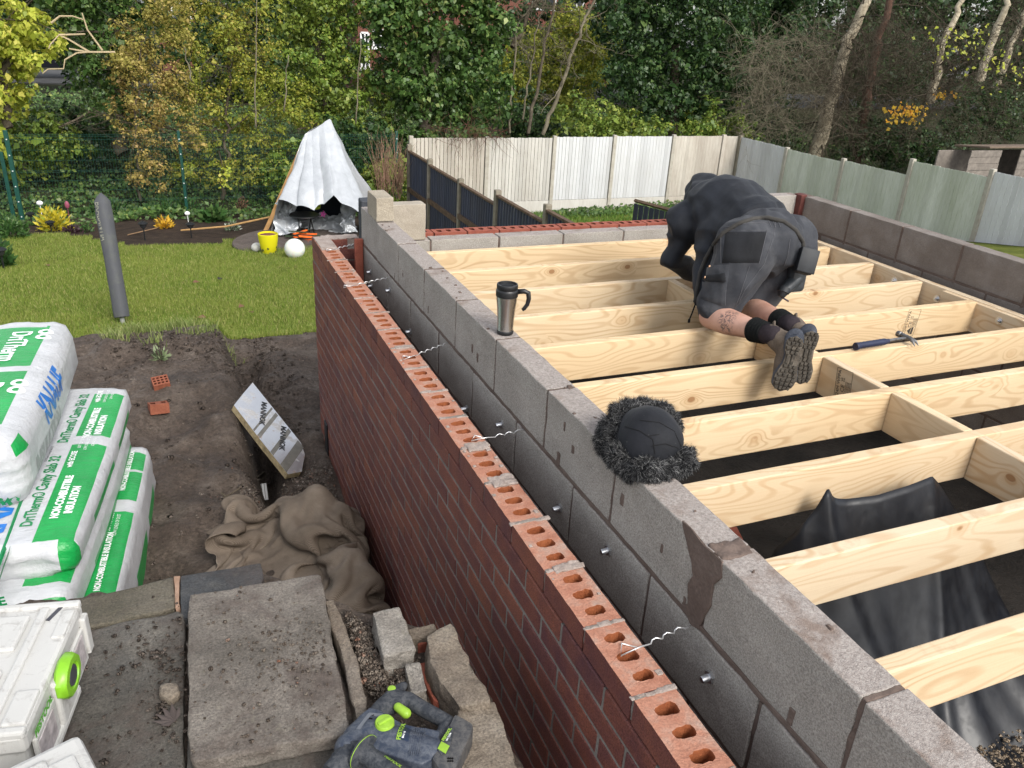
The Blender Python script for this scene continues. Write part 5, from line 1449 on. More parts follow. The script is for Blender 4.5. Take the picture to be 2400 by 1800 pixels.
def cloth(name, c0, c1, rough=.85, weave=900, fade=None):
    m = Mat(name, rough, .25); co = m.co()
    c = m.ramp(m.noise(7, 5, .65, co), [(.35, c0), (.68, c1)])
    if fade: c = m.mix(m.math('MULTIPLY', m.ramp(m.noise(5, 5, .7, co, .3), [(.5, 0), (.7, 1)]), .5), c, fade)
    d = m.ramp(m.noise(110, 2, .8, co), [(.72, 0), (.78, 1)]); c = m.mix(m.math('MULTIPLY', d, .25), c, (.35, .33, .3))
    m.color(c); m.b.inputs['Sheen Weight'].default_value = .04; m.b.inputs['Sheen Roughness'].default_value = .5
    m.bump(m.noise(weave, 2, .5, co), .0006, .6); m.bump(m.noise(45, 4, .6, co), .003, .5); return m.m


JACK = cloth("black jacket", (.006, .0072, .0105), (.015, .0175, .024), .65, 700, (.026, .029, .036))
SHORT = cloth("charcoal work trousers", (.024, .026, .032), (.052, .055, .063), .85, 900, (.11, .11, .115))
SHORTD = cloth("black panel", (.008, .0085, .010), (.016, .017, .020), .85, 900)
tor = (ch - wa).normalized()
# shorts
hemL, hemR = hL.lerp(kL, .80), hR.lerp(kR, .82)
sp = [capsule(hL + Vector((.0, -.015, .0)), hemL, .135, .098), capsule(hR + Vector((0, -.015, 0)), hemR, .135, .098), capsule(hL + Vector((.01, 0, .05)), hR + Vector((-.01, 0, .05)), .135, .135), capsule((hL + hR) / 2 + Vector((0, .0, .06)), wa, .165, .15)]
shorts = skinned("shorts", sp, .009, 8, [SHORT], person, wrinkle(6, .008, 11, .010, Vector((.3, .3, 1)), .5, 3))
# jacket with hood
flp = A_(1650, 640, -1.80); flb = A_(1636, 706, -1.90)
hem0 = wa + tor * -.02
jp = [capsule(wa + tor * .03 - lat * .045, ch - lat * .04, .185, .19), capsule(wa + tor * .03 + lat * .03, ch + lat * .03, .172, .18), capsule(ch, up_, .185, .14), capsule(sL, sR, .11, .105), capsule(sL, eL, .072, .054), capsule(eL, wL, .054, .044), capsule(sR, eR, .08, .068), capsule(eR, wR, .066, .05),
      capsule(up_, nk, .12, .11), ellips(hd + Vector((0, -.012, .012)), (.112, .135, .138)), capsule(nk + Vector((0, -.05, .02)), hd + Vector((.0, -.06, .02)), .105, .1),
      capsule(sL.lerp(wa, .55) - lat * .06, flp, .11, .045), capsule(flp, flb, .042, .022), capsule(wa + lat * .14, A_(1874, 588, -1.82), .055, .018)]
jacket = skinned("jacket", jp, .009, 7, [JACK], person, wrinkle(3.5, .006, 8, .014, lat, .12, 11))
# hem of the jacket: a rolled edge where it meets the shorts
bj = bvh_of(jacket, shorts); b = MB()
cordline(bj, [(1629, 716), (1634, 680), (1641, 640), (1655, 605), (1672, 574), (1696, 546), (1728, 526), (1764, 514), (1800, 511), (1836, 520), (1864, 540), (1880, 566), (1884, 596)], .011, b, 5, .002)
b.build("jacket_hem", [cloth("jacket hem", (.03, .028, .026), (.06, .056, .05))], person, smooth=True)
bs = bvh_of(shorts)
b = patch(bs, [(1700, 544), (1798, 543), (1778, 616), (1692, 617)], 12, 10, .006); b.build("back_pocket", [SHORTD], person, smooth=True)
b = MB(); patch(bs, [(1650, 622), (1711, 620), (1698, 720), (1640, 700)], 10, 12, .010, b); b.build("cargo_pocket", [SHORT], person, smooth=True)
b = patch(bs, [(1647, 645), (1706, 636), (1704, 664), (1650, 662)], 10, 5, .017); b.build("pocket_flap", [SHORTD], person, smooth=True)
for (u, v) in ((1672, 626), (1662, 651)):
    h = ray(bs, u, v)
    if h[0] is not None: b = MB(); b.lathe([(.0065, 0), (.0065, .002), (.004, .004)], h[0] + h[1] * .018, 12, axis=h[1]); b.build("rivet", [Mat("brass", .35, .5, 1, (.75, .48, .30)).m], person, smooth='auto')
th = plain("pale stitching", (.12, .12, .13), .8, .2).m
b = MB()
for L in ([(1700, 540), (1798, 540), (1779, 618)], [(1818, 520), (1812, 560), (1790, 620), (1745, 680), (1730, 712)], [(1704, 640), (1700, 716)], [(1650, 665), (1704, 667)], [(1690, 545), (1690, 617)], [(1756, 625), (1735, 690), (1722, 722)], [(1700, 533), (1750, 523), (1800, 521)], [(1852, 560), (1846, 600), (1838, 622)], [(1800, 514), (1808, 532)], [(1822, 513), (1829, 532)], [(1811, 514), (1818, 533)]):
    cordline(bs, L, .0011, b, 8, .0015)
b.build("stitching", [th], person)
b = MB(); h = ray(bj, 1632, 700); p = A_(1630, 712, -1.92); b.tube([p, p + Vector((-.012, 0, -.05)), p + Vector((-.02, 0, -.075))], .0035, 6); b.box(p + Vector((-.022, 0, -.085)), (.012, .008, .02)); b.build("zip_pull", [SHORTD], person)
# socks
SOCK = plain("ribbed sock", (.012, .013, .013), .95, .1, 0, .3, 200, .003, 300).m; SOCK2 = plain("sock foot", (.035, .028, .032), .95, .1, 0, .2, 100).m
for a, k in ((aL, kL), (aR, kR)):
    d = (k - a).normalized(); b = MB(); pr = []
    for q in range(15): pr.append((.046 + .003 * math.sin(q * 2.1) + .0006 * q, q * .0058))
    b.lathe([(.03, 0)] + pr + [(.03, .084)], a - d * .01, 28, axis=d); b.lathe([(.03, -.09), (.042, -.06), (.044, 0), (.03, .005)], a - d * .008, 24, 1, axis=d)
    b.build("sock", [SOCK, SOCK2], person, smooth=True)
# boots
BT1 = speck("muddy suede", [(.3, (.085, .066, .052)), (.6, (.15, .12, .095)), (.8, (.22, .19, .155))], 16, 160, .9, .2, .003, .001, .4)
BT2 = speck("worn navy rubber", [(.3, (.025, .03, .042)), (.6, (.055, .062, .08)), (.8, (.18, .18, .18))], 22, 150, .8, .3, .003, .001, .4)
SOLE = speck("muddy sole", [(.3, (.05, .043, .036)), (.5, (.095, .08, .064)), (.72, (.20, .175, .145))], 28, 160, .9, .2, .003, .0012, .5)
TREAD = speck("dirty tread", [(.3, (.045, .04, .034)), (.6, (.085, .074, .06)), (.8, (.15, .13, .105))], 40, 160, .85, .25, .002, .001, .5)
def boot(H, T, side, Yn, ank):
    x = (T - H); Ls = x.length; x.normalize(); z = (Vector(Yn) - x * Vector(Yn).dot(x)).normalized(); y = z.cross(x)
    M = Matrix(((x.x, y.x, z.x, H.x), (x.y, y.y, z.y, H.y), (x.z, y.z, z.z, H.z), (0, 0, 0, 1)))
    k = Ls / .28
    q = lambda *p: M @ (Vector(p) * k)
    la = M.inverted() @ ank; la = la / k
    up1 = skinned("boot", [capsule(q(.245, .004 * side, .045), q(.15, 0, .055), .044 * k, .054 * k), capsule(q(.15, 0, .055), q(.06, 0, .06), .054 * k, .048 * k), capsule(q(.04, 0, .05), q(la.x * .5 + .02, la.y * .5, .10), .042 * k, .048 * k), capsule(q(.10, 0, .075), q(la.x * .6 + .03, la.y * .6, .115), .045 * k, .05 * k), capsule(q(la.x * .5 + .02, la.y * .5, .10), q(la.x * .85, la.y * .85, la.z * .9), .048 * k, .053 * k)], .006, 5, [BT1.m], person)
    ol = []
    for i in range(40):
        w = 2 * math.pi * i / 40; t = (1 - math.cos(w)) / 2; s = math.sin(w)
        wd = np.interp(t, [0, .12, .35, .5, .72, .88, 1], [.038, .045, .037, .039, .060, .053, .034]) * (1 if abs(s) > .5 else abs(s) * 1.7 + .15)
        ol.append((-.012 + .304 * t, math.copysign(min(1, abs(s) * 1.9), s) * wd + side * .010 * math.sin(t * 3.1) * (t > .3)))
    b = MB(); S = Matrix.Scale(k, 4); b.prism(ol, -.006, .026, M @ S); so = b.build("outsole", [BT2.m], up1, bevel=.005)
    b = MB(); b.prism([(x_ * .97 + .004, y_ * .93) for x_, y_ in ol], -.0105, -.0058, M @ S); b.build("tread_base", [SOLE.m], up1)
    b = MB(); rr = random.Random(3 + int(side))
    for i in range(12):
        x_ = .008 + .0236 * i; t = x_ / .29; hw = np.interp(t, [0, .12, .35, .5, .72, .88, 1], [.035, .043, .033, .035, .057, .050, .027]) * .92; n = 2 if .3 < t < .5 else (3 if hw < .037 else 4)
        if .32 < t < .46: continue
        for j in range(n):
            yy = -hw + (j + .5) * 2 * hw / n + side * .010 * math.sin(t * 3.1) * (t > .3); w_ = 2 * hw / n * .78
            V, F = rough_box((.0165, w_, .010), .0025); an = rr.uniform(-.25, .25) + (.25 if j < n / 2 else -.25); c_, s_ = math.cos(an), math.sin(an)
            V = np.stack([V[:, 0] * c_ - V[:, 1] * s_, V[:, 0] * s_ + V[:, 1] * c_, V[:, 2]], 1); b.add(xform((V + np.array((x_ + rr.uniform(-.002, .002), yy, -.0145))) * k, M), F)
    for j in (-1, 1):
        V, F = rough_box((.05, .016, .008), .003); b.add(xform((V + np.array((.112, j * .012, -.0135))) * k, M), F)
    b.build("tread_lugs", [TREAD.m], up1)
    b = MB(); bb = bvh_of(up1)
    pl = [q(la.x * .85 - .045, la.y * .85, la.z * .9 - .01), q(la.x * .85 - .066, la.y * .85, la.z * .9 + .012), q(la.x * .85 - .058, la.y * .85, la.z * .9 + .028), q(la.x * .85 - .04, la.y * .85, la.z * .9 + .012)]
    b.tube(pl, .005, 6); b.build("pull_loop", [BT1.m], up1, smooth=True)
    for c_ in ((.015, .0, .048), (.01, .02 * side, .05)):
        b = MB(); V, F = ellips((0, 0, 0), (.055 * k, .047 * k, .024 * k)); b.add(xform(V + np.array((c_[0] + .01, c_[1] * .2, .035)) * k, M), F)
    b.build("heel_counter", [BT2.m], up1, smooth=True)
    return up1
boot(at(1866, 790, y=-2.58), at(1828, 912, y=-2.58), -1, (.48, .85, .05), aL + Vector((0, -.02, 0)))
boot(at(1902, 778, y=-2.55), at(1876, 896, y=-2.56), 1, (.42, .88, .05), aR + Vector((.01, -.03, 0)))
# cordless drill hanging in a pouch at the right hip
DB_ = plain("black rubber", (.014, .016, .019), .55, .4, 0, .3, 40).m; DG = plain("dark grey plastic", (.035, .04, .045), .45, .4, 0, .3, 40).m
cd = empty("cordless_drill", A_(1870, 640, -1.98), "black cordless drill hanging at the kneeling man's right hip, bit pointing down", "drill")
c = A_(1888, 612, -2.17); Mx = frame(c, (.55, -.25, -.12), (.2, .3, 1))
b = MB(); V, F = rough_box((.078, .12, .052), .010, .02, 0); b.add(xform(V, Mx), F); V, F = rough_box((.085, .11, .012), .004); b.add(xform(V + np.array((0, 0, .03)), Mx), F); b.build("battery", [DB_], cd, bevel=0, smooth='auto')
b = MB(); V, F = rough_box((.03, .05, .004), .001); b.add(xform(V + np.array((.012, -.02, -.028)), Mx), F); b.build("battery_label", [plain("label", (.5, .48, .4), .6).m], cd)
b = MB(); p0 = A_(1866, 652, -2.10); V, F = rough_box((.085, .06, .13), .02, .03, 0); b.add(V + np.array(p0), F); b.tube([p0, A_(1840, 680, -2.12)], [.034, .027], 14); b.build("drill_body", [DG], cd, smooth='auto')
b = MB(); q0, q1 = A_(1840, 674, -2.12), A_(1831, 696, -2.13); b.tube([q0, q0.lerp(q1, .5), q0.lerp(q1, .55), q1], [.027, .029, .024, .014], 16); b.build("chuck", [DB_], cd, smooth='auto')
b = MB(); b.tube([q1, A_(1848, 706, -2.14)], .0045, 6); b.build("drill_bit", [plain("dark bit", (.06, .045, .06), .3, .5, .6).m], cd)
b = MB(); V, F = rough_box((.07, .05, .07), .008, .02, .003, 4); b.add(V + np.array(A_(1868, 652, -2.0)), F); tag(b.build("tool_pouch", [SHORTD]), "black tool pouch on the kneeling man's belt behind the hanging drill", "tool pouch")
# ================================================================== THINGS ON THE WALL AND JOISTS
ZW = .2285
# travel mug
c = at(1187, 788, z=ZW); c.y += .03; c.x += .006
mg = empty("travel_mug", c, "steel travel mug with black lid and handle standing on the block wall", "mug")
MST = Mat("brushed steel", .26, .5, 1, (.60, .59, .57)); MST.bump(MST.noise(40, 3, .6, MST.co((30, 30, .6))), .0004, .5); BPL = plain("black mug plastic", (.010, .010, .011), .38, .5, 0, .2, 60).m
S = 1.02
b = MB(); b.lathe([(.001, .0135), (.0295, .0135), (.030, .03), (.031, .06), (.034, .10), (.0375, .13), (.0385, .145)], c, 48); b.build("body", [MST.m], mg, smooth='auto')
b = MB(); b.lathe([(.028, 0), (.0305, .002), (.0315, .012), (.030, .015)], c, 40); b.build("base_ring", [BPL], mg, smooth='auto')
b = MB(); b.lathe([(.037, .143), (.0405, .146), (.041, .165), (.0395, .170), (.0375, .172), (.0385, .176), (.039, .186), (.0375, .191), (.034, .191), (.033, .185), (.001, .184)], c, 48)
for k in range(7): b.box(c + Vector((-.018 + .006 * k, .0, .1855)), (.0025, .042 - abs(k - 3) * .006, .003), r=.0008)
b.build("lid", [BPL], mg, smooth='auto')
b = MB(); hx = Vector((.93, -.37, 0)); P = [c + hx * .038 + Vector((0, 0, .163)), c + hx * .062 + Vector((0, 0, .166)), c + hx * .077 + Vector((0, 0, .160)), c + hx * .080 + Vector((0, 0, .138)), c + hx * .076 + Vector((0, 0, .116)), c + hx * .066 + Vector((0, 0, .100)), c + hx * .059 + Vector((0, 0, .094))]
b.tube(P, [.0095, .0095, .0095, .0085, .008, .0075, .006], 12); b.build("handle", [BPL], mg, smooth=True)

# hammer
h0, h1 = at(2006, 812, z=.012), at(2128, 793, z=.014)
hm = empty("claw_hammer", h0, "claw hammer with dark blue grip lying along a pine joist", "hammer")
d = (h1 - h0).normalized(); s_ = Vector((-d.y, d.x, 0)); L_ = (h1 - h0).length * 1.02
GR = plain("navy rubber grip", (.016, .022, .055), .55, .4, 0, .25, 30).m; HST = plain("worn hammer steel", (.22, .215, .21), .4, .5, .9, .4, 40).m
b = MB(); pts = [h0 + d * (L_ * k / 20) * .60 + Vector((0, 0, .002)) for k in range(21)]; b.tube(pts, [.0165 if k < 2 else (.0145 + .0014 * (k % 2) if k < 19 else .011) for k in range(21)], 14); b.lathe([(.017, -.004), (.0185, 0), (.0185, .008), (.016, .012)], h0, 18, axis=d); b.build("grip", [GR], hm, smooth='auto')
b = MB(); Mx = frame(h0 + d * L_ * .76 + Vector((0, 0, .004)), d, s_); V, F = rough_box((L_ * .36, .016, .011), .003); b.add(xform(V, Mx), F); b.build("shaft", [HST], hm)
b = MB(); e = h0 + d * L_ * .955 + Vector((0, 0, .006)); b.tube([e + s_ * .055, e + s_ * .036, e + s_ * .034, e + s_ * .014, e], [.0145, .0145, .0115, .0115, .0125], 16)
for q in (-1, 1): b.tube([e + s_ * .002, e - s_ * .022 + d * .004 * q - Vector((0, 0, .0)), e - s_ * .045 + d * .010 * q - Vector((0, 0, .006)), e - s_ * .062 + d * .012 * q - Vector((0, 0, .020))], [.0125, .0095, .0065, .002], 8)
b.build("head", [HST], hm, smooth='auto')

# trapper hat
hc = at(1515, 1062, z=.28); hc.x = .30 + .04; hc.y = -3.30
hc = at(1500, 1046, z=.26)
ht = empty("trapper_hat", (hc.x, hc.y, ZW), "black trapper hat with grey fur flaps sitting on the block wall", "hat")
HCL = cloth("black hat cloth", (.008, .009, .012), (.016, .017, .022), .7, 600)
FURM = Mat("fur", .75, .2); hi = FURM.n('ShaderNodeNewGeometry'); FURM.color(FURM.ramp(FURM.isl(), [(0, (.008, .008, .009)), (.45, (.022, .022, .024)), (.72, (.07, .07, .072)), (.9, (.20, .20, .20)), (1, (.34, .34, .33))]))
cr_c = at(1522, 1030, z=.285)
ax = Vector((.62, -.30, .72)).normalized()      # crown leans over to the right
Rm = Vector((0, 0, 1)).rotation_difference(ax).to_matrix()
V, F = ellips(cr_c, (.088, .094, .088), Rm, 26)
b = MB(); V = V + (V - np.array(cr_c)) * (fbm(V * 16, 3, 4) * .05)[:, None]; b.add(V, F); crn = b.build("crown", [HCL], ht, smooth=True)
bc_ = bvh_of(crn); b = MB()
for L in ([(1465, 1000), (1500, 1010), (1530, 1030), (1536, 1065)], [(1500, 985), (1545, 990), (1580, 1010), (1598, 1050)], [(1520, 1022), (1545, 1018)], [(1528, 1045), (1560, 1040), (1590, 1050)]): cordline(bc_, L, .0016, b, 8, .0)
b.build("seam", [plain("seam", (.004, .004, .005), .9).m], ht)
def fur(name, blobs, n, ln, seed):
    r = np.random.default_rng(seed); P, D = [], []
    core = MB()
    for cc, rr, rot in blobs:
        Rr = np.array(rot) if rot is not None else np.eye(3); V, F = ellips((0, 0, 0), np.array(rr) * .9); core.add(V @ Rr.T + np.array(cc), F)
        k = int(FN * n * rr[0] * rr[2] / .0022); dd = unit(r, k); q = dd * np.array(rr); nn = dd / np.array(rr); nn /= np.linalg.norm(nn, axis=1, keepdims=True)
        P.append(q @ Rr.T + np.array(cc)); D.append(nn @ Rr.T)
    P, D = np.concatenate(P), np.concatenate(D); k = len(P)
    cl = np.stack([vn(P * 55, 1), vn(P * 55 + 40, 2), vn(P * 55 + 80, 3)], 1)
    W = wander(r, P - D * .004, D * .6 + cl * 1.5 + unit(r, k) * .35 + np.array((0, 0, -.2)), ln * r.uniform(.35, 1.15, k), 4, .22, -.12)
    V, F = strands(W, .0008, .0002, 3); o = put(name, mesh(name, V, F, FURM.m), ht)
    core.build("lining", [Mat("fur base", .9, .1, 0, (.012, .012, .013)).m], o)
    return o
a1 = at(1452, 1012, z=.27); a2 = at(1437, 1042, z=.245); a3 = at(1470, 975, z=.30); a0 = at(1456, 1070, z=.245); a5 = at(1482, 1094, z=.235)
FN = 1.7
fur("fur_flap", [((a1.x, a1.y, a1.z), (.052, .07, .052), None), ((a2.x, a2.y, a2.z), (.042, .06, .040), None), ((a3.x, a3.y, a3.z), (.05, .05, .042), None), ((a0.x, a0.y, a0.z), (.040, .05, .038), None), ((a5.x, a5.y, a5.z), (.038, .045, .034), None)], 5200, .020, 1)
f1 = at(1520, 1098, z=.25); f2 = at(1560, 1090, z=.245); f3 = at(1596, 1078, z=.255); f4 = at(1545, 1108, z=.235)
fur("fur_brim", [((f1.x, f1.y, f1.z), (.045, .04, .034), None), ((f2.x, f2.y, f2.z), (.05, .04, .040), None), ((f3.x, f3.y, f3.z), (.042, .04, .038), None), ((f4.x, f4.y, f4.z), (.04, .03, .028), None)], 5200, .019, 2)
g1 = at(1530, 968, z=.30); g2 = at(1566, 975, z=.29); g3 = at(1590, 1004, z=.28)
fur("fur_back", [((g1.x, g1.y + .05, g1.z - .01), (.05, .03, .03), None), ((g2.x, g2.y + .05, g2.z - .01), (.045, .03, .03), None), ((g3.x + .01, g3.y + .06, g3.z - .02), (.035, .04, .04), None)], 4200, .017, 3)

# ================================================================== UNDER THE FLOOR: polythene
POLY = Mat("black polythene", .3, .4); POLY.color(POLY.ramp(POLY.noise(9, 5, .7), [(.4, (.006, .007, .010)), (.75, (.011, .013, .018))])); POLY.roughness(POLY.ramp(POLY.noise(14, 4, .6), [(.4, .36), (.7, .6)])); POLY.bump(POLY.noise(7, 3, .5), .012, .35)
pk = [at(1700, 1352, z=-.52), at(1740, 1330, z=-.40), at(1800, 1292, z=-.28), at(1880, 1228, z=-.17), at(1948, 1163, z=-.085), at(2000, 1166, z=-.105), at(2060, 1160, z=-.10), at(2120, 1140, z=-.085), at(2170, 1119, z=-.075), at(2205, 1150, z=-.14), at(2250, 1196, z=-.22), at(2300, 1260, z=-.36)]
pk = [Vector((p.x, min(p.y, -3.262), p.z)) for p in pk]
ns, nt = 90, 70; V = []
for i in range(ns):
    q = i / (ns - 1) * (len(pk) - 1); k = min(int(q), len(pk) - 2); p = pk[k].lerp(pk[k + 1], q - k)
    for j in range(nt):
        t = j / (nt - 1); y = p.y - t * .80
        z = p.z + (-.93 - p.z) * (1 - (1 - t) ** 1.7) - .05 * math.sin(t * 3.14) * 1
        cr = abs((q - 4)) ; z += .035 * math.exp(-(q - 4 - t * 2.2) ** 2 / .08) * (1 - t) + .05 * math.exp(-(q - 8 + t * 2.5) ** 2 / .12) * math.sin(min(1, t * 4) * 1.57) * (1 - t) - .06 * math.exp(-(q - 6.2) ** 2 / 1.1) * math.sin(min(1, t * 2.6) * 1.57)
        z -= .05 * math.exp(-(q - 3.3 - t * 1.2) ** 2 / .25) * math.sin(min(1, t * 5) * 1.57)
        z += .012 * math.sin(q * 2.2 + t * 7) * t + .02 * math.sin(q * 5.2 - t * 3) * t * (1 - t)
        V.append((p.x + (p.x - 1.3) * t * .35 + .03 * math.sin(t * 5 + q), y, max(z, -.90)))
o = put("polythene_sheet", mesh("polythene_sheet", V, grid_faces(ns, nt, 0, True), POLY.m, None, True)); sl = o.modifiers.new("t", 'SOLIDIFY'); sl.thickness = .002
tag(o, "black polythene sheet tented up in two peaks between the pine joists", "plastic sheet")
gx, gy = np.meshgrid(np.linspace(.37, 3.4, 90), np.linspace(-6.6, -3.85, 90), indexing='ij'); P = np.stack([gx.ravel(), gy.ravel(), gx.ravel() * 0], 1)
P[:, 2] = -.84 + fbm(P * 2.2, 3, 8) * .02 + np.abs(fbm(P * 5, 2, 9)) * .012
tag(put("ground_sheet", mesh("ground_sheet", P, grid_faces(90, 90), POLY.m, None, True)), "black membrane spread under the nearest joists, strewn with soil crumbs", "plastic sheet")
rr_ = np.random.default_rng(4); ctr = [at(u, v, z=-.83) for u, v in ((2220, 1640), (2290, 1612), (2350, 1640), (2330, 1720), (2280, 1740), (2390, 1690), (2240, 1690), (2380, 1780), (2300, 1790))]
P = np.concatenate([np.array(tuple(c_)) + rr_.normal(0, (.09, .035, .004), (110, 3)) for c_ in ctr]); P[:, 2] = -.818
lumps("sheet_crumbs", P, .002, .011, speck("sandy crumbs", [(.3, (.20, .15, .10)), (.7, (.34, .27, .2))], 20).m, 9, .8)
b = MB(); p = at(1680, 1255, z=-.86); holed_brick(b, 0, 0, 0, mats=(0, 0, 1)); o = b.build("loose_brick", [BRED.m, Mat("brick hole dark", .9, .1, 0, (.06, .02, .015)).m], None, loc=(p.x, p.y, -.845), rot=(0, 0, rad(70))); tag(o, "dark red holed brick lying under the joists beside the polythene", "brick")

# ================================================================== ON THE SOIL
def gnd(u, v):
    return onground(u, v)
p = gnd(381, 925); b = MB(); bm_n = [(x_, y_) for x_ in (-.06, -.02, .02, .06) for y_ in (-.028, 0, .028)]
loops = [[(-.0525, -.05), (.0525, -.05), (.0525, .05), (-.0525, .05)]] + [[(x_ * .62 + .009 * math.cos(-2 * math.pi * k / 10), y_ + .009 * math.sin(-2 * math.pi * k / 10)) for k in range(10)] for x_, y_ in bm_n]
tri = tessellate_polygon([[Vector((x, y, 0)) for x, y in l] for l in loops]); fl = [q for l in loops for q in l]; n = len(fl)
V = [(x, y, 0) for x, y in fl] + [(x, y, .065) for x, y in fl]; F, M_ = [], []
for t in tri:
    a_, b_, c_ = (Vector((*fl[i], 0)) for i in t); up = (b_ - a_).cross(c_ - a_).z > 0; F.append([n + i for i in (t if up else t[::-1])]); M_.append(0)
o_ = 0
for li, l in enumerate(loops):
    for j in range(len(l)): F.append([o_ + j, o_ + (j + 1) % len(l), n + o_ + (j + 1) % len(l), n + o_ + j]); M_.append(1 if li else 0)
    o_ += len(l)
b.add(V, F, M_); BHB = Mat("brick bore", .9, .1, 0, (.07, .02, .012)).m
ORB = speck("orange brick", [(.3, (.22, .072, .042)), (.7, (.31, .11, .065))], 18, 150, .9, .2, .003, .001, .4).m
o = b.build("half_brick", [ORB, BHB], None, loc=(p.x, p.y + .02, p.z + .045), rot=(rad(14), rad(-4), rad(8))); tag(o, "orange half brick with many round holes, upper of two on the soil", "brick", "half bricks on the soil")
p = gnd(374, 978); b = MB(); holed_brick(b, 0, 0, .065, L=.115, nh=2, mats=(0, 0, 1)); o = b.build("half_brick", [ORB, BHB], None, loc=(p.x, p.y + .02, p.z + .025), rot=(rad(4), rad(14), rad(100))); tag(o, "darker half brick with two slot holes, lower of two on the soil", "brick", "half bricks on the soil")
# stones on the soil
for k, (u, v, s, lb_) in enumerate(((662, 915, .035, "flat tan stone beside the foil board's top corner"), (690, 1010, .045, "knobbly tan stone right of the foil board"), (708, 1048, .05, "tan stone at the foil board's lower right edge"), (730, 942, .025, "small pale stone near the brick wall corner"), (600, 935, .02, "small pale stone left of the foil board's tip"))):
    p = gnd(u, v); V, F = rough_box((s * 1.5, s, s * .7), s * .25, s * .3, s * .14, k + 5); V = V + np.array((p.x, p.y, p.z + s * .2)); tag(put("stone", mesh("stone", V, F, [speck("tan stone", [(.3, (.20, .14, .09)), (.7, (.34, .26, .18))], 30).m], None, True)), lb_, "stone", "loose stones on the soil")
# foil faced insulation board leaning in the trench
c0, c1, c2, c3 = at(548, 950, z=-1.13), at(592, 897, z=-1.10), at(702, 1072, z=-1.42), at(675, 1112, z=-1.43)
FOIL = Mat("aluminium foil", .32, .5, .85); co = FOIL.co(); f = FOIL.ramp(FOIL.noise(9, 5, .65, co, .4), [(.5, 0), (.6, 1)]); f2 = FOIL.ramp(FOIL.noise(6, 4, .6, co), [(.62, 0), (.68, 1)])
c = FOIL.mix(f2, FOIL.mix(FOIL.math('MULTIPLY', f, .55), (.72, .73, .75), (.30, .27, .23)), (.42, .26, .16)); FOIL.color(c); FOIL.L.new(FOIL.math('SUBTRACT', .8, FOIL.math('MULTIPLY', FOIL.math('MAXIMUM', f, f2), .75)), FOIL.b.inputs['Metallic']); FOIL.bump(FOIL.noise(60, 4, .6, co, .5), .002, .8)
ib = empty("insulation_board", c3, "foil faced insulation board offcut leaning in the soil trench", "insulation board")
ux = (c3 - c0); Lb = ux.length; ux.normalize(); vy = (c1 - c0); Wb = vy.length; Mx = frame(c0, ux, vy)
if Mx.to_3x3().col[2].z < 0: Mx = frame(c0, ux, vy)
nz = Mx.to_3x3().col[2]; sg = 1 if nz.z > 0 else -1
vy2 = Mx.to_3x3().col[1]; Wy = vy.dot(vy2); sk = vy.dot(ux)
ol = [(0, 0), (Lb * .5, -.004), (Lb, 0), (Lb * 1.02, Wy * .4), (Lb * .985 + sk * .6, Wy * .85), (Lb * .93 + sk, Wy), (Lb * .5 + sk, Wy * 1.0), (sk, Wy), (sk * .5 - .01, Wy * .55)]
b = MB(); b.prism(ol, -sg * .045, 0, Mx); b.build("foam_core", [plain("foam edge", (.36, .29, .17), .9, .1, 0, .4, 30, .004, 50).m], ib)
b = MB(); b.prism([(x, y) for x, y in ol], sg * .0006, sg * .0016, Mx); b.build("foil_face", [FOIL.m], ib)
GT = plain("grey foil print", (.20, .19, .165), .5, .4, .3, .25, 20).m
b = MB()
for t, w in ((.36, .016), (.44, .03), (.68, .034), (.86, .07)): b.prism([(Lb * t, .0), (Lb * t + w, .0), (Lb * t + w + sk * .9, Wy * .97), (Lb * t + sk * .9, Wy * .97)], sg * .0017, sg * .0022, Mx)
b.build("printed_band", [GT], ib)
b = MB()
for t, yy in ((.19, .60), (.56, .60)):
    V, F = text_mesh("MANNOK", Lb * .082, .0002, bold=.002); X = Matrix(((ux.x, vy2.x, nz.x, 0), (ux.y, vy2.y, nz.y, 0), (ux.z, vy2.z, nz.z, 0), (0, 0, 0, 1)))
    o2 = c0 + ux * Lb * t + vy2 * Wy * yy + nz * sg * .0027; rot = Matrix.Rotation(rad(-40) * sg, 4, nz)
    Vx = V * np.array((1.0, -1.0 if sg < 0 else 1., 1)); b.add(xform(Vx, Matrix.Translation(o2) @ rot @ X), F)
b.build("lettering", [plain("black print", (.02, .02, .022), .5).m], ib)
# roots and twigs on the soil
for k, (q, lb_) in enumerate((((620, 1110, 560, 1150, 510, 1180), "dark dead twig on the soil left of the hessian heap"), ((520, 1160, 555, 1190, 575, 1225), "short root running down to the hessian heap"), ((640, 1090, 632, 1115, 605, 1135), "dark root under the foil board's lower corner"))):
    pts = [gnd(q[i], q[i + 1]) + Vector((0, 0, .012)) for i in range(0, len(q), 2)]; b = MB(); b.tube(pts, [.006, .005, .003], 6); b.tube([pts[1], pts[1] + Vector((.05, .06, .015))], [.003, .0015], 5); tag(b.build("dead_twig", [BARK]), lb_, "twig", "twigs and roots on the soil")
p = gnd(620, 1178) + Vector((0, 0, .12)); b = MB()
for dx in (-.018, 0, .018): b.box(p + Vector((dx, 0, -.03)), (.016, .006, .12), rot=(rad(-25), 0, 0), r=.001)
tag(b.build("steel_profile", [STEEL]), "bent galvanised steel strip sticking up behind the hessian heap", "metal strip")

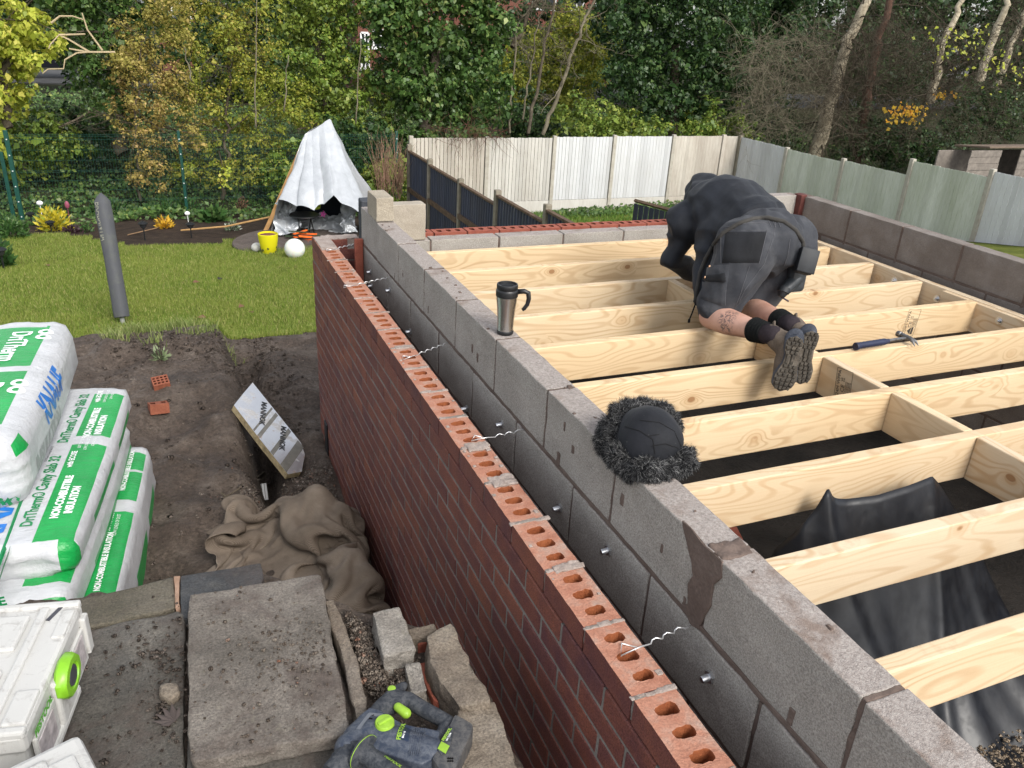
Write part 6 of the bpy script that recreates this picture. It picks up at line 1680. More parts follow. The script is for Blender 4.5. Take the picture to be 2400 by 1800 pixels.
# hessian heap: folded cloth
def crumple(nx, ny, ds, foot, seed, it=46):
    """loose cloth settled over the ground and a core mound: springs solved by position, then left where it came to rest"""
    u, v = np.meshgrid(np.linspace(0, 1, nx), np.linspace(0, 1, ny), indexing='ij')
    Q = np.stack([u * nx * ds, v * ny * ds, 0 * u], -1).reshape(-1, 3)
    X = foot(u, v); X[..., 2] += (.30 * fbm(Q * 2.6, 2, seed) + .08 * fbm(Q * 6, 2, seed + 5)).reshape(nx, ny)
    X[..., 0] += (.09 * fbm(Q * 2.6, 2, seed + 8)).reshape(nx, ny); X[..., 1] += (.09 * fbm(Q * 2.6, 2, seed + 9)).reshape(nx, ny)
    Vv = np.zeros_like(X)
    def core(x, y): return -1.44 + .26 * np.exp(-((x + .36) / .32) ** 4 - ((y + 1.70) / .50) ** 4) + .30 * np.exp(-((x + .26) / .17) ** 2 - ((y + 1.38) / .16) ** 2) + .22 * sstep(-1.9, -2.4, y) * np.exp(-((x + .4) / .4) ** 4)
    for n in range(it):
        prev = X.copy(); X = X + Vv * .9 + np.array((0, 0, -.0011))
        for _ in range(5):
            for (a, b_, L, k) in ((np.s_[:-6, :], np.s_[6:, :], ds * 5.4, .10), (np.s_[:, :-6], np.s_[:, 6:], ds * 5.4, .10), (np.s_[:-3, :], np.s_[3:, :], ds * 3, .25), (np.s_[:, :-3], np.s_[:, 3:], ds * 3, .25), (np.s_[:-1, :-1], np.s_[1:, 1:], ds * 1.414, .5), (np.s_[:-1, 1:], np.s_[1:, :-1], ds * 1.414, .5), (np.s_[:-1, :], np.s_[1:, :], ds, 1.), (np.s_[:, :-1], np.s_[:, 1:], ds, 1.)):
                d = X[b_] - X[a]; l = np.linalg.norm(d, axis=-1, keepdims=True); c = d * ((l - L) / np.maximum(l, 1e-6)) * (.27 * k); X[a] += c; X[b_] -= c
            fl_ = np.maximum(core(X[..., 0], X[..., 1]) + .006, ground(X[..., 0], X[..., 1], False) + .035); X[..., 2] = np.maximum(X[..., 2], fl_); X[..., 0] = np.minimum(X[..., 0], -.015)
        Vv = X - prev; on = X[..., 2] <= fl_ + .004; Vv[on] *= .3
    return X
def hfoot(u, v):
    x0 = -.78 + .07 * np.sin(v * 7); x = x0 + (-.06 - x0) * u; y = -1.14 - .06 * np.sin(u * 5) - 1.22 * v + .10 * (1 - u) * (1 - v); return np.stack([x, y, -1.20 + 0 * u], -1)
HX = crumple(80, 116, .0185, hfoot, 31); P2 = HX.reshape(-1, 3)
HES = Mat("hessian", .95, .1); co = HES.co(); wv1 = HES.n('ShaderNodeTexWave'); wv1.inputs['Scale'].default_value = 80; wv1.inputs['Distortion'].default_value = 1.2; wv1.inputs['Detail'].default_value = 2
wv2 = HES.n('ShaderNodeTexWave', bands_direction='Y'); wv2.inputs['Scale'].default_value = 80; wv2.inputs['Distortion'].default_value = 1.2; wv2.inputs['Detail'].default_value = 2
HES.L.new(co, wv1.inputs[0]); HES.L.new(co, wv2.inputs[0]); w_ = HES.math('MULTIPLY', wv1.outputs['Fac'], wv2.outputs['Fac'])
base = HES.ramp(HES.noise(4, 5, .65, co), [(.3, (.155, .122, .095)), (.55, (.235, .19, .15)), (.75, (.32, .265, .215))]); HES.color(HES.mix(.7, base, HES.mix(1., base, HES.ramp(w_, [(.0, .45), (.5, 1.25)]), 'MULTIPLY'))); HES.bump(w_, .003, .7); HES.bump(HES.noise(60, 3, .6, co), .003, .5)
ho = put("hessian_sheet", mesh("hessian_sheet", P2, grid_faces(80, 116), HES.m, None, True)); so_ = ho.modifiers.new("s", "SUBSURF"); so_.levels = 2; so_.render_levels = 2; so_ = ho.modifiers.new("t", "SOLIDIFY"); so_.thickness = .004
tag(ho, "crumpled brown hessian sheet heaped between the brick wall and patio", "sacking")

# ================================================================== INSULATION PACKS
PWH = Mat("white polythene film", .32, .5); PWH.color(PWH.ramp(PWH.noise(6, 5, .65), [(.35, (.46, .47, .485)), (.6, (.56, .57, .59)), (.8, (.42, .415, .41))])); PWH.bump(PWH.noise(13, 5, .65, PWH.co((.6, 4.2, 2.2))), .007, .7); PWH.bump(PWH.noise(9, 5, .7, None, .6), .012, .6)
PGR = Mat("green film", .32, .5); PGR.color(PGR.ramp(PGR.noise(5, 4, .6), [(.35, (.008, .27, .055)), (.7, (.014, .37, .08))])); PGR.bump(PGR.noise(13, 5, .65, PGR.co((.6, 4.2, 2.2))), .007, .7); PGR.bump(PGR.noise(9, 5, .7, None, .6), .012, .6)
PGY = plain("grey film print", (.34, .35, .36), .35, .5, 0, .12, 8).m; PBL = plain("blue film print", (.02, .17, .55), .35, .5).m; PGT = plain("green print", (.01, .22, .07), .4).m; PWT = plain("white print", (.82, .84, .83), .4).m; PBK = plain("black print on film", (.03, .03, .035), .5).m


def pack(label, cx, cy, zt, L, W, H, ang, seed, bands, puff=.05, group="insulation packs stacked on the soil"):
    """film wrapped bale; local x across (right +), y along, z up; bands: material by local position"""
    V, F = rough_box((W, L, H), puff, .022, 0)
    q = V / np.array((W / 2, L / 2, H / 2))
    V = V + np.stack([q[:, 0] * .018 * np.cos(q[:, 1] * 1.5) * np.cos(q[:, 2] * 1.5), q[:, 1] * .02 * np.cos(q[:, 0] * 1.5), q[:, 2] * .016 * np.cos(q[:, 0] * 1.4) * np.cos(q[:, 1] * 1.4)], 1)
    N = V / np.linalg.norm(V, axis=1, keepdims=True); end = sstep(.78, 1.0, np.abs(V[:, 1]) / (L / 2)); V0 = V.copy()
    V = V + N * ((1 - np.abs(fbm(np.stack([V[:, 0] * 9, V[:, 1] * 5, V[:, 2] * 9], 1) + seed * 3, 3, seed))) ** 2 * .022 * (.12 + end) - .01 * end + fbm(np.stack([V[:, 0] * 14, V[:, 1] * 3, V[:, 2] * 14], 1), 3, seed + 4) * .0035)[:, None]
    MI = []
    for f in F:
        c_ = V0[f].mean(0); nrm = np.cross(V0[f[1]] - V0[f[0]], V0[f[2]] - V0[f[0]]); MI.append(bands(c_[0] / (W / 2), c_[1] / (L / 2), c_[2] / (H / 2), nrm / (np.linalg.norm(nrm) + 1e-9)))
    M = Matrix.Translation((cx, cy, zt - H / 2 - .014)) @ Matrix.Rotation(ang, 4, 'Z')
    o = empty("insulation_pack", (cx, cy, zt - H), label, "insulation pack", group)
    me = mesh("wrapper", xform(V, M), F, [PWH.m, PGR.m, PGY, PBL], MI, True); w = put("wrapper", me, o)
    bv = bvh_of(w)
    def letter(s, size, x, y, rot, mt, face='top', bold=0, sx=1., nm="lettering", z=0.):
        V, F = text_mesh(s, size, .0, bold=bold, sx=sx); ca, sa = math.cos(rot), math.sin(rot)
        bm = bmesh.new(); vs = [bm.verts.new(v) for v in V.tolist()]
        for f in F:
            try: bm.faces.new([vs[i] for i in f])
            except ValueError: pass
        bmesh.ops.triangulate(bm, faces=bm.faces[:])
        for _ in range(3):
            LE = [e for e in bm.edges if e.calc_length() > .035]
            if not LE: break
            bmesh.ops.subdivide_edges(bm, edges=LE, cuts=1); bmesh.ops.triangulate(bm, faces=bm.faces[:])
        bm.verts.index_update(); V = np.array([v.co[:] for v in bm.verts]); F = [[v.index for v in f.verts] for f in bm.faces]; bm.free()
        X = V[:, 0] * ca - V[:, 1] * sa + x; Yv = V[:, 0] * sa + V[:, 1] * ca + y; out = []
        R3 = M.to_3x3()
        for a_, c_ in zip(X, Yv):
            if face == 'top': o_, d_2 = M @ Vector((a_, c_, H)), R3 @ Vector((0, 0, -1))
            elif face == 'right': o_, d_2 = M @ Vector((W, 2 * y - c_, a_)), R3 @ Vector((-1, 0, 0))
            else: o_, d_2 = M @ Vector((a_, -L, c_)), R3 @ Vector((0, 1, 0))
            h = bv.ray_cast(o_, d_2); p_ = h[0] if h[0] is not None else o_ + d_2 * H * .4
            out.append(tuple(p_ - d_2 * .0022))
        b = MB(); b.add(out, F); return b.build(nm, [mt], o)
    return o, letter, M


def bands_a(x, y, z, n):          # top pack: two green labels on its back, grey crumpled near end
    if n[1] < -.7 or (y < -.93 and z < .8): return 2 if z < .1 and x < .55 else 0
    if z > .80 and -.62 < x < .72 and (-.78 < y < -.05 or .03 < y < .80): return 1
    if n[2] > .5 and y > .9 and -.5 < x < .3: return 1
    if n[2] <= .5 and z > .6 and y < -.82: return 1
    return 0


def bands_b(x, y, z, n):          # broad green strip along the right edge of the top
    if y < -.93 and x > .72: return 1
    if n[1] < -.7: return 1 if x < -.75 else 0
    if z > .6 and .42 < x < .90 and (-.97 < y < .1 or .2 < y < .86): return 1
    if x > .90 and -.55 < z < .3 and (-.6 < y < .05 or .25 < y < .8) and n[0] > .6 and z < .1: return 1
    return 0


def bands_c(x, y, z, n):
    if n[1] < -.6: return 1 if x > .55 or x < -.7 else 0
    if z > .5 and .35 < x < .92 and (-.9 < y < .15 or .24 < y < .84): return 1
    if n[0] > .5 and z < -.2 and (-.5 < y < .3 or .4 < y < .95): return 1
    return 0


def bands_d(x, y, z, n):
    if n[1] < -.6: return 1 if .45 < x < .85 else 0
    if z > .35 and .30 < x < .95 and (-.92 < y < .1 or .22 < y < .6 or .64 < y < .9): return 1
    if n[0] > .5 and z < .1 and (-.3 < y < .2 or .35 < y < .8): return 1
    return 0


AN = rad(-6.8)
o, T, M = pack("topmost insulation pack, puffy and white with two green labels", -1.655, -.93, -.315, 1.44, .52, .32, rad(-4), 3, bands_a, .085)
for y in (.30, -.36):
    T("DriTherm", .125, .06, y, rad(-90), PWT, bold=.003, sx=.8); T("Cavity Slab 32", .055, -.055, y + .05, rad(-90), PWT, sx=.9); T("PACKAGING", .055, -.13, y - .18, rad(-90), PBL, bold=.002, sx=.8)
    for q in (0, .075): T("O", .085, .165 - .0, y + .12 + q, rad(-90), PWT, bold=.006)
T("KNAUF", .16, .06, -.08, rad(-90), PBL, 'right', .006, .8); T("INSULATION", .12, -.06, -.30, rad(-90), PGY, 'right', .004, .75)
T("KNAUF", .17, -.05, .02, 0, PBL, 'end', .006, .8); T("cavity", .085, .14, -.12, rad(8), PGT, 'end', .003); T("NON-COMBUSTIBLE", .05, .05, -.185, rad(6), PGT, 'end', .002)
o, T, M = pack("second insulation pack, white with a green strip and blue lettering on top", -1.435, -1.225, -.625, 1.46, .50, .15, AN, 5, bands_b, .045)
for y, k in ((.36, 0), (-.32, 1)):
    T("DriTherm\u00ae Cavity Slab 32", .062, .055 + 0 * k, y, rad(90), PGT, bold=.0018, sx=.82)
    T("NON-COMBUSTIBLE", .042, .145, y - .07, rad(90), PWT, bold=.002, sx=.85); T("INSULATION", .042, .19, y - .10, rad(90), PWT, bold=.002, sx=.85)
    T("with ECOSE", .034, .125, y + .24, rad(90), PWT, bold=.001, sx=.85)
    for q in range(3): T(("SOFT TO TOUCH", "LOW LEVELS OF DUST", "LOW VOCs")[q], .019, .135 + .026 * q, y + .40 if y < 0 else y + .24, rad(90), PWT, sx=.8)
T("KNAUF", .20, -.085, -.44, rad(90), PBL, bold=.007, sx=.78); 
T("1501 4", .035, -.02, -.02, rad(90), PBK, sx=.9); T("DriTherm Cavity Slab 32", .014, .02, -.02, rad(90), PBK); T("1200 455 100 8", .016, -.045, -.03, rad(90), PBK)
o, T, M = pack("third insulation pack, its near end with blue letters poking out below the green strip pack", -1.465, -1.36, -.765, 1.44, .51, .18, rad(-7.5), 8, bands_c, .045)
T("KNAUF", .15, .05, -.015, 0, PBL, 'end', .005, .8); T("Therm\u00ae C", .07, -.165, -.015, rad(90), PGT, 'end', .002); T("Therm\u00ae Cavity", .06, -.12, -.02, rad(90), PGT, 'end', .002)
o, T, M = pack("lowest insulation pack, sticking out furthest to the right on the soil", -1.385, -1.36, -.93, 1.46, .56, .36, rad(-6), 11, bands_d, .045)
for y in (.46, -.32): T("NON-COMBUSTIBLE INSULATION", .034, .20, y, rad(90), PWT, bold=.0015, sx=.8)
T("SOFT TO TOUCH", .026, .185, -.02, rad(90), PWT, sx=.8); T("LOW LEVELS OF DUST", .022, .215, -.05, rad(90), PWT, sx=.8)

# ================================================================== WHITE TOOL CASES
CASE = Mat("scuffed white plastic", .42, .45); co = CASE.co(); CASE.color(CASE.mix(CASE.math('MULTIPLY', CASE.ramp(CASE.noise(24, 6, .75, co, .6), [(.52, 0), (.66, 1)]), .5), CASE.ramp(CASE.noise(3, 4, .6, co), [(.3, (.46, .455, .435)), (.7, (.56, .555, .53))]), (.22, .20, .18))); CASE.bump(CASE.noise(220, 3, .6, co), .0006, .6)
CGR = plain("lime plastic", (.20, .46, .02), .35, .5, 0, .12, 30).m; CDK = plain("dark badge", (.05, .05, .06), .3, .5).m
k0, k1 = at(194, 1402, z=-.10), at(55, 1724, z=-.10); yd = (k1 - k0).normalized(); xd = Vector((yd.y, -yd.x, 0));
if xd.x > 0: xd = -xd
Ly = .425
MC = Matrix(((-xd.x, -yd.x, 0, k1.x), (-xd.y, -yd.y, 0, k1.y), (0, 0, 1, -.30), (0, 0, 0, 1)))   # x right outwards, y away from camera, origin near right bottom corner
ca = empty("tool_case", k1[:2] + (-.3,), "large scuffed white tool case with a lime green turn latch on its right side", "tool case", "white tool cases")
def cb(b, c, s, r=.006, rot=None, m=0):
    V, F = rough_box(s, r, None, 0)
    if rot: V = V @ np.array(Euler(rot).to_matrix()).T
    b.add(xform(V + np.array(c), MC), F, m)
b = MB(); cb(b, (-.155, Ly / 2, .085), (.285, Ly - .03, .13), .012); cb(b, (-.15, Ly / 2, .016), (.25, Ly - .06, .03), .008); b.build("lower_shell", [CASE.m], ca)
b = MB(); cb(b, (-.15, Ly / 2, .172), (.30, Ly, .056), .012)
cb(b, (-.15, Ly - .012, .196), (.30, .022, .022), .006); cb(b, (-.15, .012, .196), (.30, .022, .022), .006); cb(b, (-.075, Ly / 2, .203), (.022, Ly - .05, .012), .005); cb(b, (-.165, Ly * .28, .204), (.13, .14, .014), .006); cb(b, (-.165, Ly * .74, .204), (.13, .12, .014), .006); cb(b, (-.02, Ly * .80, .198), (.03, .10, .012), .005); cb(b, (-.03, Ly * .18, .199), (.05, .1, .014), .006)
b.build("lid", [CASE.m], ca)
b = MB(); cb(b, (.0, Ly * .75, .10), (.012, .13, .10), .004); cb(b, (.0, Ly * .22, .10), (.012, .12, .10), .004); cb(b, (.004, Ly * .49, .115), (.02, .10, .13), .008); cb(b, (.006, Ly * .93, .12), (.016, .03, .11), .004); cb(b, (.003, Ly * .35, .045), (.02, .28, .03), .01); b.build("side_ribs", [CASE.m], ca)
b = MB(); V, F = lathe([(.001, 0), (.044, 0), (.049, .006), (.049, .020), (.044, .028), (.030, .029), (.028, .024), (.001, .024)], 10); V[:, 1] *= 1.18; V = V[:, [2, 1, 0]]; b.add(xform(V + np.array((.004, Ly * .50, .155)), MC), F); lt = b.build("turn_latch", [CGR], ca, smooth='auto')
b = MB(); V, F = lathe([(.001, 0), (.026, 0), (.024, .003)], 24); V = V[:, [2, 1, 0]]; b.add(xform(V + np.array((.0285, Ly * .50, .155)), MC), F); b.build("latch_badge", [CDK], lt)
b = MB(); V, F = text_mesh("FESTOOL", .026, .0003, bold=.001); b.add(xform(V[:, [2, 0, 1]] + np.array((.0075, Ly * .20, .165)), MC), F); b.build("lettering", [plain("green print on case", (.10, .34, .05), .4).m], ca)
PLB = plain("paper label", (.42, .38, .38), .6, .3, 0, .35, 45).m; b = MB(); cb(b, (.0068, Ly * .20, .10), (.002, .095, .075), .0008); b.build("label", [PLB], ca); b = MB(); cb(b, (.0068, Ly * .76, .105), (.002, .085, .075), .0008); b.build("label", [PLB], ca)
b = MB(); cb(b, (-.05, Ly * .90, .2005), (.010, .055, .003), .001, (0, 0, rad(-20))); b.build("slot", [CDK], ca)
MC = Matrix.Translation((-1.075, -3.575, -.30)) @ Matrix.Rotation(rad(20), 4, 'Z')
cs = empty("tool_case", (-1.1, -3.6, -.3), "second white plastic case, only its corner showing at the bottom left edge", "tool case", "white tool cases")
b = MB(); cb(b, (-.17, -.20, .11), (.33, .40, .20), .02); cb(b, (-.17, -.20, .225), (.34, .41, .035), .014); cb(b, (-.15, -.06, .246), (.16, .06, .014), .007); cb(b, (-.05, -.2, .246), (.05, .3, .012), .006); cb(b, (.0, -.14, .12), (.015, .16, .1), .006); b.build("shell", [CASE.m], cs)
b = MB(); V, F = text_mesh("FESTOOL", .02, .0003); b.add(xform(V[:, [2, 0, 1]] + np.array((.0085, -.14, .13)), MC), F); b.build("lettering", [plain("green print on corner", (.10, .34, .05), .4).m], cs)

# ================================================================== ROTARY HAMMER
DRB = Mat("dusty navy plastic", .5, .4); co = DRB.co(); DRB.color(DRB.mix(DRB.math('MULTIPLY', DRB.ramp(DRB.noise(60, 7, .8, co, .5), [(.42, 0), (.75, 1)]), .42), (.030, .040, .064), (.26, .27, .28))); DRB.bump(DRB.noise(120, 3, .6, co), .0008)
DRK = Mat("dusty black rubber", .7, .3); co = DRK.co(); DRK.color(DRK.mix(DRK.math('MULTIPLY', DRK.ramp(DRK.noise(55, 7, .8, co, .5), [(.42, 0), (.75, 1)]), .38), (.024, .028, .036), (.26, .26, .26))); DRK.bump(DRK.noise(160, 3, .6, co), .0008)
LIM = plain("lime grip", (.26, .44, .04), .45, .4, 0, .15, 40).m
ZD = -.205
rh = empty("rotary_hammer", at(930, 1690, z=-.30), "dusty navy rotary hammer drill with lime knob lying on the patio edge", "power drill")
def dp(x, y): p_ = at(740 + x / 3.175, 1540 + y / 3.175, z=ZD); return (p_.x, p_.y)
def dpoly(name, q, z0, z1, mt, bev=.008, par=None):
    b = MB(); b.prism([dp(*p_) for p_ in q], ZD + z0, ZD + z1); return b.build(name, [mt], par or rh, bevel=bev)
def q3(x, y, z=-.038): return Vector((*dp(x, y), ZD + z))
def chain(*pts):
    return [capsule(q3(*a[:2]), q3(*c_[:2]), a[2], c_[2], 18, 4) for a, c_ in zip(pts[:-1], pts[1:])]
hb_ = MB(); hb_.prism([dp(*p_) for p_ in [(215, 540), (250, 505), (320, 410), (400, 345), (470, 362), (545, 405), (640, 462), (740, 488), (830, 500), (930, 520), (905, 600), (860, 735), (790, 770), (690, 745), (560, 700), (470, 665), (380, 655), (300, 680), (230, 630)]], ZD - .072, ZD - .010)
hs_ = skinned("housing", [(hb_.V[0], hb_.F)] + chain((250, 590, .036), (420, 500, .040), (700, 600, .040), (870, 640, .037)) + chain((300, 520, .034), (400, 420, .032)), .0032, 5, [DRB.m], rh)
hn_ = skinned("handle", chain((420, 395, .026), (500, 290, .024), (590, 190, .019), (652, 128, .011)) + chain((560, 225, .022), (690, 235, .0205), (800, 300, .019), (930, 370, .0185), (990, 410, .020), (955, 500, .021), (900, 560, .024)) + chain((520, 290, .02), (640, 250, .021)), .003, 4, [DRK.m], rh)
dv = bvh_of(hs_, hn_)
def drop(V, F, mt, nm, th=.0012, par=None):
    """lay flat shapes onto the moulded housing"""
    bm = bmesh.new(); vs = [bm.verts.new(v) for v in np.asarray(V).tolist()]
    for f in F:
        try: bm.faces.new([vs[i] for i in f])
        except ValueError: pass
    bmesh.ops.triangulate(bm, faces=bm.faces[:])
    for _ in range(4):
        LE = [e for e in bm.edges if e.calc_length() > .008]
        if not LE: break
        bmesh.ops.subdivide_edges(bm, edges=LE, cuts=1); bmesh.ops.triangulate(bm, faces=bm.faces[:])
    bm.verts.index_update(); out = []
    for v in bm.verts:
        h = dv.ray_cast(Vector((v.co.x, v.co.y, ZD + .2)), Vector((0, 0, -1))); out.append((v.co.x, v.co.y, (h[0].z if h[0] is not None else ZD) + th))
    F2 = [[v.index for v in f.verts] for f in bm.faces]; bm.free(); b = MB(); b.add(out, F2); return b.build(nm, [mt], par or rh)
def flat(q): return [(*dp(*p_), 0) for p_ in q], [list(range(len(q)))[::-1]]
def zt_(x, y): h = dv.ray_cast(Vector((*dp(x, y), ZD + .2)), Vector((0, 0, -1))); return h[0].z if h[0] is not None else ZD
drop(*flat([(630, 475), (712, 495), (690, 632), (600, 600)]), plain("navy plate", (.014, .024, .05), .35, .5, 0, .3, 40).m, "logo_plate")
drop(*flat([(300, 530), (395, 395), (500, 400), (480, 425), (410, 420), (330, 540)]), plain("pale scuffed edge", (.14, .15, .17), .5).m, "gear_cover")
b = MB(); p_ = q3(640, 335, -.026); b.add(*capsule(q3(612, 318, -.024), q3(672, 358, -.026), .011, .0125, 16, 4)); b.build("trigger", [LIM], rh, smooth=True)
b = MB(); b.lathe([(.010, -.004), (.010, .001), (.007, .0022), (.001, .0024)], (*dp(565, 188), zt_(565, 188)), 20); b.build("reverse_button", [LIM], rh, smooth='auto')
z_ = zt_(513, 497); b = MB(); p_ = dp(513, 497); b.lathe([(.0225, -.01), (.0225, .006), (.0205, .009), (.001, .0095)], (*p_, z_), 36); kb = b.build("mode_knob", [LIM], rh, smooth='auto')
b = MB(); b.box((p_[0], p_[1], z_ + .010), (.036, .008, .006), rot=(0, 0, rad(18)), r=.002); b.build("knob_ridge", [LIM], kb)
VB = Mat("vent black", .8, .1, 0, (.01, .006, .005)).m
for x, y in ((432, 412), (412, 445)): drop(*flat([(x - 14, y - 8), (x + 12, y - 2), (x + 8, y + 12), (x - 18, y + 6)]), VB, "vent")
for k in range(6):
    x = 730 + 16 * k; b = MB(); b.tube([Vector((*dp(x + 8 - 46 * t / 6, 505 + 200 * t / 6), zt_(x + 8 - 46 * t / 6, 505 + 200 * t / 6))) for t in range(7)], .0018, 6); b.build("ridge", [DRB.m], rh)
BATT = Mat("dusty grey battery", .55, .35); co = BATT.co(); BATT.color(BATT.mix(BATT.math('MULTIPLY', BATT.ramp(BATT.noise(50, 7, .8, co, .5), [(.40, 0), (.75, 1)]), .5), (.045, .047, .052), (.26, .24, .215)))
bt_ = dpoly("battery", [(1035, 400), (1110, 440), (1176, 478), (1165, 540), (1100, 680), (1030, 850), (935, 850), (862, 735), (940, 600)], -.075, -.006, BATT.m, .009)
dpoly("battery_panel", [(990, 500), (1030, 520), (1010, 620), (990, 670), (935, 720), (905, 680), (940, 610)], -.006, -.0035, DRK.m, .001, bt_)
dpoly("green_square", [(935, 620), (996, 655), (966, 712), (907, 674)], -.0035, -.0022, LIM, .0, bt_)
for k in range(6):
    x, y = 982 + 16 * (k % 3), 742 + 20 * (k // 3); b = MB(); b.box((*dp(x + 4, y), ZD - .005), (.004, .0035, .003), r=.0005); b.build("vent", [Mat("vent black 2", .8, .1, 0, (.01, .01, .01)).m], bt_)
def nose(name, q0, q1, prof, mt, zc=-.038, par=None, sm='auto'):
    a_, c_ = dp(*q0), dp(*q1); a_ = Vector((*a_, ZD + zc)); c_ = Vector((*c_, ZD + zc)); d_2 = c_ - a_; Ld = d_2.length; d_2.normalize()
    b = MB(); b.lathe([(r, z * Ld) for r, z in prof], a_, 32, axis=d_2); return b.build(name, [mt], par or rh, smooth=sm)
nose("chuck", (300, 600), (95, 775), [(.030, -.1), (.033, .0), (.034, .15), (.031, .2), (.0325, .25), (.0325, .32), (.030, .34), (.031, .5), (.029, .55), (.029, .62), (.026, .66), (.024, .85), (.021, 1.)], DRK.m)
nose("drill_bit", (100, 770), (40, 822), [(.0065, 0), (.0065, 1)], plain("grey grease", (.45, .46, .44), .5, .4).m)
fl_ = nose("side_handle", (345, 660), (640, 870), [(.036, -.02), (.041, .0), (.041, .05), (.036, .07), (.024, .10), (.021, .2), (.0205, .5), (.023, .8), (.026, 1.)], DRK.m, -.018)
nose("flange_ring", (352, 665), (640, 870), [(.0355, .0), (.0418, .012), (.0418, .022), (.0355, .034)], LIM, -.018, fl_)
def dtext(s, q0, q1, size, mt, z=None, bold=0, sx=1, par=None):
    a_, c_ = Vector((*dp(*q0), 0)), Vector((*dp(*q1), 0)); d_2 = c_ - a_; M = frame((a_ + c_) / 2, d_2, Vector((-d_2.y, d_2.x, 0))); V, F = text_mesh(s, size, 0 if z is None else .0003, bold=bold, sx=sx); V = xform(V, M)
    if z is None: return drop(V, F, mt, "lettering", .0022, par)
    V[:, 2] += ZD + z; b = MB(); b.add(V, F); return b.build("lettering", [mt], par or rh)
dtext("FESTOOL", (618, 605), (652, 482), .0135, LIM, None, .0005); dtext("BHC 18", (648, 606), (664, 560), .006, PWT, None, .0002)
dtext("FESTOOL", (950, 608), (1000, 528), .0095, LIM, -.0030, .0003, 1., bt_); dtext("18V 5,2Ah", (972, 618), (1006, 556), .006, PWT, -.0030, 0, 1., bt_)
dv = bvh_of(fl_); dtext("FESTOOL", (515, 735), (640, 835), .0125, LIM, None, .0004, 1., fl_)

# ================================================================== GARDEN
# grey cover on a rotary clothes line
g0 = gnd(289, 762); top = at(236, 452, d=depth(g0) * .985); axd = (top - g0); Lc = axd.length; axd.normalize()
cl = empty("clothes_line", g0, "folded rotary clothes line in a dark grey cover on the lawn", "clothes line")
CV = Mat("grey cover cloth", .72, .3); CV.color(CV.mix(CV.math('MULTIPLY', CV.ramp(CV.noise(5, 5, .7), [(.5, 0), (.7, 1)]), .3), (.075, .078, .085), (.15, .16, .11))); CV.bump(CV.noise(9, 4, .6, CV.co((4, 4, .5))), .012, .6)
r0, r1 = 16.5 * depth(g0) / FPX, 17.5 * depth(top) / FPX
b = MB(); prof = [(.03, Lc * .06), (r0 * .96, Lc * .062), (r0 * 1.02, Lc * .10), (r0, Lc * .2), (r0 * .99, Lc * .5), (r1 * 1.04, Lc * .8), (r1, Lc * .935), (r1 * .6, Lc * .97), (r1 * .08, Lc * 1.0)]
pp2 = []
for k in range(len(prof) - 1):
    for j in range(5): pp2.append(tuple(np.array(prof[k]) * (1 - j / 5) + np.array(prof[k + 1]) * j / 5))
pp2.append(prof[-1]); V, F = lathe(pp2, 32); w_ = np.arctan2(V[:, 1], V[:, 0]); V[:, :2] *= (1 + .035 * np.sin(w_ * 4 + 1)[:, None] + .04 * vn(V * 6, 3)[:, None]); V = V @ np.array(Vector((0, 0, 1)).rotation_difference(axd).to_matrix()).T + np.array(g0); b.add(V, F); b.build("cover", [CV.m], cl, smooth='auto')
b = MB(); b.tube([g0 - axd * .05, g0 + axd * Lc * .07], .025, 10); b.build("pole", [plain("galvanised pole", (.22, .23, .20), .6, .4).m], cl)
b = MB(); Mx = frame(g0 + axd * Lc * .80 + Vector((-r1 * .55, -r1 * .86, 0)), axd * -1, Vector((.8, -.3, 0)));  V, F = text_mesh("BRABANTIA", .085, .0003, sx=.9); b.add(xform(V, Mx), F); b.build("lettering", [plain("pale print", (.22, .22, .17), .7).m], cl)
# yellow pot, globe lights, paved circle
pc = gnd(650, 578); b = MB(); V, F = lathe([(.01, -.12), (1.08, -.12), (1.1, -.02), (1.09, 0.0), (.01, .003)], 60); V[:, 0] *= 1.35; b.add(V + np.array((pc.x + .75, pc.y + .15, pc.z + .05)), F); tag(b.build("paved_circle", [flag("circle paving", [(.3, (.075, .06, .055)), (.7, (.14, .115, .10))], .5)], None, smooth='auto'), kind="structure")
s_ = lambda p, px: px * depth(p) / FPX
pp_ = gnd(631, 594); R = s_(pp_, 23); po = empty("plant_pot", pp_, "glossy yellow plant pot with a mossy base on the paved circle", "plant pot")
YP = Mat("yellow glaze", .25, .5); YP.color(YP.mix(YP.math('MULTIPLY', YP.ramp(YP.noise(14, 5, .7), [(.5, 0), (.6, 1)]), YP.ramp(YP.math('MULTIPLY', YP.math('SUBTRACT', YP.n('ShaderNodeSeparateXYZ').outputs[2], 0.), 1.), [(0, 0), (1, 0)])), (.66, .60, .015), (.2, .2, .05)))
b = MB(); V, F = lathe([(.01, 0), (R * .62, 0), (R * .70, R * .1), (R * .86, R * .9), (R * .97, R * 1.6), (R, R * 2.05), (R * .93, R * 2.08), (R * .90, R * 1.85), (.01, R * 1.85)], 40); b.add(V + np.array(pp_), F); b.build("pot", [YP.m], po, smooth='auto')
b = MB(); b.lathe([(.01, R * 1.86), (R * .88, R * 1.86), (R * .88, R * 1.9), (.01, R * 1.93)], pp_, 24); b.build("compost", [plain("red brown compost", (.16, .06, .04), .9).m], po)
b = MB(); rr = random.Random(2)
for k in range(26): a_ = rr.uniform(0, 6.28); z = abs(rr.gauss(0, R * .45)) + .01; q = R * (.66 + .12 * z / R) + .002; b.box((pp_.x + q * math.cos(a_), pp_.y + q * math.sin(a_), pp_.z + z), (R * .2, R * .2, R * .25), r=R * .05, res=R * .08, amp=R * .03, seed=k)
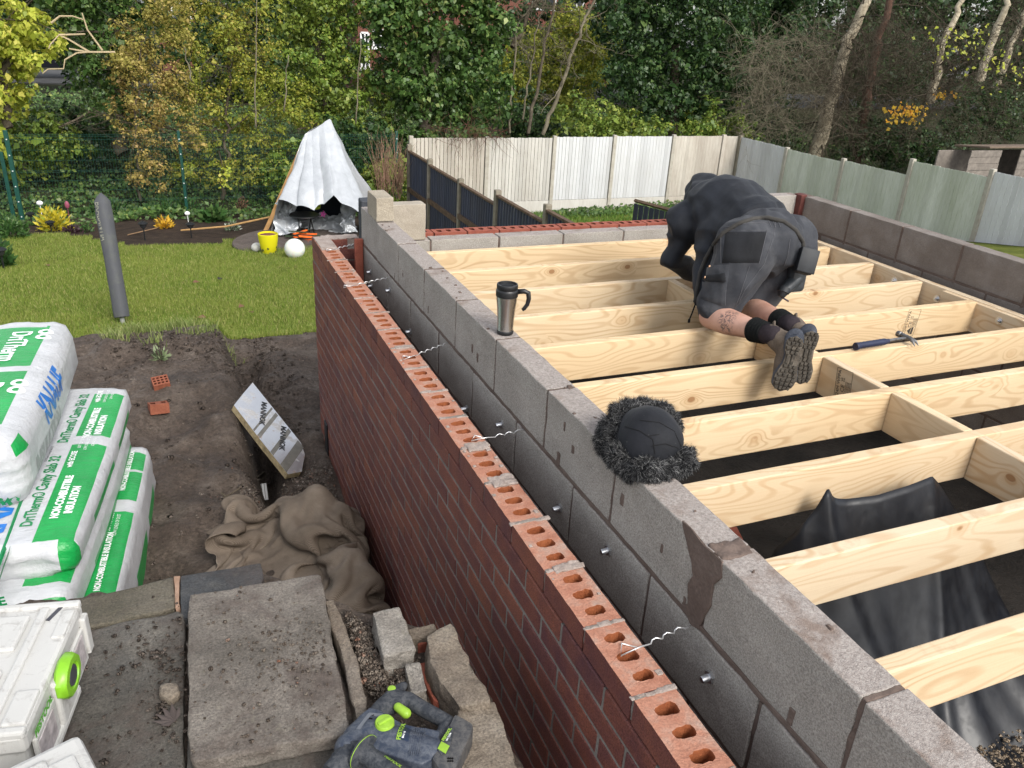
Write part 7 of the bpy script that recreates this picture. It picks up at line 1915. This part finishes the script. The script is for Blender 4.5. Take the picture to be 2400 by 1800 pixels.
b.build("moss", [plain("moss", (.09, .10, .025), .95, .1).m], po)
GLB = Mat("frosted globe", .45, .4, 0, (.72, .74, .68)); GLB.b.inputs['Subsurface Weight'].default_value = .3
gp_ = gnd(692, 606); R = s_(gp_, 23.5); b = MB(); V, F = ellips((gp_.x, gp_.y, gp_.z + R), (R, R, R), None, 28); b.add(V, F); tag(b.build("globe_light", [GLB.m], None, smooth=True), "large frosted white globe lamp on the paved circle", "globe light")
gp_ = gnd(603, 590); R = s_(gp_, 13); b = MB(); V, F = ellips((gp_.x, gp_.y, gp_.z + R * .8), (R, R, R * .85), None, 24); b.add(V, F); tag(b.build("stone_ball", [plain("white stone", (.55, .54, .50), .8, .2).m], None, smooth=True), "small white stone ball left of the yellow pot", "garden ball")
# covered swing frame
tc0 = gnd(720, 556); D0 = depth(tc0); sc = D0 / FPX
fr = empty("garden_swing", tc0, "garden swing hidden under a draped silver tarpaulin, timber leg showing", "garden swing")
TAN = plain("orange timber", (.46, .25, .09), .6, .3, 0, .2, 8).m
def tp_(u, v, dd=0.): return at(u, v, d=D0 + dd)
for q in ((620, 545, 662, 455, 0), (770, 300, 880, 520, .8), (640, 500, 718, 318, .6)):
    b = MB(); a_, c_ = tp_(q[0], q[1], q[4] - .25), tp_(q[2], q[3], q[4] + .0); b.tube([a_, c_], .05, 4); b.build("leg", [TAN], fr)
TARP = Mat("silver tarpaulin", .36, .5, .35); TARP.color(TARP.ramp(TARP.noise(5, 5, .6), [(.3, (.46, .48, .50)), (.7, (.58, .60, .62))])); TARP.bump(TARP.noise(26, 4, .6), .010, .5); TARP.bump(TARP.noise(7, 3, .5), .03, .5)
# surface lofted from the ridge to the hem; rim points measured round the frame
rim_ = [(642, 556, -.5, 0), (634, 505, -.75, 0), (657, 466, -.95, 1), (698, 478, -1.0, 2), (735, 490, -1.05, 2), (762, 478, -1.05, 1), (779, 452, -1.0, 1), (800, 474, -.95, 1), (835, 498, -.8, 1), (868, 520, -.55, 0), (905, 545, .2, 0), (880, 470, .9, 0), (840, 440, 1.3, 0), (780, 440, 1.4, 0), (720, 450, 1.2, 0), (660, 500, .8, 0), (640, 560, .2, 0)]
rdg = [(716, 318), (714, 315), (717, 312), (722, 310), (730, 306), (745, 297), (756, 290), (763, 284), (772, 279), (776, 281), (778, 286), (774, 290), (768, 286), (752, 292), (735, 300), (722, 308), (717, 314)]
ns, nt = 170, 46; V = []
nr = len(rim_)
for i in range(ns):
    q = i / ns * nr; k = int(q) % nr; f = q - int(q); f = f * f * (3 - 2 * f); k2 = (k + 1) % nr
    A1 = Vector(tp_(rim_[k][0], rim_[k][1], rim_[k][2])); A2 = Vector(tp_(rim_[k2][0], rim_[k2][1], rim_[k2][2])); B1 = Vector(tp_(*rdg[k], -.25 + .03 * k)); B2 = Vector(tp_(*rdg[k2], -.25 + .03 * k2))
    if k == nr - 1: pass
    a_, r_2 = A1.lerp(A2, f), B1.lerp(B2, f)
    for j in range(nt):
        t = j / (nt - 1); p = r_2.lerp(a_, t ** .93); p = p + Vector((0, 0, -.05 * math.sin(math.pi * t)))
        o_v = (a_ - tc0); o_v.z = 0; o_v.normalize()
        ple = math.sin(q * 2.3 + 1.3 * math.sin(q * 1.1) + t * 1.2) * .085 * t ** .8 + math.sin(q * 5.1 + t * 4) * .010 * t + .10 * math.exp(-((t - .72) / .2) ** 2) * (1 if rim_[k][3] == 2 else .2)
        p = p + o_v * ple + Vector((0, 0, .02 * math.sin(q * 6) * t)); V.append(tuple(p))
V = np.array(V); i, j = np.meshgrid(np.arange(ns), np.arange(nt - 1), indexing='ij'); F = np.stack([(i * nt + j).ravel(), (i * nt + j + 1).ravel(), ((i + 1) % ns * nt + j + 1).ravel(), ((i + 1) % ns * nt + j).ravel()], 1)
V = V + np.stack([fbm(V * 2.5, 3, 3), fbm(V * 2.5 + 7, 3, 4), 0 * V[:, 0]], 1) * .02
put("tarpaulin", mesh("tarpaulin", V, F, TARP.m, None, True), fr)
# crumpled skirts lying inside
for k, (u0, u1, v0, v1, dd) in enumerate(((648, 700, 470, 552, -.25), (700, 830, 505, 552, .25), (800, 836, 470, 545, -.1))):
    gu, gv = np.meshgrid(np.linspace(0, 1, 40), np.linspace(0, 1, 40), indexing='ij'); V = []
    for a_, c_ in zip(gu.ravel(), gv.ravel()): V.append(tuple(tp_(u0 + (u1 - u0) * a_, v0 + (v1 - v0) * c_, dd - .5 * c_)))
    V = np.array(V); V += np.stack([fbm(V * 6, 3, 7 + k), (1 - np.abs(fbm(V * np.array((9, 9, 3)), 2, 8 + k))) * 1.6, fbm(V * 6, 3, 9 + k)], 1) * .07; put("tarpaulin_skirt", mesh("tarpaulin_skirt", V, grid_faces(40, 40), TARP.m, None, True), fr)
b = MB(); c_ = tp_(740, 480, .45); b.box(c_ + Vector((0, .2, -.2)), (1.15, .5, .9), r=.05, res=.2, amp=.03, seed=1); b.build("seat", [plain("dark blue seat", (.015, .02, .035), .8).m], fr)
# small round table with clutter
tt = tp_(713, 503, -.55); bs_ = tt.z - (tc0.z)
tbl = empty("garden_table", (tt.x, tt.y, tc0.z), "small round black garden table standing in front of the tarpaulin's opening", "table"); BK = plain("black metal", (.012, .013, .014), .45, .4).m
Rt = 34 * (D0 - .55) / FPX; b = MB(); b.lathe([(.01, -.02), (Rt, -.02), (Rt * 1.02, -.008), (Rt, .004), (Rt * .9, .006), (.01, .006)], tt, 36); b.build("table_top", [BK], tbl, smooth='auto')
for k in range(4): a_ = .6 + k * math.pi / 2; b = MB(); b.tube([tt + Vector((math.cos(a_) * Rt * .6, math.sin(a_) * Rt * .6, -.02)), tt + Vector((math.cos(a_ + .5) * Rt * .75, math.sin(a_ + .5) * Rt * .75, tc0.z + .03 - tt.z))], .011, 8); b.build("leg", [BK], tbl)
for (u, v, px_, col, nm, lb_) in ((738, 482, 13, (.42, .55, .04), "toy_mask", "lime green toy face lying behind the round black table"), (757, 502, 9, (.42, .03, .25), "toy_star", "magenta star toy behind the table's right edge")):
    c_ = tp_(u, v, -.25); R = s_(c_, px_); b = MB()
    if nm == "toy_star": b.prism([(R * (1 if k % 2 == 0 else .45) * math.cos(k * math.pi / 5), R * (1 if k % 2 == 0 else .45) * math.sin(k * math.pi / 5)) for k in range(10)], -.02, .02, Matrix.Translation(c_) @ Matrix.Rotation(rad(80), 4, 'X'))
    else: b.box(c_, (R * 2, R * .6, R * 1.3), r=R * .28, res=R * .4, amp=.01, seed=2); b.lathe([(R * .22, 0), (R * .22, .02)], c_ + Vector((R * .35, -R * .3, .02)), 12, 1, axis=(0, -1, 0))
    tag(b.build(nm, [plain(nm, col, .5).m, BK], None, smooth='auto'), lb_, "toy")
b = MB(); c_ = gnd(720, 572); rr = random.Random(4)
for k in range(12): b.box(c_ + Vector((rr.uniform(-.25, .3), rr.uniform(-.05, .2), .04 + .016 * k)), (.32, .05, .02), rot=(rr.uniform(-.3, .3), rr.uniform(-.2, .2), rr.uniform(-.6, .6)), r=.006, m=k % 2)
tag(b.build("crumpled_mat", [plain("orange fabric", (.75, .14, .02), .7).m, plain("dark green fabric", (.03, .05, .02), .7).m], None), "bright orange crumpled mat on the ground under the round table", "mat")
# long cane
p0, p1, pm_ = gnd(425, 546), at(636, 508, d=D0 - .1), None; b = MB(); b.tube([p0 + Vector((0, 0, .05)), p0.lerp(p1, .5) + Vector((0, 0, -.03)), p1], [.016, .018, .018], 7); tag(b.build("bamboo_cane", [plain("cane", (.42, .25, .10), .6, .3).m]), "long tan cane lying across the flower bed towards the swing", "cane")
b = MB(); b.tube([gnd(300, 553) + Vector((0, 0, .02)), gnd(380, 535) + Vector((0, 0, .03))], .01, 6); tag(b.build("bamboo_cane", [plain("dull cane", (.25, .16, .09), .7, .2).m]), "short dull cane lying on the bed soil beside the solar lights", "cane")
# solar stake lights
for k, (u, v, px_, lb_) in enumerate(((76, 528, 30, "black solar stake light at the left end of the flower bed"), (122, 548, 30, "black solar stake light in front of the yellow shrub"), (340, 562, 42, "black solar stake light right of the covered clothes line"), (449, 556, 34, "black solar stake light nearest the cane's end"), (10, 632, 52, "black solar stake light at the left image edge"))):
    g_ = gnd(u, v); H = s_(g_, px_) * 1.05; o = empty("solar_light", g_, lb_, "solar light", "solar stake lights along the flower bed")
    b = MB(); b.tube([g_ - Vector((0, 0, .05)), g_ + Vector((0, 0, H * .62))], .012, 6); b.build("stake", [BK], o)
    b = MB(); b.lathe([(.02, H * .6), (.055, H * .72), (.062, H * .86), (.055, H * .87)], g_, 16); b.build("lens", [plain("smoky lens", (.03, .032, .035), .2, .6).m], o, smooth='auto')
    b = MB(); b.lathe([(.085, H * .86), (.085, H * .89), (.05, H * .97), (.012, H * .99), (.01, H * 1.03)], g_, 18); b.build("cap", [BK], o, smooth='auto')
# garden plants
def plant(name, label, u, v, pw, ph, mt, n, L, seed, group, up=.9, asp=.4, stems=0):
    g_ = gnd(u, v); R = s_(g_, pw / 2); H = s_(g_, ph) * 1.05; r = np.random.default_rng(seed)
    d_2 = unit(r, n); d_2[:, 2] = np.abs(d_2[:, 2]) * .9 + .08; C = np.array(g_) + d_2 * np.array((R, R * .9, H)) * r.uniform(.35, 1, (n, 1)); A = d_2 + unit(r, n) * .45 + np.array((0, 0, up - .5)); A /= np.linalg.norm(A, axis=1, keepdims=True)
    N = unit(r, n) + np.array((0, -.3, .8)); N -= A * (A * N).sum(1, keepdims=True); N /= np.linalg.norm(N, axis=1, keepdims=True); Ls = L * r.uniform(.6, 1.3, n); V, F = leaf_quads(C, N, A, Ls, Ls * asp, .1)
    o = empty(name, g_, label, "plant", group); put("foliage", mesh("foliage", V, F, mt), o); b = MB()
    for k in range(5 + stems): a_ = r.uniform(0, 6.28); q = r.uniform(.2, .9); b.tube([g_, g_ + Vector((math.cos(a_) * R * q, math.sin(a_) * R * q, H * r.uniform(.5, .95)))], [.008, .003], 5)
    b.build("stem", [TWIG], o); return o
PG = "plants in the flower bed"
YV = leafmat("yellow variegated leaves", [(0, (.35, .33, .02)), (.5, (.62, .52, .03)), (.85, (.75, .62, .08)), (1, (.20, .30, .04))], .4, .4, None, .3); GN = leafmat("garden leaves", [(0, (.03, .08, .02)), (.6, (.06, .14, .035)), (1, (.12, .2, .06))], .45, .35)
plant("yellow_shrub", "bright yellow variegated shrub at the left of the flower bed", 128, 540, 84, 58, YV, 420, .11, 1, PG); plant("yellow_shrub", "small yellow orange shrub between two solar lights", 386, 536, 44, 30, leafmat("orange yellow", [(0, (.5, .25, .02)), (1, (.75, .5, .05))], .45), 110, .10, 2, PG)
plant("strawberry_plant", "broad leaved green plant near the cane's right end", 500, 520, 80, 44, GN, 160, .17, 3, PG, .6, .7); plant("green_plant", "green leafy clump behind the covered clothes line", 260, 500, 110, 36, GN, 420, .09, 4, PG, .7, .5); plant("green_plant", "low green clump at the bed's left corner", 30, 560, 80, 60, GN, 420, .09, 5, PG, .7, .5)
plant("green_plant", "grey green clump with white flowers by the paved circle", 545, 540, 40, 24, leafmat("grey green", [(0, (.10, .15, .08)), (.8, (.2, .26, .16)), (1, (.7, .7, .65))], .5), 150, .06, 6, PG, .7, .4); plant("dark_leaved_plant", "low purple leaved plant right of the yellow shrub", 170, 548, 50, 20, leafmat("purple leaves", [(0, (.03, .015, .02)), (1, (.08, .04, .05))], .4), 150, .08, 7, PG, .7, .5)
plant("green_plant", "small green plant beside the grey covered clothes line", 204, 545, 36, 26, GN, 120, .07, 8, PG, .8, .4); plant("green_plant", "leafy green plants at the left edge of the lawn", 8, 625, 60, 70, GN, 300, .10, 9, PG, .7, .6); plant("brown_hydrangea", "withered brown flower head shrub near the swing", 570, 500, 36, 40, leafmat("withered brown", [(0, (.12, .06, .035)), (1, (.24, .13, .08))], .8), 180, .05, 10, PG, .7, .7)
plant("green_plant", "green leaves along the fence foot behind the solar lights", 390, 500, 120, 36, GN, 380, .09, 11, PG, .7, .5); plant("green_plant", "tall leafy plants between the solar light and broad leaved plant", 440, 500, 70, 50, GN, 240, .09, 12, PG, .8, .5)
plant("weed", "pale green thistle weed growing on the soil mound", 375, 845, 46, 34, leafmat("pale weed", [(0, (.16, .22, .10)), (1, (.30, .36, .2))], .6), 46, .06, 13, None, .6, .3)
for k, (u, v, px_, col, nm, lb_, cat) in enumerate(((93, 476, 7, (.75, .75, .78), "bird_ornament", "small white bird ornament above the yellow shrub", "ornament"), (157, 480, 5, (.25, .06, .10), "bird_feeder", "small red and pink feeder hanging right of the yellow shrub", "feeder"), (439, 500, 6, (.8, .8, .8), "flower", "white flower head by the broad leaved plant", "flower"))):
    c_ = at(u, v, d=depth(gnd(u, 540)) + .2); R = s_(c_, px_); V, F = ellips(c_, (R, R * .7, R * (1.8 if k == 1 else .8))); b = MB(); b.add(V, F); b.tube([c_, Vector((c_.x, c_.y, gnd(u, 540).z - .1))], .006, 5); tag(b.build(nm, [plain(nm, col, .5).m], None, smooth='auto'), lb_, cat)
# dry stalks by the dark fence
rr = np.random.default_rng(77); n = 150; p = np.array([tuple(at(rr.uniform(880, 945), rr.uniform(420, 470), y=12.2 + rr.normal(0, .2))) for _ in range(n)]); W = wander(rr, p, np.tile((0, 0, 1.), (n, 1)) + unit(rr, n) * .25, rr.uniform(.4, 1.2, n), 6, .1, -.02); V, F = strands(W, .006, .002, 3)
o = empty("dry_stalks", tuple(p.mean(0)), "dry pinkish stalks standing before the dark fence's far end", "dry plant"); put("stalks", mesh("stalks", V, F, plain("dry stalk", (.26, .16, .11), .9, .1).m), o)
p = np.array([tuple(at(rr.uniform(1020, 1180), rr.uniform(300, 326), y=13.8)) for _ in range(110)]); W = wander(rr, p, unit(rr, 110) + np.array((0, -.2, .4)), rr.uniform(.3, .9, 110), 8, .3, -.16); V, F = strands(W, .005, .002, 3); o = empty("dead_climber", tuple(p.mean(0)), "reddish brown dead climber hanging over the white fence's first panels", "dead climber"); put("stems", mesh("stems", V, F, plain("dead climber", (.12, .06, .045), .9, .1).m), o)
# fallen leaves on the lawn
rr = np.random.default_rng(8); fl2 = [((460, 668), "brown fallen leaf on the lawn, left half"), ((516, 660), "dark fallen leaf on the lawn near the wall"), ((113, 628), "brown fallen leaf on the lawn beside the bed"), ((473, 752), "dark fallen leaf low on the lawn"), ((566, 726), "brown fallen leaf on the lawn towards the wall"), ((590, 740), "orange fallen leaf on the lawn close to the wall")]
for k, (q, lb_) in enumerate(fl2):
    p = gnd(*q) + Vector((0, 0, .045)); V, F = leaf_quads(np.array([tuple(p)]), np.array([(.2, -.3, .9)]), np.array([(math.cos(k), math.sin(k), .1)]), np.array([.10]), np.array([.07])); tag(put("fallen_leaf", mesh("fallen_leaf", V, F, plain("leaf litter", (.14, .075, .04) if k != 1 else (.03, .025, .025), .8).m)), lb_, "leaf", "fallen leaves on the lawn")
